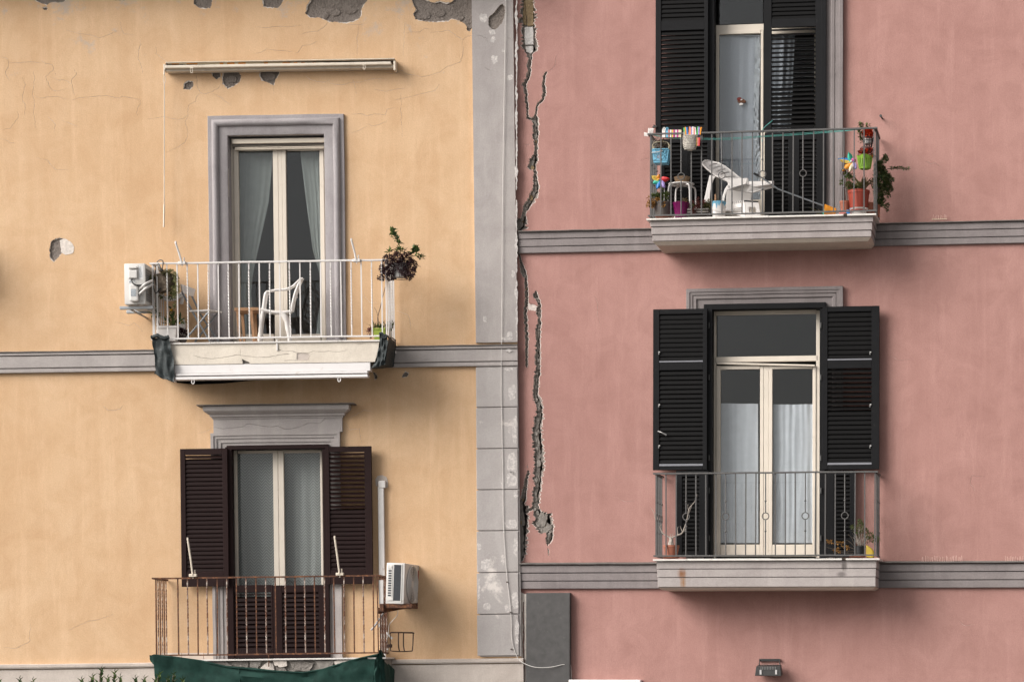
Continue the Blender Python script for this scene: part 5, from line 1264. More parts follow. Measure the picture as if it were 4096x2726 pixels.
# ---- cable down the pilaster
a = T('cable', 'thin white cable hanging down the grey corner pilaster and across the dark slab', 'cable', YF, 2040, 2726, 0.05)
P = [(2022,-40),(2021,120),(2018,300),(2014,560),(2010,800),(2009,1000),(2008,1180),(2006,1380),(2005,1560),(2008,1720),(2011,1900),(2013,2060),(2018,2180),(2027,2300),(2036,2380),(2045,2470),(2046,2540),(2055,2590),(2072,2630)]
m = MB(); m.tube(smooth_path([a.p(x, y, 0.055) for x, y in P] + [a.p(2095, 2650, 0.10), a.p(2140, 2666, 0.13), a.p(2200, 2666, 0.13), a.p(2250, 2656, 0.12), a.p(2276, 2655, 0.10), a.p(2284, 2670, 0.05), a.p(2285, 2760, 0.05)], 4), 0.0042, 6); a.part(m, 'wire', 'cable_white', smooth=True)
for i, (x, y) in enumerate(((2028, 2326), (2042, 2446), (2045, 2594))):
    m = MB(); c = a.p(x, y, 0.055); m.box(c[0] - 0.010, c[0] + 0.010, c[1] - 0.014, c[1] + 0.006, c[2] - 0.006, c[2] + 0.006); a.part(m, 'clip', 'rust_iron')

# ---- curtains
def curtain(label, fr, w, A, B, mat, nu=40, nv=14, rib=0.012, ribn=9, seed=1, group=None):
    a = T('curtain', label, 'curtain', fr, A[-1][0], A[-1][1], w, group=group)
    m = MB(); cloth(m, [a.p(x, y, w) for x, y in A], [a.p(x, y, w) for x, y in B], nu, nv, 0.012, 3, seed, rib=rib, ribn=ribn)
    a.part(m, 'drape', mat, smooth=True); return a
curtain('grey green curtain tied back on the left of the upper yellow window', YF, -0.24, [(952, 590), (950, 800), (950, 1000), (950, 1120), (950, 1200), (950, 1352)], [(1094, 590), (1076, 800), (1042, 960), (1012, 1088), (1004, 1180), (1022, 1352)], 'curtain_green', ribn=5, rib=0.005, seed=3)
curtain('grey green curtain tied back on the right of the upper yellow window', YF, -0.24, [(1199, 590), (1213, 712), (1232, 860), (1252, 1000), (1280, 1100), (1284, 1180), (1262, 1352)], [(1290, 590), (1290, 712), (1290, 860), (1290, 1000), (1290, 1100), (1290, 1180), (1290, 1352)], 'curtain_green', ribn=4, rib=0.005, seed=5)
curtain('grey zigzag patterned curtain behind the left pane between brown shutters', YF, -0.26, [(940, 1795), (940, 2630)], [(1100, 1795), (1100, 2630)], 'curtain_zigzag', ribn=3, rib=0.005, seed=7)
curtain('grey zigzag patterned curtain behind the right pane between brown shutters', YF, -0.26, [(1130, 1795), (1130, 2630)], [(1296, 1795), (1296, 2630)], 'curtain_zigzag', ribn=4, rib=0.006, seed=8)
curtain('white half curtain in the left pane of the lower pink window', PF, -0.21, [(2878, 1612), (2878, 2170)], [(3032, 1614), (3034, 2170)], 'curtain_white', ribn=4, rib=0.005, seed=9)
curtain('white half curtain in the right pane of the lower pink window', PF, -0.21, [(3093, 1616), (3092, 2170)], [(3252, 1616), (3252, 2170)], 'curtain_white', ribn=6, rib=0.007, seed=11)
a = curtain('pale blue dotted curtain with a ruffled edge in the upper pink window', PF, -0.21, [(2872, 142), (2872, 400), (2872, 820)], [(3022, 142), (3020, 300), (3016, 440), (3018, 560), (3030, 700), (3040, 820)], 'curtain_blue', ribn=3.5, rib=0.006, seed=13)
m = MB(); cloth(m, [a.p(3020, 146, -0.20), a.p(3018, 300, -0.20), a.p(3014, 440, -0.20), a.p(3016, 560, -0.20), a.p(3026, 700, -0.20), a.p(3036, 820, -0.20)], [a.p(3042, 146, -0.20), a.p(3040, 300, -0.20), a.p(3034, 440, -0.20), a.p(3034, 560, -0.20), a.p(3044, 640, -0.20), a.p(3048, 820, -0.20)], 4, 90, 0.03, 28, 3); a.part(m, 'ruffle', 'lace_edge', smooth=True)
m = MB(); m.tube([a.p(2872, 144, -0.195), a.p(2960, 143, -0.195), a.p(3042, 145, -0.195)], 0.012, 6); a.part(m, 'header', 'lace_edge')
curtain('pale curtain glimpsed through the half closed black shutter', PF, -0.21, [(3062, 142), (3062, 820)], [(3180, 142), (3150, 820)], 'curtain_blue', ribn=4, rib=0.015, seed=15)
a = T('window_ornament', 'small brown and red felt ornament hung on the blue curtain', 'ornament', PF, 2962, 425, -0.196)
m = MB(); c = a.p(2965, 405, -0.19); m.ball(c, 0.035, 10, su=1.5, sw=0.3); m.ball((c[0] + 0.045, c[1] + 0.003, c[2] - 0.008), 0.02, 8, sw=0.4); a.part(m, 'face', 'felt_brown', smooth=True)
m = MB(); m.ball((c[0] - 0.025, c[1] + 0.008, c[2] + 0.028), 0.024, 8, su=1.4, sw=0.3); a.part(m, 'cap', 'felt_red', smooth=True)
m = MB(); m.ball((c[0] + 0.0, c[1] + 0.009, c[2] - 0.042), 0.018, 8, su=1.5, sw=0.3); m.ball((c[0] - 0.005, c[1] + 0.010, c[2] + 0.018), 0.010, 8, su=2.4, sw=0.3); a.part(m, 'trim', 'felt_white', smooth=True)
# ------------------------------------------------------------------ plants and pots
def leaves(mb, centre, rad, n, ln, wd, rnd, mats=1, spread=1.0, up=0.3, shape=None):
    for i in range(int(n * 1.5)):
        while True:
            d = Vector((rnd.uniform(-1, 1), rnd.uniform(-1, 1), rnd.uniform(-1, 1)))
            if 0.05 < d.length <= 1: break
        p = Vector(centre) + Vector((d.x * rad[0], d.y * rad[1], d.z * rad[2]))
        v = d.normalized() * spread + Vector((rnd.uniform(-.6, .6), rnd.uniform(-.6, .6), rnd.uniform(-.6, .6) + up))
        mb.leaf(p, v, ln * rnd.uniform(0.9, 1.9), wd * rnd.uniform(1.2, 2.1), up=(rnd.uniform(-.5, .5), rnd.uniform(-.5, .5), 1), mi=rnd.randrange(mats))
def stem(mb, P, r0, r1, n=5, seg=4, mi=0):
    q = smooth_path(P, seg); m = len(q)
    return mb.tube(q, [r0 + (r1 - r0) * i / (m - 1) for i in range(m)], n, mi=mi)
def pot(a, c, r0, r1, h, mat, rim=0.012, rimh=0.03, n=22, soil=True, name='pot', flute=0.0, su=1.0, sw=1.0):
    m = MB(); m.lathe([(r0 * 0.9, 0), (r0, 0.004), (r1 - rim * 0.6, h - rimh), (r1, h - rimh + 0.002), (r1 + 0.002, h), (r1 - 0.010, h), (r1 - 0.014, h - 0.03)], c, n, su=su, sw=sw); o = a.part(m, name, mat, smooth=True)
    if soil:
        m = MB(); m.lathe([(0.001, h - 0.022), (r1 - 0.013, h - 0.024)], c, n, su=su, sw=sw); m.build('soil', 'soil', o)
    return o

# ---- upper yellow balcony
FY = 1368                                              # floor line of the upper yellow balcony
a = T('plastic_chair', 'white moulded plastic armchair seen side on at the upper yellow window', 'chair', YF, 1100, FY, 0.33)
c4 = lambda x, y, w: a.p(1000 + x / 2.413, 900 + y / 2.413, w)
for w in (0.52, 0.10):
    k = 0 if w > 0.3 else 14
    m = MB(); m.tube(smooth_path([c4(90 + k, 1118, w), c4(104 + k, 960, w), c4(128 + k, 800, w), c4(148 + k, 672, w), c4(172 + k, 636, w)], 5), [0.026, 0.026, 0.026] + [0.022] * 14 + [0.016] * 4, 8, flat=0.6); a.part(m, 'leg', 'white_plastic', smooth=True)
    m = MB(); m.tube(smooth_path([c4(158 + k, 645, w), c4(240 + k, 628, w), c4(340 + k, 620, w), c4(405 + k, 596, w), c4(450 + k, 556, w), c4(497 + k, 512, w)], 5), 0.0165, 8, flat=1.2); a.part(m, 'armrest', 'white_plastic', smooth=True)
    m = MB(); m.tube(smooth_path([c4(300 + k, 838, w), c4(345 + k, 905, w), c4(366 + k, 1010, w), c4(380 + k, 1116, w)], 5), [0.034] * 6 + [0.03] * 5 + [0.024] * 5, 8, flat=0.6); a.part(m, 'leg', 'white_plastic', smooth=True)
    m = MB(); m.tube(smooth_path([c4(398 + k, 838, w), c4(415 + k, 740, w), c4(445 + k, 630, w), c4(497 + k, 512, w)], 5), 0.018, 8); a.part(m, 'back_post', 'white_plastic', smooth=True)
m = MB()
def seatf(i, j):
    w = 0.10 + 0.42 * j; x = 108 + 300 * i
    p = c4(x, 812 + 30 * math.sin(i * 2.6) - 16 * (1 - abs(2 * j - 1)) * 0 + 22 * i * (1 - i) * 0, w); return (p[0], p[1], p[2] - 0.012 * math.sin(math.pi * j))
m.sheet(seatf, 12, 8)
def seatl(i, j):
    p = seatf(i, j); return (p[0], p[1], p[2] - 0.022)
m.sheet(seatl, 12, 8); m.tube([seatf(i / 12, 1.0) for i in range(13)], 0.02, 8); m.tube([seatf(i / 12, 0.0) for i in range(13)], 0.02, 8); m.tube([seatf(0.0, j / 8) for j in range(9)], 0.02, 8)
a.part(m, 'seat', 'white_plastic', smooth=True)
for i in range(6):
    t = i / 5; x = 403 + 84 * t + 8 * math.sin(t * 3); y = 800 - 270 * t
    m = MB(); m.tube([c4(x + 12 * math.sin(math.pi * j / 8) * 0.9, y, 0.10 + 0.42 * j / 8) for j in range(9)], 0.017 if i < 5 else 0.026, 6, flat=0.5); a.part(m, 'back_slat', 'white_plastic', smooth=True)

a = T('folding_chair', 'grey folding chair with a white seat and back on the upper yellow balcony', 'chair', YF, 850, FY, 0.3)
c3 = lambda x, y, w: a.p(400 + x / 2.413, 900 + y / 2.413, w)
for nm, P in (('leg', [c3(790, 640, 0.42), c3(925, 895, 0.42), c3(1062, 1122, 0.42)]), ('leg', [c3(885, 680, 0.16), c3(975, 870, 0.16), c3(1146, 1126, 0.16)]),
              ('leg', [c3(1042, 846, 0.42), c3(940, 970, 0.42), c3(838, 1085, 0.42)]), ('leg', [c3(1136, 846, 0.16), c3(1020, 990, 0.16), c3(916, 1128, 0.16)])):
    m = MB(); m.tube(P, 0.0125, 8); a.part(m, nm, 'steel', smooth=True)
m = MB(); m.hexa([c3(858, 820, 0.44), c3(1060, 812, 0.44), c3(1182, 832, 0.14), c3(975, 838, 0.14)], [(p[0], p[1], p[2] - 0.022) for p in (c3(858, 820, 0.44), c3(1060, 812, 0.44), c3(1182, 832, 0.14), c3(975, 838, 0.14))]); a.part(m, 'seat', 'white_plastic', bev=0.004)
m = MB(); A = [c3(775, 568, 0.44), c3(790, 655, 0.44)]; B = [c3(912, 618, 0.14), c3(895, 690, 0.14)]
cloth(m, A, B, 8, 5, 0.006, 3, 2); A2 = [(p[0] + 0.014, p[1], p[2]) for p in A]; B2 = [(p[0] + 0.014, p[1], p[2]) for p in B]; cloth(m, A2, B2, 8, 5, 0.006, 3, 2); a.part(m, 'backrest', 'white_plastic', smooth=True)

a = T('wooden_stool', 'small wooden stool beside the white plastic armchair', 'stool', YF, 985, FY, 0.3)
m = MB(); a.box(m, 937, 1035, 1229, 1242, 0.14, 0.44); a.part(m, 'top', 'wood', bev=0.005)
for (x0, x1, w) in ((950, 962, 0.42), (968, 978, 0.18), (1005, 1016, 0.42), (1020, 1026, 0.18)):
    m = MB(); b_, c_ = a.p(x0, 1242, w), a.p(x1, FY - 2, w); m.hexa([(b_[0] - 0.02, b_[1] - 0.015, b_[2]), (b_[0] + 0.02, b_[1] - 0.015, b_[2]), (b_[0] + 0.02, b_[1] + 0.015, b_[2]), (b_[0] - 0.02, b_[1] + 0.015, b_[2])], [(c_[0] - 0.015, c_[1] - 0.012, c_[2]), (c_[0] + 0.015, c_[1] - 0.012, c_[2]), (c_[0] + 0.015, c_[1] + 0.012, c_[2]), (c_[0] - 0.015, c_[1] + 0.012, c_[2])]); a.part(m, 'leg', 'wood')

a = T('planter', 'white rectangular planter with a yellow flower in the left corner of the upper yellow balcony', 'planter', YF, 669, FY, 0.42)
m = MB(); x0, x1 = a.p(634, 1340, 0.5)[0], a.p(708, 1340, 0.5)[0]; h = a.p(669, 1303, 0.5)[2]
m.hexa([(x0 + 0.02, -0.10, 0), (x1 - 0.02, -0.10, 0), (x1 - 0.02, 0.08, 0), (x0 + 0.02, 0.08, 0)], [(x0, -0.12, h - 0.035), (x1, -0.12, h - 0.035), (x1, 0.10, h - 0.035), (x0, 0.10, h - 0.035)]); a.part(m, 'box', 'white_plastic', bev=0.008)
m = MB(); m.box(x0 - 0.008, x1 + 0.008, -0.128, 0.108, h - 0.034, h); a.part(m, 'rim', 'white_plastic', bev=0.006)
m = MB(); rnd = random.Random(2)
for P in ([(638, 1300), (630, 1275), (612, 1250), (608, 1215)], [(690, 1300), (688, 1270), (692, 1235)], [(700, 1302), (715, 1290), (722, 1282)], [(672, 1300), (668, 1285)]):
    stem(m, [a.p(x, y, 0.45) for x, y in P], 0.006, 0.003)
a.part(m, 'stem', 'twig')
m = MB()
for (x, y, n) in ((608, 1222, 7), (613, 1262, 5), (692, 1240, 5), (693, 1272, 12), (690, 1292, 8), (722, 1282, 9), (668, 1292, 5), (715, 1295, 6), (634, 1255, 4)):
    leaves(m, a.p(x, y, 0.45), (0.03, 0.03, 0.035), n, 0.055, 0.022, rnd, 2, 0.6, 0.5)
stuff(a.part(m, 'leaves', ['leaf_dark', 'leaf_bright']))
for (x, y, s) in ((686, 1240, 1.0), (718, 1292, 0.7)):
    m = MB()
    for t in range(10): m.leaf(a.p(x, y, 0.47), (math.cos(t * 0.63), 0.4, math.sin(t * 0.63)), 0.026 * s, 0.020 * s)
    m.ball(a.p(x, y, 0.475), 0.017 * s, 8); a.part(m, 'flower', 'petal_yellow')
a = T('potted_plant', 'dark red leafy plant beside the white rectangular planter', 'plant', YF, 732, FY, 0.35)
pot(a, (0, 0, 0), 0.04, 0.055, 0.07, 'grey_pot'); m = MB(); rnd = random.Random(3); leaves(m, (0, 0, 0.10), (0.06, 0.06, 0.075), 150, 0.028, 0.016, rnd); stuff(a.part(m, 'leaves', 'leaf_purple'))
a = T('jerrycan', 'white plastic jerrycan behind the white rectangular planter', 'jerrycan', YF, 725, FY, 0.16)
m = MB(); m.box(-0.065, 0.065, -0.05, 0.05, 0, 0.26); a.part(m, 'body', 'white_plastic', bev=0.025, seg=3, smooth=True)
m = MB(); m.tube(smooth_path([(-0.04, 0, 0.255), (-0.03, 0, 0.30), (0.03, 0, 0.30), (0.045, 0, 0.255)], 4), 0.011, 8); a.part(m, 'handle', 'white_plastic', smooth=True)

a = T('hanging_planter', 'bark covered hanging planter with pale sedum on the white railing', 'planter', YF, 665, 1172, 0.50)
m = MB()
for (p0, p1, r) in (((640, 1098, 0.55), (662, 1166, 0.55), 0.085), ((688, 1095, 0.50), (672, 1140, 0.50), 0.085)):
    A_, B_ = Vector(a.p(*p0)), Vector(a.p(*p1)); n = 7
    m.tube([tuple(A_.lerp(B_, i / n)) for i in range(n + 1)], [r * (1 + 0.08 * random.uniform(-1, 1)) for _ in range(n + 1)], 11)
a.part(m, 'log', 'bark', jit=0.006)
m = MB(); m.tube(smooth_path([a.p(643, 1150, 0.64), a.p(622, 1172, 0.62), a.p(614, 1130, 0.6), a.p(622, 1085, 0.6), a.p(628, 1050, 0.62), a.p(640, 1040, 0.63), a.p(652, 1046, 0.64), a.p(649, 1075, 0.65)], 5), 0.007, 6); m.tube(smooth_path([a.p(634, 1055, 0.63), a.p(640, 1070, 0.66), a.p(648, 1082, 0.66)], 4), 0.014, 6); a.part(m, 'strap', 'black_iron')
m = MB(); m.ball(a.p(643, 1080, 0.62), 0.035, 8, sv=0.8); a.part(m, 'bark_knot', 'bark', jit=0.004)
m = MB(); rnd = random.Random(4)
for (x, y, n, r) in ((650, 1088, 40, 0.03), (667, 1086, 50, 0.035), (685, 1090, 50, 0.035), (700, 1100, 50, 0.035), (706, 1120, 40, 0.035), (709, 1145, 40, 0.03), (704, 1165, 60, 0.04), (700, 1185, 40, 0.03), (609, 1110, 40, 0.03), (604, 1120, 30, 0.025), (697, 1222, 12, 0.018), (703, 1210, 8, 0.015)):
    leaves(m, a.p(x, y, 0.60), (r, r, r), n, 0.016, 0.011, rnd, 1, 0.8, 0.3)
stuff(a.part(m, 'sedum', 'leaf_sedum'))
m = MB()
for (x, y, n, r) in ((690, 1165, 50, 0.045), (682, 1180, 30, 0.035), (645, 1180, 24, 0.025), (695, 1140, 30, 0.035)): leaves(m, a.p(x, y, 0.56), (r, r, r * 1.3), n, 0.025, 0.012, rnd, 1, 0.7, -0.2)
stuff(a.part(m, 'leaves', 'leaf_olive'))
m = MB(); m.tube(smooth_path([a.p(697, 1185, 0.58), a.p(696, 1205, 0.58), a.p(698, 1222, 0.58)], 3), 0.002, 4); a.part(m, 'stem', 'twig')

a = T('hanging_planter', 'wire basket overflowing with dark purple succulent on the right of the white railing', 'planter', YF, 1595, 1117, 0.52)
m = MB(); rnd = random.Random(6)
for (x, y, n, r) in ((1555, 1040, 160, .07), (1590, 1035, 220, .08), (1625, 1035, 220, .08), (1648, 1060, 200, .065), (1600, 1065, 220, .075), (1570, 1075, 200, .07), (1545, 1085, 130, .05), (1530, 1075, 90, .04), (1645, 1090, 120, .05), (1635, 1110, 50, .03), (1528, 1110, 40, .025), (1518, 1112, 24, .02), (1555, 1108, 60, .035), (1620, 1090, 80, .05), (1575, 1105, 40, .03)):
    leaves(m, a.p(x, y, 0.62 + rnd.uniform(-0.06, 0.06)), (r, 0.11, r), n, 0.020, 0.013, rnd, 1, 0.7, 0.1)
stuff(a.part(m, 'succulent', 'leaf_purple'))
m = MB(); m.lathe([(0.08, 0.02), (0.12, 0.20), (0.11, 0.20)], (0.03, 0.03, 0.0), 16); a.part(m, 'liner', 'grey_plastic')
m = MB()
for v, r in ((0.005, 0.09), (0.10, 0.12), (0.22, 0.135)): m.tube([(0.03 + r * math.cos(t * math.pi / 9), 0.03 + r * math.sin(t * math.pi / 9), v) for t in range(18)], 0.004, 5, closed=True)
for t in range(8): m.tube([(0.03 + 0.09 * math.cos(t * 0.785), 0.03 + 0.09 * math.sin(t * 0.785), 0.005), (0.03 + 0.135 * math.cos(t * 0.785), 0.03 + 0.135 * math.sin(t * 0.785), 0.22)], 0.003, 5)
stuff(a.part(m, 'wire_basket', 'black_iron'))
m = MB(); stems = ([(1600, 1020), (1602, 995), (1593, 970), (1580, 945), (1570, 922)], [(1640, 1020), (1652, 1010), (1665, 1000)], [(1650, 1025), (1668, 1022), (1682, 1035)], [(1560, 1020), (1556, 1010)], [(1616, 1010), (1622, 998), (1630, 990)], [(1665, 1045), (1672, 1062), (1684, 1066)])
for P in stems: stem(m, [a.p(x, y, 0.56) for x, y in P], 0.005, 0.0025)
a.part(m, 'stem', 'twig')
m = MB()
for (x, y, n) in ((1570, 922, 9), (1574, 936, 9), (1580, 948, 9), (1587, 960, 9), (1594, 974, 8), (1656, 1000, 10), (1664, 995, 8), (1668, 1008, 8), (1680, 1032, 10), (1556, 1010, 7), (1594, 1003, 12), (1604, 1000, 8), (1651, 1015, 8)): leaves(m, a.p(x, y, 0.56), (0.022, 0.02, 0.022), n, 0.040, 0.021, rnd, 2, 0.7, 0.7)
stuff(a.part(m, 'leaves', ['leaf_dark', 'leaf_bright']))

a = T('planter', 'lime green planter with aloe in the right corner of the upper yellow balcony', 'planter', YF, 1517, FY - 4, 0.45)
m = MB(); x0, x1 = a.p(1494, 1330, 0.5)[0], a.p(1543, 1330, 0.5)[0]; h = a.p(1518, 1313, 0.5)[2]
m.hexa([(x0 + 0.015, -0.08, 0), (x1 - 0.015, -0.08, 0), (x1 - 0.015, 0.07, 0), (x0 + 0.015, 0.07, 0)], [(x0, -0.10, h - 0.02), (x1, -0.10, h - 0.02), (x1, 0.09, h - 0.02), (x0, 0.09, h - 0.02)]); a.part(m, 'box', 'olive_lime', bev=0.006)
m = MB(); m.box(x0 - 0.006, x1 + 0.006, -0.106, 0.096, h - 0.0195, h); a.part(m, 'rim', 'olive_lime', bev=0.004)
m = MB(); rnd = random.Random(8)
for i in range(46):
    t = rnd.uniform(0, 6.28); L_ = rnd.uniform(0.07, 0.17); x = rnd.uniform(x0, x1)
    m.leaf((x, rnd.uniform(-0.06, 0.06), h - 0.01), (math.cos(t) * 0.7, math.sin(t) * 0.5, rnd.uniform(0.3, 1.4)), L_, 0.017, mi=rnd.randrange(3), curl=0.2)
stuff(a.part(m, 'aloe', ['leaf_aloe', 'leaf_olive', 'leaf_bright']))
m = MB(); rnd = random.Random(9)
leaves(m, a.p(1482, 1330, 0.5), (0.03, 0.03, 0.05), 40, 0.03, 0.012, rnd); stuff(a.part(m, 'dead_leaves', 'leaf_red'))
m = MB(); stem(m, [a.p(1516, 1310, 0.45), a.p(1511, 1270, 0.42), a.p(1523, 1222, 0.36), a.p(1530, 1190, 0.3), a.p(1541, 1148, 0.2)], 0.006, 0.004); stem(m, [a.p(1516, 1290, 0.44), a.p(1508, 1250, 0.44), a.p(1497, 1228, 0.44)], 0.003, 0.002); a.part(m, 'stem', 'twig')
m = MB(); leaves(m, a.p(1560, 1310, 0.3), (0.02, 0.02, 0.07), 24, 0.05, 0.018, rnd, 1, 0.3, 1.0); stuff(a.part(m, 'leaves', 'leaf_olive'))
a = T('floor_dish', 'small pale dish on the floor by the upper yellow window', 'dish', YF, 1282, FY, 0.4)
m = MB(); m.lathe([(0.03, 0), (0.048, 0.006), (0.05, 0.012), (0.028, 0.020), (0.001, 0.024)], (0, 0, 0), 18); a.part(m, 'dome', 'grey_plastic', smooth=True)
# ------------------------------------------------------------------ upper pink balcony
simple('salmon_pin', (0.62, 0.42, 0.36), 0.5, 0.08, 8)
FP = 868                                               # floor line of the upper pink balcony (front)
WP = 0.63
zA = lambda x, y: (2580 + x / 7.841, 680 + y / 7.841)      # survey sheets
zB = lambda x, y: (2570 + x / 8.254, 490 + y / 8.254)
zC = lambda x, y: (2760 + x / 6.03, 620 + y / 6.03)
zD = lambda x, y: (3180 + x / 4.9, 560 + y / 4.9)
zE = lambda x, y: (3340 + x / 2.8, 460 + y / 2.8)

def peg(label, x, y0, y1, mat, w, lean=0.0, body=None):
    a = T('clothes_peg', label, 'clothes peg', PF, *zB(x, y1), w, group='clothes pegs on the pink balcony')
    h = (y1 - y0) / 8.254 * 0.00325
    for k in (-1, 1):
        m = MB(); m.hexa([(-0.008, k * 0.003, 0), (0.008, k * 0.003, 0), (0.008, k * 0.011, 0), (-0.008, k * 0.011, 0)], [(-0.009 + lean, k * 0.008, h), (0.009 + lean, k * 0.008, h), (0.009 + lean, k * 0.014, h), (-0.009 + lean, k * 0.014, h)])
        m.build('prong', mat, a.e)
    m = MB(); m.tube([(-0.009 + lean * 0.55, 0, h * 0.55), (0.009 + lean * 0.55, 0, h * 0.55)], 0.005, 6); m.build('spring', 'hardware', a.e)
row1 = [(670, 'white_plastic', 'white peg first'), (868, 'salmon_plastic', 'salmon peg'), (930, 'white_plastic', 'white peg'), (990, 'yellow_plastic', 'yellow peg'), (1040, 'magenta_plastic', 'magenta peg'), (1105, 'white_plastic', 'white peg'), (1160, 'magenta_plastic', 'magenta peg'), (1210, 'pale_plastic', 'cream peg'), (1256, 'pale_plastic', 'cream peg')]
words = ['clipped next to the pink looped peg', 'just right of the blue looped peg', 'between a salmon and a yellow peg', 'fourth along the single row on the rail', 'just right of the yellow peg on the rail', 'between two magenta pegs on the rail', 'just left of the cream pegs on the rail', 'taller of the two ending the single row', 'shorter of the two ending the single row']
for (x, mt, nm), wd in zip(row1, words): peg(nm.replace(' first', '') + ' ' + wd, x, 250, 490, mt, WP, 0.002)
for x, mt, nm in ((718, 'white_plastic', 'white and pink looped peg at the left of the rail'), (815, 'sky_blue', 'light blue looped peg at the left of the rail')):
    a = T('clothes_peg', nm, 'clothes peg', PF, *zB(x, 490), WP, group='clothes pegs on the pink balcony')
    h = 0.125
    m = MB(); m.box(-0.015, 0.015, 0.004, 0.013, 0, h * 0.62); m.tube([(0.016 * math.cos(t * math.pi / 8), 0.008, h * 0.80 + 0.024 * math.sin(t * math.pi / 8)) for t in range(16)], 0.005, 6, closed=True); a.part(m, 'prong', mt)
    m = MB(); m.box(-0.015, 0.015, -0.013, -0.004, 0, h * 0.9); a.part(m, 'prong', mt)
    m = MB(); m.box(-0.016, 0.016, 0.0131, 0.0145, h * 0.30, h * 0.46); a.part(m, 'band', 'salmon_plastic' if x < 750 else 'blue_plastic')
row2 = [(1392, 'green_plastic', 'green peg leaning at the left of the string bag'), (1435, 'orange_plastic', 'orange peg beside the leaning green peg'), (1487, 'blue_plastic', 'tall blue peg above the string bag'), (1538, 'salmon_plastic', 'brick red peg right of the tall blue peg'), (1575, 'orange_plastic', 'orange peg left of the lilac peg'), (1618, 'violet_plastic', 'lilac peg at the middle of the string bag'), (1668, 'white_plastic', 'white peg leaning beside the lilac peg'), (1720, 'salmon_plastic', 'short red peg among the pegs on the string bag'), (1757, 'white_plastic', 'white peg left of the bright green peg'), (1807, 'green_plastic', 'bright green peg near the right of the string bag'), (1860, 'violet_plastic', 'purple peg second from the right on the bag'), (1905, 'orange_plastic', 'orange peg at the right end of the bag')]
for i, (x, mt, nm) in enumerate(row2): peg(nm, x, 150 + (35 if i in (0, 4, 7) else 8 * (i % 3)), 405, mt, WP + 0.012, random.uniform(-0.012, 0.012))
row3 = [(1688, 'white_plastic', 'white peg hanging low at the side of the string bag'), (1735, 'blue_plastic', 'blue peg hanging low at the side of the string bag'), (1785, 'yellow_mustard', 'yellow peg hanging low at the side of the string bag'), (1827, 'salmon_plastic', 'pale salmon peg hanging low beside the red one'), (1870, 'red_plastic', 'red peg hanging low at the far right of the bag')]
for x, mt, nm in row3: peg(nm, x, 510, 775, mt, WP + 0.05, 0.004)
for i, x in enumerate((195, 228, 262, 295, 325)):
    peg(('outermost', 'second', 'third', 'fourth', 'innermost')[i] + ' of the white pegs standing at the left end of the dark rail', x, 195 + (i % 2) * 30, 385, 'white_plastic', WP - 0.05 * i, 0.008)
for i in range(3):
    a = T('clothes_peg', ('upper', 'middle', 'lower')[i] + ' white peg sticking out sideways from the left end of the dark rail', 'clothes peg', PF, *zB(160, 375 + i * 26), WP - 0.06 * i, group='clothes pegs on the pink balcony')
    m = MB(); m.hexa([(-0.042, -0.008, 0.012), (-0.042, 0.008, 0.012), (-0.042, 0.008, 0.022), (-0.042, -0.008, 0.022)], [(0.01, -0.008, -0.004), (0.01, 0.008, -0.004), (0.01, 0.008, 0.006), (0.01, -0.008, 0.006)]); a.part(m, 'prong', 'white_plastic')
    m = MB(); m.hexa([(-0.042, -0.008, -0.006), (-0.042, 0.008, -0.006), (-0.042, 0.008, 0.003), (-0.042, -0.008, 0.003)], [(0.01, -0.008, -0.014), (0.01, 0.008, -0.014), (0.01, 0.008, -0.005), (0.01, -0.008, -0.005)]); a.part(m, 'prong', 'white_plastic')

a = T('string_bag', 'off-white knitted string bag hanging from the dark balcony rail', 'bag', PF, *zB(1570, 930), WP + 0.04)
m = MB(); H_ = 540 / 8.254 * 0.00323
prof = [(0.03, 0.0), (0.062, 0.02), (0.083, 0.06), (0.088, 0.10), (0.084, 0.14), (0.078, H_ - 0.02)]
m.lathe(prof, (0, 0, 0), 22, sw=0.6, wob=0.02); a.part(m, 'body', 'rope_yarn', smooth=True)
m = MB()
for k in range(9):
    v = 0.02 + k * 0.021; r = 0.064 + 0.026 * math.sin(min(1, v / 0.11) * 1.5)
    m.tube([(r * 1.03 * math.cos(t * math.pi / 14), r * 0.64 * math.sin(t * math.pi / 14), v + 0.004 * math.sin(t * 2.3 + k)) for t in range(28)], 0.0055, 5, closed=True)
stuff(a.part(m, 'stitches', 'rope_yarn'))
m = MB(); m.tube(smooth_path([(-0.075, 0.03, 0.185), (-0.07, 0.045, 0.235), (-0.06, 0.05, 0.18), (-0.02, 0.058, 0.11), (0.01, 0.06, 0.085)], 5), 0.005, 5); a.part(m, 'strap', 'rope_yarn')

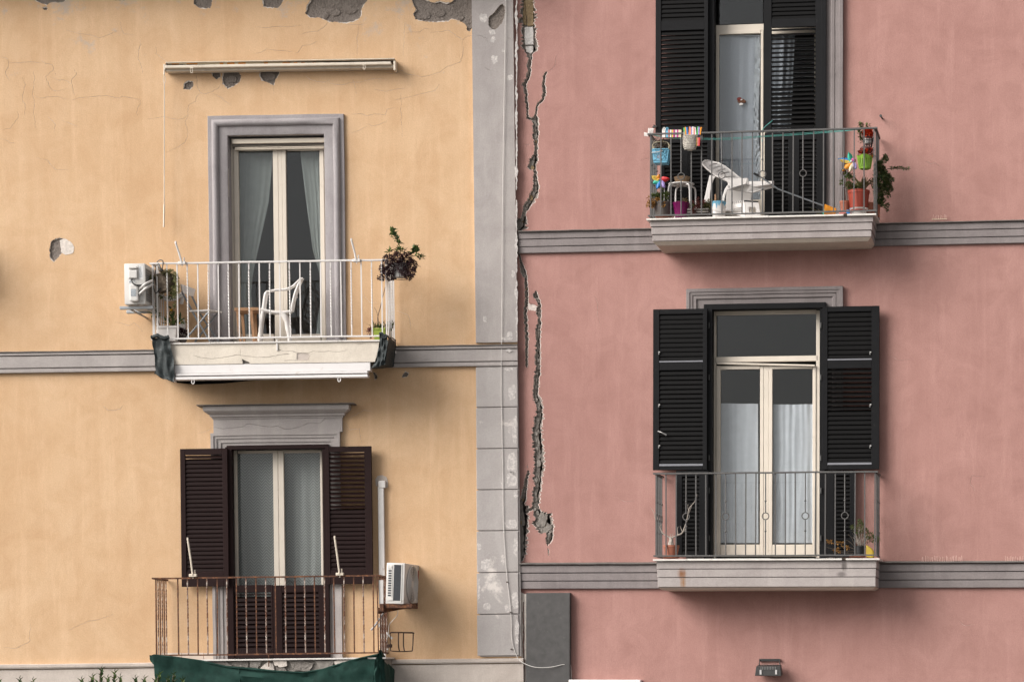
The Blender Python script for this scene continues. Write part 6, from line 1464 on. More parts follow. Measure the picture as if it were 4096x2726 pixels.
a = T('plastic_basket', 'light blue perforated plastic basket hanging inside the dark railing', 'basket', PF, *zB(625, 1380), WP - 0.16)
w0, w1, h = 230 / 8.254 * 0.0033, 270 / 8.254 * 0.0033, 0.187
def ring_box(m, x, y, z, t, hh):
    m.box(-x, x, y - t, y, z, z + hh); m.box(-x, x, -y, -y + t, z, z + hh); m.box(-x, -x + t, -y + t, y - t, z, z + hh); m.box(x - t, x, -y + t, y - t, z, z + hh)
m = MB(); m.hexa([(-w0, -0.07, 0), (w0, -0.07, 0), (w0, 0.07, 0), (-w0, 0.07, 0)], [(-w0 - 0.006, -0.075, 0.035), (w0 + 0.006, -0.075, 0.035), (w0 + 0.006, 0.075, 0.035), (-w0 - 0.006, 0.075, 0.035)]); b_ = a.part(m, 'tray', 'sky_blue', bev=0.008)
m = MB(); m.hexa([(-w1, -0.085, h - 0.014), (w1, -0.085, h - 0.014), (w1, 0.085, h - 0.014), (-w1, 0.085, h - 0.014)], [(-w1, -0.085, h), (w1, -0.085, h), (w1, 0.085, h), (-w1, 0.085, h)]); a.part(m, 'rim', 'sky_blue', bev=0.004)
rnd = random.Random(12); m = MB(); nx_, nz_ = 15, 11
for i in range(nx_ + 1):
    for j in range(nz_ + 1):
        if i < nx_ and j < nz_ and (rnd.random() < 0.45 or i in (0, nx_ - 1)):
            f0 = i / nx_ * 2 - 1; f1 = (i + 1) / nx_ * 2 - 1; z0 = 0.035 + (h - 0.05) * j / nz_; z1_ = 0.035 + (h - 0.05) * (j + 1) / nz_
            e = w0 + (w1 - w0) * j / nz_; m.box(f0 * e, f1 * e, 0.072, 0.078, z0, z1_)
for i in range(nx_):
    f0 = (i + 0.5) / nx_ * 2 - 1
    m.tube([(f0 * w0, 0.075, 0.034), (f0 * w1, 0.078, h - 0.012)], 0.002, 4)
for j in range(nz_): e = w0 + (w1 - w0) * j / nz_; z = 0.035 + (h - 0.05) * (j + 0.5) / nz_; m.tube([(-e, 0.075, z), (e, 0.075, z)], 0.002, 4)
stuff(a.part(m, 'lattice', 'sky_blue'))
for sx in (-1, 1):
    m = MB(); m.hexa([(sx * w0, -0.07, 0.033), (sx * w0, 0.07, 0.033), (sx * (w0 + 0.004), 0.07, 0.033), (sx * (w0 + 0.004), -0.07, 0.033)], [(sx * w1, -0.08, h - 0.012), (sx * w1, 0.08, h - 0.012), (sx * (w1 + 0.004), 0.08, h - 0.012), (sx * (w1 + 0.004), -0.08, h - 0.012)]); a.part(m, 'side', 'sky_blue')
for q_ in (0.05, -0.05):
    m = MB(); m.tube(smooth_path([(-w1 + 0.005, q_, h - 0.01), (-w1 + 0.002, q_, h + 0.05), (-w1 + 0.03, q_, h + 0.085), (0.0, q_, h + 0.095), (w1 - 0.03, q_, h + 0.085), (w1 - 0.002, q_, h + 0.05), (w1 - 0.005, q_, h - 0.01)], 4), 0.0065, 6); a.part(m, 'handle', 'pale_plastic', smooth=True)
m = MB(); m.tube([(-w1 - 0.012, 0.09, 0.135), (-0.03, 0.095, 0.14), (0.03, 0.09, 0.155)], 0.0045, 5); a.part(m, 'peg', 'white_plastic')
m = MB(); rnd = random.Random(13); leaves(m, (0.0, 0, h + 0.04), (0.08, 0.05, 0.045), 46, 0.05, 0.018, rnd, 2, 0.5, 0.3); stuff(a.part(m, 'dry_plant', ['bark', 'leaf_aloe']))
m = MB()
for i in range(12): stem(m, [(-0.03 + 0.01 * i, 0, h), (-0.07 + rnd.uniform(-.03, .06), rnd.uniform(-.03, .05), h + 0.09), (-0.09 + rnd.uniform(-.03, .10), rnd.uniform(-.03, .06), h + 0.17)], 0.004, 0.002)
stuff(a.part(m, 'stem', 'twig_pale'))

def pinwheel(label, cx, cy, w, petals, stick, hubm):
    a = T('pinwheel', label, 'pinwheel', PF, *stick[-1], w)
    c = Vector(a.p(cx, cy, w))
    m = MB(); m.tube([tuple(c + Vector((0, -0.02, 0)))] + [a.p(*s, w - 0.02) for s in stick[1:]], 0.0055, 6); a.part(m, 'stick', 'white_plastic')
    for ang, ln, mt, tw in petals:
        d = Vector((math.cos(R(ang)), 0, math.sin(R(ang)))); n_ = Vector((-d.z, 0, d.x)); m = MB()
        def fn(i, j):
            x = i * ln; wd = 0.034 * math.sin(math.pi * min(1, 0.12 + i * 0.9)) ** 0.6
            q = c + d * x + n_ * (wd * (j * 2 - 1) + tw * i * 0.03) + Vector((0, 0.02 + 0.035 * math.sin(j * math.pi) * i + 0.02 * j, 0))
            return tuple(q)
        m.sheet(fn, 7, 5); q2 = MB()
        def fb(i, j):
            p = fn(i, j); return (p[0], p[1] - 0.0015, p[2])
        m.sheet(fb, 7, 5); a.part(m, 'petal', mt, smooth=True)
    m = MB(); m.ball(tuple(c + Vector((0, 0.045, 0))), 0.014, 8); a.part(m, 'hub', hubm, smooth=True)
pinwheel('multicoloured pinwheel stuck in the grey pot at the left of the dark railing', *zA(440, 320), WP - 0.10, [(140, 0.10, 'yellow_plastic', 0.6), (80, 0.07, 'orange_plastic', 0), (8, 0.145, 'red_plastic', -0.4), (-55, 0.14, 'violet_plastic', 0.3), (-92, 0.125, 'blue_plastic', -0.3), (205, 0.09, 'mint_plastic', 0.5)], [zA(440, 320), zA(612, 330), zA(600, 960)], 'yellow_plastic')
pinwheel('multicoloured pinwheel stuck in the red pot at the right of the dark railing', *zD(1110, 430), WP - 0.14, [(165, 0.16, 'yellow_plastic', 0.5), (225, 0.17, 'orange_plastic', 0.2), (262, 0.14, 'pale_plastic', 0), (155, 0.17, 'blue_plastic', 1.3), (120, 0.12, 'mint_plastic', -0.9), (20, 0.06, 'magenta_plastic', 0), (-60, 0.12, 'violet_plastic', 0.2)], [zD(1110, 430), zD(1150, 600), zD(1200, 840)], 'white_plastic')

a = T('potted_plant', 'grey brown flower pot with a leggy succulent in the left corner of the dark railing', 'plant', PF, *zA(560, 1500), WP - 0.14)
hp = 470 / 7.841 * 0.0033
pot(a, (0, 0, 0.01), 0.088, 0.122, hp - 0.01, 'grey_pot', rimh=0.025); m = MB(); m.lathe([(0.09, 0), (0.112, 0.012), (0.106, 0.012), (0.085, 0.006)], (0.01, 0, 0), 20); a.part(m, 'saucer', 'terracotta')
m = MB(); rnd = random.Random(14)
stem(m, [(-0.02, 0, hp), a.p(*zA(350, 860), WP - .14), a.p(*zA(400, 740), WP - .14), a.p(*zA(450, 640), WP - .14)], 0.008, 0.005); stem(m, [a.p(*zA(290, 1010), WP - .1), a.p(*zA(235, 890), WP - .1)], 0.006, 0.006); stem(m, [a.p(*zA(290, 1010), WP - .1), a.p(*zA(315, 880), WP - .1)], 0.005, 0.004); a.part(m, 'stem', 'twig_pale')
m = MB()
for (x, y, n) in ((290, 840, 26), (400, 830, 26), (520, 800, 24), (640, 820, 30), (700, 800, 24), (420, 930, 24), (560, 970, 24), (520, 600, 8), (480, 1000, 16)): leaves(m, a.p(*zA(x, y), WP - .14), (0.028, 0.04, 0.024), n, 0.03, 0.014, rnd, 2, 0.7, 0.6)
stuff(a.part(m, 'leaves', ['leaf_bright', 'leaf_olive']))
m = MB()
for (x, y, n) in ((120, 1080, 22), (230, 1090, 26), (210, 1020, 14), (580, 1080, 30), (350, 980, 24), (440, 950, 18), (140, 900, 8)): leaves(m, a.p(*zA(x, y), WP - .05), (0.022, 0.02, 0.02), n, 0.028, 0.014, rnd, 1, 0.7, 0.0)
stuff(a.part(m, 'dry_leaves', 'leaf_dry'))

a = T('stool', 'white tubular stool standing behind the purple pot', 'stool', PF, *zA(1140, 1480), 0.30)
ht = a.p(*zA(1140, 455), 0.30)[2]
m = MB(); m.lathe([(0.001, ht - 0.006), (0.155, ht - 0.008), (0.172, ht), (0.168, ht + 0.010), (0.001, ht + 0.014)], (0, 0, 0), 26, sw=0.8); a.part(m, 'seat', 'white_metal', smooth=True)
for sx, sw_ in ((-0.15, 0.10), (0.125, 0.12), (-0.09, -0.11), (0.17, -0.09)):
    m = MB(); m.tube(smooth_path([(sx * 0.45, sw_ * 0.5, ht - 0.016), (sx * 0.85, sw_, ht - 0.022), (sx, sw_, ht - 0.07), (sx * 1.04, sw_, ht * 0.5), (sx * 1.1, sw_ * 1.05, 0)], 5), 0.0115, 8); a.part(m, 'leg', 'white_metal', smooth=True)
a = T('wicker_basket', 'low brown wicker basket on the white tubular stool', 'basket', PF, *zA(1165, 420), 0.30)
m = MB(); m.lathe([(0.078, 0.0), (0.10, 0.075), (0.094, 0.075), (0.072, 0.006)], (0, 0, 0.002), 22, sw=0.8); a.part(m, 'body', 'wicker')
m = MB()
for k in range(6):
    r = 0.08 + 0.022 * k / 5; m.tube([(r * math.cos(t * math.pi / 12), r * 0.8 * math.sin(t * math.pi / 12), 0.008 + k * 0.0135 + 0.003 * math.sin(t * 3.1 + k * 2)) for t in range(24)], 0.0065, 5, closed=True)
stuff(a.part(m, 'weave', 'wicker'))

a = T('flower_pot', 'purple plastic flower pot on the floor before the white stool', 'pot', PF, *zA(1130, 1500), WP - 0.15)
pot(a, (0, 0, 0), 0.075, 0.110, 455 / 7.841 * 0.0033, 'purple_pot', 0.003, 0.012)
m = MB(); m.box(0.0, 0.075, -0.03, 0.03, 0.15, 0.205); a.part(m, 'inner_pot', 'orange_plastic', bev=0.004); m = MB(); rnd = random.Random(15); leaves(m, (0.045, 0, 0.225), (0.05, 0.03, 0.018), 40, 0.022, 0.012, rnd); leaves(m, (-0.035, 0, 0.19), (0.02, 0.03, 0.01), 12, 0.025, 0.012, rnd); stuff(a.part(m, 'plant', 'leaf_aloe'))

zF = lambda x, y: (2580 + x / 5.61, 760 + y / 5.61)
a = T('crate', 'slatted grey crate of reddish succulents on the pink balcony floor', 'crate', PF, *zF(1205, 615), WP - 0.13)
for k in range(3):
    for q_ in (0.07, -0.07):
        m = MB(); m.box(-0.135, 0.135, q_ - 0.006, q_ + 0.006, 0.015 + k * 0.034, 0.033 + k * 0.034); a.part(m, 'slat', 'wood_grey')
    for sx in (-0.135, 0.135):
        m = MB(); m.box(sx - 0.006, sx + 0.006, -0.0635, 0.0635, 0.015 + k * 0.034, 0.033 + k * 0.034); a.part(m, 'slat', 'wood_grey')
for sx in (-0.122, 0.122):
    for q_ in (0.05, -0.05): m = MB(); m.box(sx - 0.006, sx + 0.006, q_ - 0.012, q_ + 0.012, 0, 0.11); a.part(m, 'post', 'wood_grey')
m = MB(); m.box(-0.128, 0.128, -0.063, 0.063, 0.012, 0.085); a.part(m, 'soil', 'soil')
m = MB(); rnd = random.Random(16)
for (x, y, n, r) in ((1090, 490, 130, .034), (1150, 400, 60, .03), (1210, 350, 50, .03), (1190, 290, 24, .02), (1190, 200, 14, .014), (1060, 290, 14, .014), (1280, 300, 24, .02), (1340, 270, 10, .014)): leaves(m, a.p(*zF(x, y), WP - .08), (r, r, r), n, 0.018, 0.011, rnd, 1, 0.8, 0.2)
stuff(a.part(m, 'red_succulent', 'leaf_red'))
m = MB()
for (x, y, n, r) in ((1400, 370, 40, .03), (1330, 400, 40, .03), (1430, 280, 16, .02), (1310, 340, 24, .02), (1500, 260, 8, .02), (1080, 370, 16, .02)): leaves(m, a.p(*zF(x, y), WP - .1), (r, r, r), n, 0.026, 0.016, rnd, 2, 0.8, 0.4)
stuff(a.part(m, 'leaves', ['leaf_aloe', 'leaf_olive']))
m = MB()
for P in ([(1200, 420), (1190, 300), (1190, 170)], [(1090, 420), (1060, 330), (1040, 220)], [(1330, 420), (1350, 320), (1340, 240)], [(1400, 400), (1450, 300), (1470, 250)]): stem(m, [a.p(*zF(*q_), WP - .12) for q_ in P], 0.004, 0.002)
a.part(m, 'stem', 'twig')

a = T('bucket', 'white paint bucket with blue drips down its rim', 'bucket', PF, *zF(1655, 610), WP - 0.13)
hb = 325 / 5.61 * 0.0033
m = MB(); m.lathe([(0.082, 0), (0.092, hb), (0.086, hb), (0.08, 0.03)], (0, 0, 0), 24); a.part(m, 'body', 'white_plastic', smooth=True)
m = MB(); n = 36; rnd = random.Random(17); pts = []
dr = [0.022 + (0.045 if k in (3, 8, 14, 20, 26, 31) else 0.0) + (0.07 if k in (10, 28, 22) else 0) + 0.012 * rnd.random() for k in range(n)]
for k in range(n):
    t = 2 * math.pi * k / n
    pts += [(0.0945 * math.cos(t), 0.0945 * math.sin(t), hb + 0.003), ((0.0938 - dr[k] * 0.05) * math.cos(t), (0.0938 - dr[k] * 0.05) * math.sin(t), hb - dr[k])]
m.add(pts, [(2 * k, 2 * ((k + 1) % n), 2 * ((k + 1) % n) + 1, 2 * k + 1) for k in range(n)]); a.part(m, 'paint_drips', 'sky_blue', smooth=True)
m = MB(); m.tube([(0.094 * math.cos(t * math.pi / 12), 0.094 * math.sin(t * math.pi / 12), hb) for t in range(24)], 0.005, 6, closed=True); a.part(m, 'rim', 'sky_blue')
m = MB(); m.tube(smooth_path([(-0.092, 0.02, hb * 0.72), (-0.06, 0.085, hb * 0.45), (0.01, 0.102, hb * 0.34), (0.07, 0.07, hb * 0.36), (0.092, 0.02, hb * 0.45)], 5), 0.004, 5); a.part(m, 'handle', 'white_plastic')
m = MB(); stem(m, [(-0.045, -0.02, hb - 0.02), (-0.045, -0.02, hb + 0.11)], 0.014, 0.012, 7); a.part(m, 'brush_handle', 'wood'); 

a = T('lounge_chair', 'white moulded plastic lounge chair with a raised slotted back', 'lounge chair', PF, 2950, FP - 4, 0.30)
WN, WF_ = 0.48, 0.06
def side(w, s):
    """one moulded side: rear leg, arm panel and front leg"""
    k = 0 if s else 1
    for nm, L in (('rear_leg', [(470,480),(620,510),(560,600),(520,740),(490,900),(470,1150),(320,1150),(370,940),(420,700)]), ('arm_panel', [(600,505),(780,572),(1250,562),(1390,550),(1355,700),(1180,745),(1000,800),(930,810),(905,760),(918,700),(890,640),(780,600)]), ('front_leg', [(930,700),(1010,800),(900,850),(860,940),(810,1150),(765,1150),(775,1010),(830,830),(880,745)])):
        m = MB(); m.prism([(p[0], p[2]) for p in (a.p(*zC(x, y), w) for x, y in L)], w - a.w - 0.028, w - a.w); a.part(m, nm, 'white_plastic', bev=0.008, seg=2)
side(WN, True)
m = MB()
Nn = [Vector(a.p(*zC(x, y), WN - 0.01)) for x, y in ((285, 205), (400, 320), (520, 425), (650, 515), (800, 575), (930, 590))]
Ff = [Vector(a.p(*zC(x, y), WN - 0.30)) for x, y in ((525, 158), (700, 195), (860, 285), (1000, 390), (1215, 560), (1330, 640))]
N_, M_ = 30, 12
def pl_(P, t):
    x = t * (len(P) - 1); k = min(int(x), len(P) - 2); return P[k].lerp(P[k + 1], x - k)
def back(i, j):
    q_ = pl_(Nn, i).lerp(pl_(Ff, i), j); b_ = math.sin(j * math.pi)
    return (q_.x - 0.012 * b_, q_.y + 0.02 * b_, q_.z + 0.020 * b_ * (1 - i))
P_ = [back(i / N_, j / M_) for j in range(M_ + 1) for i in range(N_ + 1)]
F_ = [(j * (N_ + 1) + i, j * (N_ + 1) + i + 1, (j + 1) * (N_ + 1) + i + 1, (j + 1) * (N_ + 1) + i) for j in range(M_) for i in range(N_) if not (i % 4 == 2 and 2 < j < M_ - 2 and 5 < i < 28)]
m.add(P_, F_); m.add([(p[0] + 0.006, p[1] - 0.010, p[2] - 0.010) for p in P_], F_)
m.tube([back(0, j / M_) for j in range(M_ + 1)], 0.011, 6); m.tube([back(i / N_, 1) for i in range(N_ + 1)], 0.009, 6); m.tube([back(i / N_, 0) for i in range(N_ + 1)], 0.012, 6); a.part(m, 'backrest', 'white_plastic', smooth=True)
def plate(nm, L, th=0.022, bev=0.006):
    """a moulded panel through measured points (x, y, w)"""
    q_ = [a.p(*zC(x, y), w) for x, y, w in L]; n = len(q_); m = MB()
    m.add(q_ + [(p[0], p[1] - th, p[2] - 0.006) for p in q_], [tuple(range(n)), tuple(range(2 * n - 1, n - 1, -1))] + [(i, (i + 1) % n, (i + 1) % n + n, i + n) for i in range(n)]); a.part(m, nm, 'white_plastic', bev=bev, seg=2)
plate('footrest', [(1355, 695, 0.44), (1415, 632, 0.22), (2028, 626, 0.22), (1965, 692, 0.40), (1500, 778, 0.44), (1430, 745, 0.45)])
plate('footrest_side', [(1432, 752, 0.45), (1500, 782, 0.44), (1965, 698, 0.40), (2024, 640, 0.30), (2024, 772, 0.32), (1700, 855, 0.40), (1505, 908, 0.43), (1365, 892, 0.44)])
plate('far_arm', [(1395, 548, 0.20), (1412, 600, 0.20), (1385, 660, 0.22), (1360, 700, 0.24), (1340, 640, 0.22)])
plate('inner_leg', [(880, 850, 0.20), (1050, 830, 0.20), (1240, 850, 0.20), (1400, 910, 0.20), (1485, 905, 0.20), (1430, 1370, 0.20), (1340, 1370, 0.20), (860, 1340, 0.20)], 0.02)
plate('brace', [(960, 820, 0.42), (1260, 740, 0.42), (1345, 712, 0.42), (1460, 770, 0.42), (1365, 900, 0.40), (1240, 860, 0.36), (1060, 845, 0.36)], 0.02)

a = T('step_stool', 'white folding step stool with handle slots in front of the lounge chair', 'step stool', PF, *zC(1360, 1490), WP - 0.12)
def quadp(nm, outer, w0, hole, dw):
    m = MB(); o = [a.p(*zC(x, y), w0 + dw * (x - outer[0][0]) / (outer[1][0] - outer[0][0])) for x, y in outer]; h_ = [a.p(*zC(x, y), w0 + dw * (x - outer[0][0]) / (outer[1][0] - outer[0][0])) for x, y in hole]
    n = 4; f = [(i, (i + 1) % 4, (i + 1) % 4 + 4, i + 4) for i in range(4)]
    m.add(o + h_, f); m.add([(p[0], p[1] - 0.02, p[2]) for p in o + h_], f); k = 0
    bk = [(p[0], p[1] - 0.02, p[2]) for p in h_]; m.add(h_ + bk, [(i, (i + 1) % 4, (i + 1) % 4 + 4, i + 4) for i in range(4)]); bo = [(p[0], p[1] - 0.02, p[2]) for p in o]; m.add(o + bo, [(i, (i + 1) % 4, (i + 1) % 4 + 4, i + 4) for i in range(4)])
    a.part(m, nm, 'white_plastic')
quadp('side_panel', [(1010, 1165), (1320, 1125), (1330, 1490), (1010, 1415)], WP - 0.26, [(1085, 1280), (1250, 1250), (1245, 1375), (1045, 1375)], 0.14)
quadp('front_panel', [(1325, 1125), (1655, 1150), (1700, 1450), (1335, 1490)], WP - 0.12, [(1412, 1250), (1580, 1255), (1595, 1385), (1420, 1375)], -0.02)
m = MB(); m.hexa([a.p(*zC(1005, 1160), WP - 0.26), a.p(*zC(1320, 1118), WP - 0.12), a.p(*zC(1655, 1142), WP - 0.14), a.p(*zC(1340, 1165), WP - 0.32)], [(p[0], p[1], p[2] + 0.016) for p in (a.p(*zC(1005, 1160), WP - 0.26), a.p(*zC(1320, 1118), WP - 0.12), a.p(*zC(1655, 1142), WP - 0.14), a.p(*zC(1340, 1165), WP - 0.32))]); a.part(m, 'top', 'black_plastic', bev=0.003)
m = MB(); A_, B_ = Vector(a.p(*zC(1005, 1163), WP - 0.255)), Vector(a.p(*zC(1320, 1120), WP - 0.115))
for i in range(7): q_ = A_.lerp(B_, (i + 0.3) / 7); m.box(q_.x - 0.008, q_.x + 0.008, q_.y, q_.y + 0.012, q_.z - 0.004, q_.z + 0.018)
stuff(a.part(m, 'hinge_teeth', 'white_plastic'))

a = T('pole', 'grey telescopic pole leaning from the orange bucket across the pink balcony', 'pole', PF, 3330, 812, 0.25)
m = MB(); m.tube([a.p(*zC(1690, 520), 0.42), a.p(3112, 756, 0.36), a.p(3292, 822, 0.28)], 0.0095, 8); a.part(m, 'tube', 'steel', smooth=True)
m = MB(); m.tube([a.p(*zC(1535, 440), 0.43), a.p(*zC(1600, 475), 0.43), a.p(*zC(1690, 520), 0.42)], [0.013, 0.016, 0.015], 8); a.part(m, 'grip', 'black_plastic', smooth=True)
a = T('toy_bucket', 'orange toy bucket lying on its side on the pink balcony', 'bucket', PF, *zD(700, 1465), WP - 0.12)
c = Vector(a.p(*zD(590, 1370), WP - .12)); e_ = Vector(a.p(*zD(800, 1405), WP - .12)); m = MB(); ax = (e_ - c).normalized()
m.tube([tuple(c), tuple(c + ax * 0.01), tuple(c.lerp(e_, 0.5)), tuple(e_)], [0.070, 0.068, 0.056, 0.044], 20, cap=False); m.tube([tuple(e_), tuple(e_ + ax * 0.003)], [0.044, 0.01], 20); a.part(m, 'body', 'orange_plastic', smooth=True)
m = MB(); m.tube([tuple(c + Vector((0.012 * math.cos(t * math.pi / 10), 0.05 * math.cos(t * math.pi / 10), 0.07 * math.sin(t * math.pi / 10)))) for t in range(20)], 0.006, 6, closed=True); a.part(m, 'rim', 'orange_plastic', smooth=True)
m = MB(); m.box(-0.10, -0.07, -0.02, 0.03, 0.005, 0.07); a.part(m, 'toy', 'mint_plastic', bev=0.008)
a = T('potted_plant', 'low aloe spilling over the floor beside the orange bucket', 'plant', PF, *zD(470, 1460), WP - 0.14)
m = MB(); rnd = random.Random(18)
for (x, y) in ((260, 1300), (245, 1385), (450, 1340), (350, 1470), (400, 1440), (540, 1440), (330, 1330)):
    p = Vector(a.p(*zD(x, y), WP - .1)); s_ = Vector((0.02, 0, 0.01)); m.leaf(tuple(s_), p - s_, (p - s_).length, 0.022, mi=rnd.randrange(2), curl=0.05)
a.part(m, 'leaves', ['leaf_olive', 'leaf_aloe']); pot(a, (0.03, -0.05, 0), 0.03, 0.04, 0.05, 'black_plastic')

a = T('potted_plant', 'large red flower pot with a reddish aloe at the right of the dark railing', 'plant', PF, *zD(1250, 1450), WP - 0.17)
hr = (1450 - 1010) / 4.9 * 0.0033
pot(a, (0, 0, 0.03), 0.108, 0.140, hr - 0.03, 'red_pot', 0.008, 0.04, 28)
m = MB(); m.lathe([(0.085, 0), (0.118, 0.065), (0.124, 0.068), (0.112, 0.06), (0.09, 0.02)], (0, 0, 0), 26); a.part(m, 'bowl', 'white_plastic', smooth=True)
m = MB(); rnd = random.Random(19)
for i in range(34):
    t = rnd.uniform(0, 6.28); el = rnd.uniform(0.15, 1.3); L_ = rnd.uniform(0.12, 0.26)
    m.leaf((0.05 * math.cos(t) + 0.04, 0.05 * math.sin(t), hr + 0.0), (math.cos(t) * math.cos(el), math.sin(t) * math.cos(el), math.sin(el)), L_, 0.036, mi=rnd.randrange(2), curl=0.12)
stuff(a.part(m, 'aloe', ['leaf_aloe', 'leaf_olive']))
m = MB()
for (x, y, n, r) in ((1010, 680, 40, .03), (1060, 700, 30, .03), (1120, 740, 24, .03), (1060, 880, 40, .035), (1090, 930, 40, .035), (1190, 940, 40, .035), (1250, 900, 30, .035), (1100, 980, 26, .03), (900, 820, 14, .02)): leaves(m, a.p(*zD(x, y), WP - .15), (r, r, r), n, 0.022, 0.013, rnd, 2, 0.8, 0.3)
stuff(a.part(m, 'leaves', ['leaf_bright', 'leaf_olive']))
m = MB()
for P in ([(1130, 1010), (1080, 900), (1050, 750), (1000, 670)], [(1180, 1000), (1140, 780), (1070, 620)], [(1100, 1010), (1000, 930), (880, 830)]): stem(m, [a.p(*zD(*q_), WP - .16) for q_ in P], 0.005, 0.003)
a.part(m, 'stem', 'twig')
a = T('flower_pot', 'small terracotta pot left of the large red pot', 'pot', PF, *zD(985, 1440), WP - 0.30)
pot(a, (0, 0, 0), 0.052, 0.072, 0.155, 'terracotta', 0.006, 0.03); m = MB(); m.tube([(0.02, 0, 0.14), (0.0, 0, 0.46)], 0.008, 6); a.part(m, 'cane', 'wood_grey')
a = T('flower_pot', 'small terracotta pot right of the large red pot', 'pot', PF, *zD(1450, 1440), WP - 0.28)
pot(a, (0, 0, 0), 0.05, 0.068, 0.135, 'terracotta', 0.006, 0.03)
a = T('toy_ball', 'small blue and orange toy on the floor beside the white bowl', 'toy', PF, *zD(1010, 1462), WP - 0.10)
m = MB(); m.box(0.0, 0.045, -0.03, 0.03, 0.0, 0.058); a.part(m, 'blue_half', 'blue_plastic', bev=0.012, seg=2); m = MB(); m.box(-0.095, -0.003, -0.03, 0.03, 0.0, 0.045); a.part(m, 'orange_half', 'salmon_plastic', bev=0.012, seg=2)

a = T('hanging_basket', 'lime green plastic basket with red leaves hanging at the right of the dark railing', 'basket', PF, *zE(335, 612), WP - 0.10)
hl = 150 / 2.8 * 0.0033
m = MB(); m.lathe([(0.05, 0), (0.072, 0.01), (0.078, 0.03)], (0, 0, 0), 24, sw=0.8); a.part(m, 'tray', 'lime_plastic', smooth=True)
for t in range(22):
    q_ = 2 * math.pi * t / 22; m = MB(); m.hexa([(0.078 * math.cos(q_ - .09), 0.062 * math.sin(q_ - .09), 0.028), (0.078 * math.cos(q_ + .09), 0.062 * math.sin(q_ + .09), 0.028), (0.074 * math.cos(q_ + .09), 0.058 * math.sin(q_ + .09), 0.028), (0.074 * math.cos(q_ - .09), 0.058 * math.sin(q_ - .09), 0.028)], [(0.098 * math.cos(q_ - .09), 0.08 * math.sin(q_ - .09), hl - 0.04), (0.098 * math.cos(q_ + .09), 0.08 * math.sin(q_ + .09), hl - 0.04), (0.094 * math.cos(q_ + .09), 0.076 * math.sin(q_ + .09), hl - 0.04), (0.094 * math.cos(q_ - .09), 0.076 * math.sin(q_ - .09), hl - 0.04)]); a.part(m, 'rib', 'lime_plastic')
m = MB(); n = 32; pts = []
for t in range(n):
    q_ = 2 * math.pi * t / n; s_ = 0.010 * math.cos(4 * q_)
    pts += [(0.095 * math.cos(q_), 0.078 * math.sin(q_), hl - 0.042), (0.108 * math.cos(q_), 0.09 * math.sin(q_), hl + s_), (0.098 * math.cos(q_), 0.08 * math.sin(q_), hl + s_), (0.088 * math.cos(q_), 0.072 * math.sin(q_), hl - 0.042)]
m.add(pts, [(4 * t + k, 4 * ((t + 1) % n) + k, 4 * ((t + 1) % n) + (k + 1) % 4, 4 * t + (k + 1) % 4) for t in range(n) for k in range(4)]); a.part(m, 'rim', 'lime_plastic', smooth=True)
m = MB(); rnd = random.Random(20); leaves(m, (0.02, 0, hl + 0.03), (0.085, 0.06, 0.045), 130, 0.04, 0.02, rnd, 2, 0.7, 0.5); stuff(a.part(m, 'leaves', ['leaf_red', 'petal_red']))
m = MB(); m.box(-0.02, 0.012, -0.02, 0.0, hl + 0.02, hl + 0.11); a.part(m, 'tag', 'sky_blue'); m = MB(); m.tube(smooth_path([(-0.09, 0.0, hl), (-0.07, 0.0, hl + 0.07), (-0.03, 0, hl + 0.12)], 4), 0.004, 5); a.part(m, 'handle', 'black_plastic')
a = T('hanging_basket', 'black wire basket with bright orange red flowers at the top right of the railing', 'basket', PF, *zE(370, 365), WP - 0.09)
m = MB()
for v, r in ((0.005, 0.05), (0.045, 0.06), (0.09, 0.066), (0.125, 0.068)): m.tube([(r * math.cos(t * math.pi / 9), r * 0.9 * math.sin(t * math.pi / 9), v) for t in range(18)], 0.0045, 5, closed=True)
for t in range(10): q_ = t * 0.628; m.tube([(0.05 * math.cos(q_), 0.045 * math.sin(q_), 0.005), (0.068 * math.cos(q_), 0.062 * math.sin(q_), 0.125)], 0.0045, 5)
m.tube(smooth_path([(-0.066, 0, 0.12), (-0.072, 0, 0.165), (-0.068, 0.03, 0.19)], 4), 0.005, 5); stuff(a.part(m, 'wire', 'black_plastic'))
m = MB(); m.lathe([(0.035, 0.045), (0.05, 0.11), (0.045, 0.11)], (0, 0, 0), 16); a.part(m, 'inner_pot', 'white_plastic', smooth=True)
m = MB(); rnd = random.Random(21); leaves(m, (0.0, 0, 0.175), (0.055, 0.05, 0.05), 170, 0.026, 0.020, rnd, 1, 0.7, 0.3); stuff(a.part(m, 'flowers', 'petal_red'))
m = MB()
for (x, y, n, r) in ((285, 130, 20, .022), (275, 200, 18, .018), (290, 105, 14, .018), (365, 120, 14, .018), (278, 260, 14, .016), (285, 290, 8, .016), (300, 220, 10, .02)): leaves(m, a.p(*zE(x, y), WP - .09), (r, r, r), n, 0.026, 0.013, rnd, 2, 0.8, 0.4)
stuff(a.part(m, 'leaves', ['leaf_olive', 'leaf_bright']))
m = MB(); stem(m, [a.p(*zE(300, 290), WP - .09), a.p(*zE(278, 240), WP - .09), a.p(*zE(280, 160), WP - .09), a.p(*zE(290, 100), WP - .09)], 0.004, 0.002); a.part(m, 'stem', 'twig')
a = T('jade_plant', 'small leaved green shrub spilling out through the right end of the dark railing', 'plant', PF, *zE(500, 1000), 0.30)
m = MB(); rnd = random.Random(22)
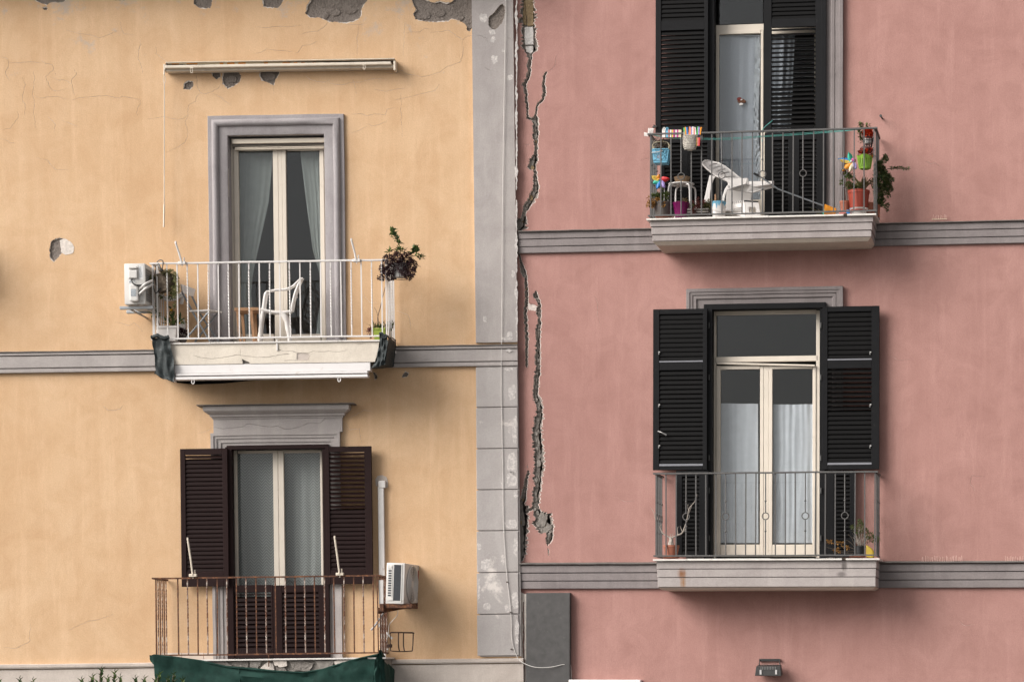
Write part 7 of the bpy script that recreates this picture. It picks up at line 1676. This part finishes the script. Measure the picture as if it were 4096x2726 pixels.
for (x, y, n, r) in ((490, 560, 90, .05), (520, 620, 110, .06), (560, 680, 130, .065), (600, 720, 90, .05), (520, 740, 130, .065), (580, 790, 110, .055), (480, 850, 110, .06), (560, 850, 80, .05), (500, 920, 90, .05), (470, 980, 60, .04), (545, 510, 30, .03), (565, 470, 24, .022), (580, 490, 18, .02), (600, 900, 20, .02), (480, 660, 90, .06), (540, 960, 24, .025), (520, 1000, 20, .02), (590, 1010, 14, .016), (585, 1060, 8, .012), (550, 1020, 12, .016), (620, 830, 40, .03), (640, 720, 16, .016), (450, 760, 80, .06)): leaves(m, a.p(*zE(x, y), 0.30 + rnd.uniform(-.08, .08)), (r, 0.07, r), int(n * 1.8), 0.018, 0.013, rnd, 2, 0.8, 0.3)
for i in range(16): leaves(m, a.p(*zE(630 + i * 13, 598 - 4 * (i % 2) + (8 if i > 10 else 0)), 0.30), (0.012, 0.012, 0.012), 5, 0.018, 0.012, rnd, 2, 0.8, 0.5)
stuff(a.part(m, 'leaves', ['leaf_olive', 'leaf_dark']))
m = MB()
for P in ([(480, 1000), (500, 800), (530, 650), (560, 470)], [(500, 800), (560, 640), (600, 602), (720, 600), (835, 606)], [(490, 900), (560, 820), (640, 720)], [(480, 950), (530, 1000), (585, 1065)]): stem(m, [a.p(*zE(*q_), 0.30) for q_ in P], 0.008, 0.003)
a.part(m, 'stem', 'twig')
pot(a, (-0.06, 0, -0.16), 0.06, 0.075, 0.15, 'terracotta')

a = T('clothesline', 'thin turquoise cord strung along the inside of the dark railing', 'cord', PF, 3050, 560, WP - 0.05)
z5 = lambda x, y: (2550 + x / 2.142, y / 2.142)
for k, P in enumerate(([(110, 1150), (240, 1175), (400, 1180), (700, 1186), (1080, 1165), (1500, 1135), (1920, 1108), (2010, 1105)], [(110, 1155), (300, 1185), (600, 1196), (850, 1192), (1080, 1172), (1300, 1160), (1700, 1130), (1940, 1106)])):
    m = MB(); m.tube(smooth_path([a.p(*z5(*q_), WP - 0.05 - 0.02 * k) for q_ in P], 4), 0.0042, 5); a.part(m, 'cord', 'teal_cord', smooth=True)
m = MB(); m.tube(smooth_path([a.p(*z5(*q_), w) for q_, w in (((1155, 1035), 0.05), ((1100, 1080), 0.3), ((1070, 1115), WP - 0.02), ((1072, 1160), WP - 0.02), ((1066, 1215), WP - 0.03))], 4), 0.005, 5); a.part(m, 'tie', 'teal_cord', smooth=True)

# ---- lower pink balcony
zG = lambda x, y: (2550 + x / 1.742, 1826 + y / 1.742)
a = T('potted_plant', 'terracotta pot with a bare forked desert rose on the lower pink balcony', 'plant', PF, *zG(235, 706), WP - 0.13)
pot(a, (0, 0, 0.012), 0.075, 0.105, 82 / 1.742 * 0.0033, 'terracotta', 0.008, 0.03, 26); m = MB(); m.lathe([(0.09, 0), (0.115, 0.016), (0.108, 0.016), (0.085, 0.006)], (0, 0, 0), 24); a.part(m, 'saucer', 'terracotta')
m = MB(); st_ = lambda P, r0, r1: stem(m, [a.p(*zG(*q_), WP - .13) for q_ in P], r0, r1, 7)
st_([(235, 618), (233, 600), (236, 580), (232, 562)], 0.045, 0.02); st_([(232, 568), (210, 552), (180, 535), (157, 492), (165, 470)], 0.012, 0.004); st_([(236, 568), (270, 548), (310, 530), (332, 480), (345, 440), (360, 360), (400, 310), (415, 260)], 0.012, 0.003); st_([(270, 548), (300, 540), (330, 510), (345, 480)], 0.008, 0.003); st_([(280, 540), (278, 500), (285, 485)], 0.006, 0.002); st_([(234, 562), (228, 545), (240, 535)], 0.007, 0.002); st_([(240, 562), (246, 540), (252, 530)], 0.006, 0.002); st_([(355, 370), (350, 340), (354, 330)], 0.003, 0.002); st_([(340, 440), (370, 360), (385, 320)], 0.003, 0.002); st_([(315, 525), (300, 490), (297, 480)], 0.005, 0.002)
a.part(m, 'trunk', 'twig_pale', smooth=True)
m = MB(); stem(m, [a.p(*zG(125, 440), 0.3), a.p(*zG(115, 390), 0.3), a.p(*zG(90, 350), 0.3)], 0.004, 0.002); stem(m, [a.p(*zG(120, 420), 0.3), a.p(*zG(122, 390), 0.3)], 0.003, 0.002); a.part(m, 'side_twig', 'twig_pale')
a = T('potted_plant', 'black pot with a wiry green shrub at the right of the lower pink balcony', 'plant', PF, *zG(1552, 700), WP - 0.16)
pot(a, (0, 0, 0.01), 0.055, 0.07, 72 / 1.742 * 0.0033, 'black_plastic', 0.004, 0.02)
m = MB(); rnd = random.Random(23)
for i in range(40):
    t = rnd.uniform(-1, 1); e_ = (1552 + t * 75 + rnd.uniform(-14, 14), 500 + abs(t) * 60 + rnd.uniform(-40, 30)); stem(m, [a.p(*zG(1552 + t * 16, 625), WP - .16), a.p(*zG(1552 + t * 45, 580), WP - .16 + rnd.uniform(-.06, .06)), a.p(*zG(*e_), WP - .16 + rnd.uniform(-.1, .1))], 0.003, 0.0012, 4, 3)
stuff(a.part(m, 'stem', 'twig_pale'))
m = MB()
for (x, y, n, r) in ((1560, 480, 60, .04), (1550, 450, 22, .02), (1530, 510, 50, .05), (1590, 520, 50, .04), (1620, 545, 50, .04), (1640, 570, 50, .04), (1600, 580, 40, .04), (1680, 575, 16, .02), (1500, 490, 20, .025), (1560, 540, 40, .05), (1660, 590, 26, .03)): leaves(m, a.p(*zG(x, y), WP - .16), (r, .05, r), n, 0.018, 0.009, rnd, 2, 0.8, 0.4)
stuff(a.part(m, 'leaves', ['leaf_olive', 'leaf_bright']))
m = MB()
for P in ([(1510, 640), (1420, 610), (1320, 590)], [(1510, 655), (1400, 650), (1310, 625)], [(1515, 620), (1490, 560), (1465, 540)], [(1515, 630), (1470, 585), (1430, 590)], [(1500, 670), (1420, 665), (1380, 655)]): stem(m, [a.p(*zG(*q_), WP - .1) for q_ in P], 0.0035, 0.002)
a.part(m, 'trailing_stem', 'twig')
m = MB()
for (x, y, n) in ((1330, 590, 12), (1350, 595, 12), (1400, 600, 12), (1430, 605, 12), (1395, 645, 12), (1400, 660, 12), (1460, 635, 8), (1440, 625, 8), (1380, 655, 8)): leaves(m, a.p(*zG(x, y), WP - .1), (.022, .02, .012), n, 0.02, 0.012, rnd)
stuff(a.part(m, 'dry_leaves', 'leaf_dry'))
m = MB(); m.lathe([(0.09, 0), (0.115, 0.012), (0.108, 0.012), (0.085, 0.005)], (-0.03, 0.03, 0), 22); a.part(m, 'saucer', 'terracotta')
a = T('flower_pot', 'mustard yellow curved pot half behind the last baluster of the lower pink balcony', 'pot', PF, *zG(1622, 702), WP - 0.18)
m = MB(); pl = [a.p(*zG(x, y), WP - .18) for x, y in ((1594, 612), (1612, 622), (1634, 638), (1650, 662), (1652, 690), (1645, 704), (1597, 704), (1593, 660))]
m.prism([(p[0], p[2]) for p in pl], -0.05, 0.05); a.part(m, 'body', 'yellow_mustard', bev=0.018, seg=3, smooth=True)

# ---- fittings on the pink wall and below
a = T('floodlight', 'small black finned floodlight on the pink wall under the lower balcony', 'floodlight', PF, *zG(917, 1515), 0.06)
m = MB(); m.tube([a.p(*zG(850, 1450), 0.10), a.p(*zG(850, 1410), 0.03), a.p(*zG(990, 1408), 0.03), a.p(*zG(992, 1448), 0.10)], 0.009, 5, flat=0.8); a.box(m, *[zG(848, 0)[0], zG(992, 0)[0], zG(0, 1405)[1], zG(0, 1422)[1]], 0.001, 0.03); a.part(m, 'bracket', 'black_iron')
b_ = [a.p(*zG(x, y), 0.12) for x, y in ((832, 1448), (1000, 1446), (1008, 1515), (822, 1513))]
m = MB(); m.hexa([(p[0], 0.0, p[2]) for p in b_], [(p[0], 0.13, p[2] - 0.02) for p in b_]); body = a.part(m, 'body', 'black_iron', bev=0.006)
for i in range(10): x = b_[0][0] + 0.06 + i * 0.021; m = MB(); m.hexa([(x, 0.02, b_[0][2] - 0.001), (x + 0.006, 0.02, b_[0][2] - 0.001), (x + 0.006, 0.133, b_[0][2] - 0.02), (x, 0.133, b_[0][2] - 0.02)], [(x, 0.02, b_[0][2] + 0.012), (x + 0.006, 0.02, b_[0][2] + 0.012), (x + 0.006, 0.137, b_[0][2] - 0.06), (x, 0.137, b_[0][2] - 0.06)]); m.build('fin', 'hardware', body)
for x in (858, 966): m = MB(); p = a.p(*zG(x, 1498), 0.19); m.box(p[0] - 0.012, p[0] + 0.012, 0.125, 0.138, p[2] - 0.03, p[2] + 0.03); m.build('clip', 'grey_plastic', body)
a = T('wall_pin', 'short black iron pin sticking out of the pink wall beside the upper balcony', 'pin', PF, 3530, 475, 0.0)
m = MB(); m.tube([(0, -0.01, 0), (-0.012, 0.14, 0.004)], 0.011, 8); m.tube([(-0.012, 0.135, 0.004), (-0.013, 0.152, 0.004)], 0.018, 8); a.part(m, 'rod', 'black_iron')
a = T('shutter_stop', 'black iron stop poking from the pink wall left of the upper black shutter', 'shutter stop', PF, *zB(430, 150), 0.0)
m = MB(); p0 = a.p(*zB(345, 155), 0.14); m.tube([(0, 0, 0), (p0[0] * 0.4, 0.1, 0.0), (p0[0] + 0.02, 0.14, p0[2])], 0.010, 6); m.tube([(p0[0] - 0.005, 0.14, p0[2]), (p0[0] + 0.05, 0.142, p0[2] + 0.006)], 0.014, 6); a.part(m, 'stop', 'black_iron')
a = T('sign_box', 'white box top just showing at the bottom edge beside the dark slab', 'sign box', PF, 2420, 2900, 0.06)
m = MB(); a.box(m, 2274, 2562, 2716, 2860, 0.0, 0.14); a.part(m, 'housing', 'white_cassette', bev=0.012, seg=2)
a = T('air_conditioner', 'unseen air conditioner shape outside the left edge, added to shade the yellow wall', 'air conditioner', YF, -250, 1110, 0.05)  # unseen unit added past the left edge to cast the soft wall shadow
shell_ = MB(); shell_.box(-0.4, 0.4, 0.05, 0.35, 0, 0.56); a.part(shell_, 'casing', 'ac_shell', bev=0.016, seg=2); m = MB(); m.tube([(-0.12 + 0.2 * math.cos(t * math.pi / 12), 0.353, 0.28 + 0.2 * math.sin(t * math.pi / 12)) for t in range(24)], 0.01, 6, closed=True); a.part(m, 'fan_rim', 'ac_grille'); m = MB(); m.box(-0.35, 0.35, 0.001, 0.32, -0.04, -0.002); a.part(m, 'bracket', 'bracket_grey')

for lab, x0, x1, y0, y1 in (('row of pale bird spikes on the lower grey course right of the balcony', 3684, 3852, 2219, 2248), ('row of pale bird spikes on the lower grey course at the right edge', 4018, 4180, 2219, 2248), ('short row of pale bird spikes on the upper grey course', 3728, 3788, 858, 878)):
    a = T('bird_spikes', lab, 'bird spikes', PF, (x0 + x1) / 2, y1, 0.05)
    m = MB(); p0, p1 = a.p(x0, y1, 0.05), a.p(x1, y1, 0.05); m.box(p0[0], p1[0], -0.015, 0.015, 0.0, 0.005); a.part(m, 'strip', 'pale_plastic')
    m = MB(); n = int((x1 - x0) / 7); rnd = random.Random(x0)
    for i in range(n):
        x = p0[0] + (p1[0] - p0[0]) * (i + 0.5) / n
        m.tube([(x, 0, 0), (x + rnd.uniform(-.008, .008), rnd.choice((-.02, .02)), (y1 - y0) * 0.0032 * rnd.uniform(.7, 1.0))], 0.0028, 4)
    stuff(a.part(m, 'pins', 'salmon_pin'))

# ---- laurel shrubs rising into the bottom of the view
def shrub(label, tips, w, seed):
    a = T('laurel_shrub', label, 'shrub', YF, sum(t[0] for t in tips) / len(tips), 2726, w)
    gz = -(a.fr.M @ Vector((a.u, -a.w, a.v))).z
    a.e.location.z += gz; H_ = -gz
    rnd = random.Random(seed); mt, ml = MB(), MB()
    for (x, y, s) in tips:
        p = a.p(x, y, w + rnd.uniform(-.15, .15)); top_ = Vector((p[0], p[1], p[2] + H_))
        base = Vector((rnd.uniform(-.1, .1), rnd.uniform(-.1, .1), 0)); mid = Vector((top_.x * 0.7, top_.y, H_ * 0.55))
        stem(mt, [base, mid, top_ - Vector((0.02, 0, 0.3)), top_], 0.03, 0.003, 6, 5)
        for k in range(int(26 * s)):
            t = k / 26; q_ = top_ - Vector((0.01 * t, 0, 0.022 + t * 0.55)); an = k * 2.4
            ml.leaf(tuple(q_), (math.cos(an) * 0.8, math.sin(an) * 0.7, 1.2 - 0.7 * t), 0.085 * rnd.uniform(.7, 1.2), 0.05, mi=rnd.randrange(2), curl=0.1)
        ml.leaf(tuple(top_), (0.1, 0, 1), 0.07, 0.026)
    for k in range(700):
        t = rnd.choice(tips); p = a.p(t[0], t[1], w); ml.leaf((p[0] * rnd.uniform(.6, 1.1) + rnd.uniform(-.3, .3), rnd.uniform(-.3, .3), p[2] + H_ - rnd.uniform(0.18, 2.2)), (rnd.uniform(-1, 1), rnd.uniform(-1, 1), rnd.uniform(-.2, 1)), 0.10, 0.042, mi=rnd.randrange(2))
    a.part(mt, 'stems', 'twig'); stuff(a.part(ml, 'leaves', ['leaf_dark', 'leaf_bright']))
shrub('laurel shrub whose tallest shoots rise at the bottom edge left of the green net', [(425, 2676, 1), (478, 2688, 1), (388, 2706, 0.8), (500, 2706, 0.9), (560, 2712, 0.8), (345, 2718, 0.6), (595, 2714, 0.7), (450, 2712, 0.8)], 1.0, 31)
shrub('laurel shrub showing only a few leaf tips in the bottom left corner', [(15, 2722, 0.6), (98, 2716, 0.7), (150, 2722, 0.5)], 1.0, 33)
shrub('laurel shrub with pale tips in front of the green net', [(655, 2696, 0.9), (715, 2690, 0.9), (690, 2710, 0.8), (750, 2715, 0.7), (640, 2715, 0.6)], 1.15, 35)
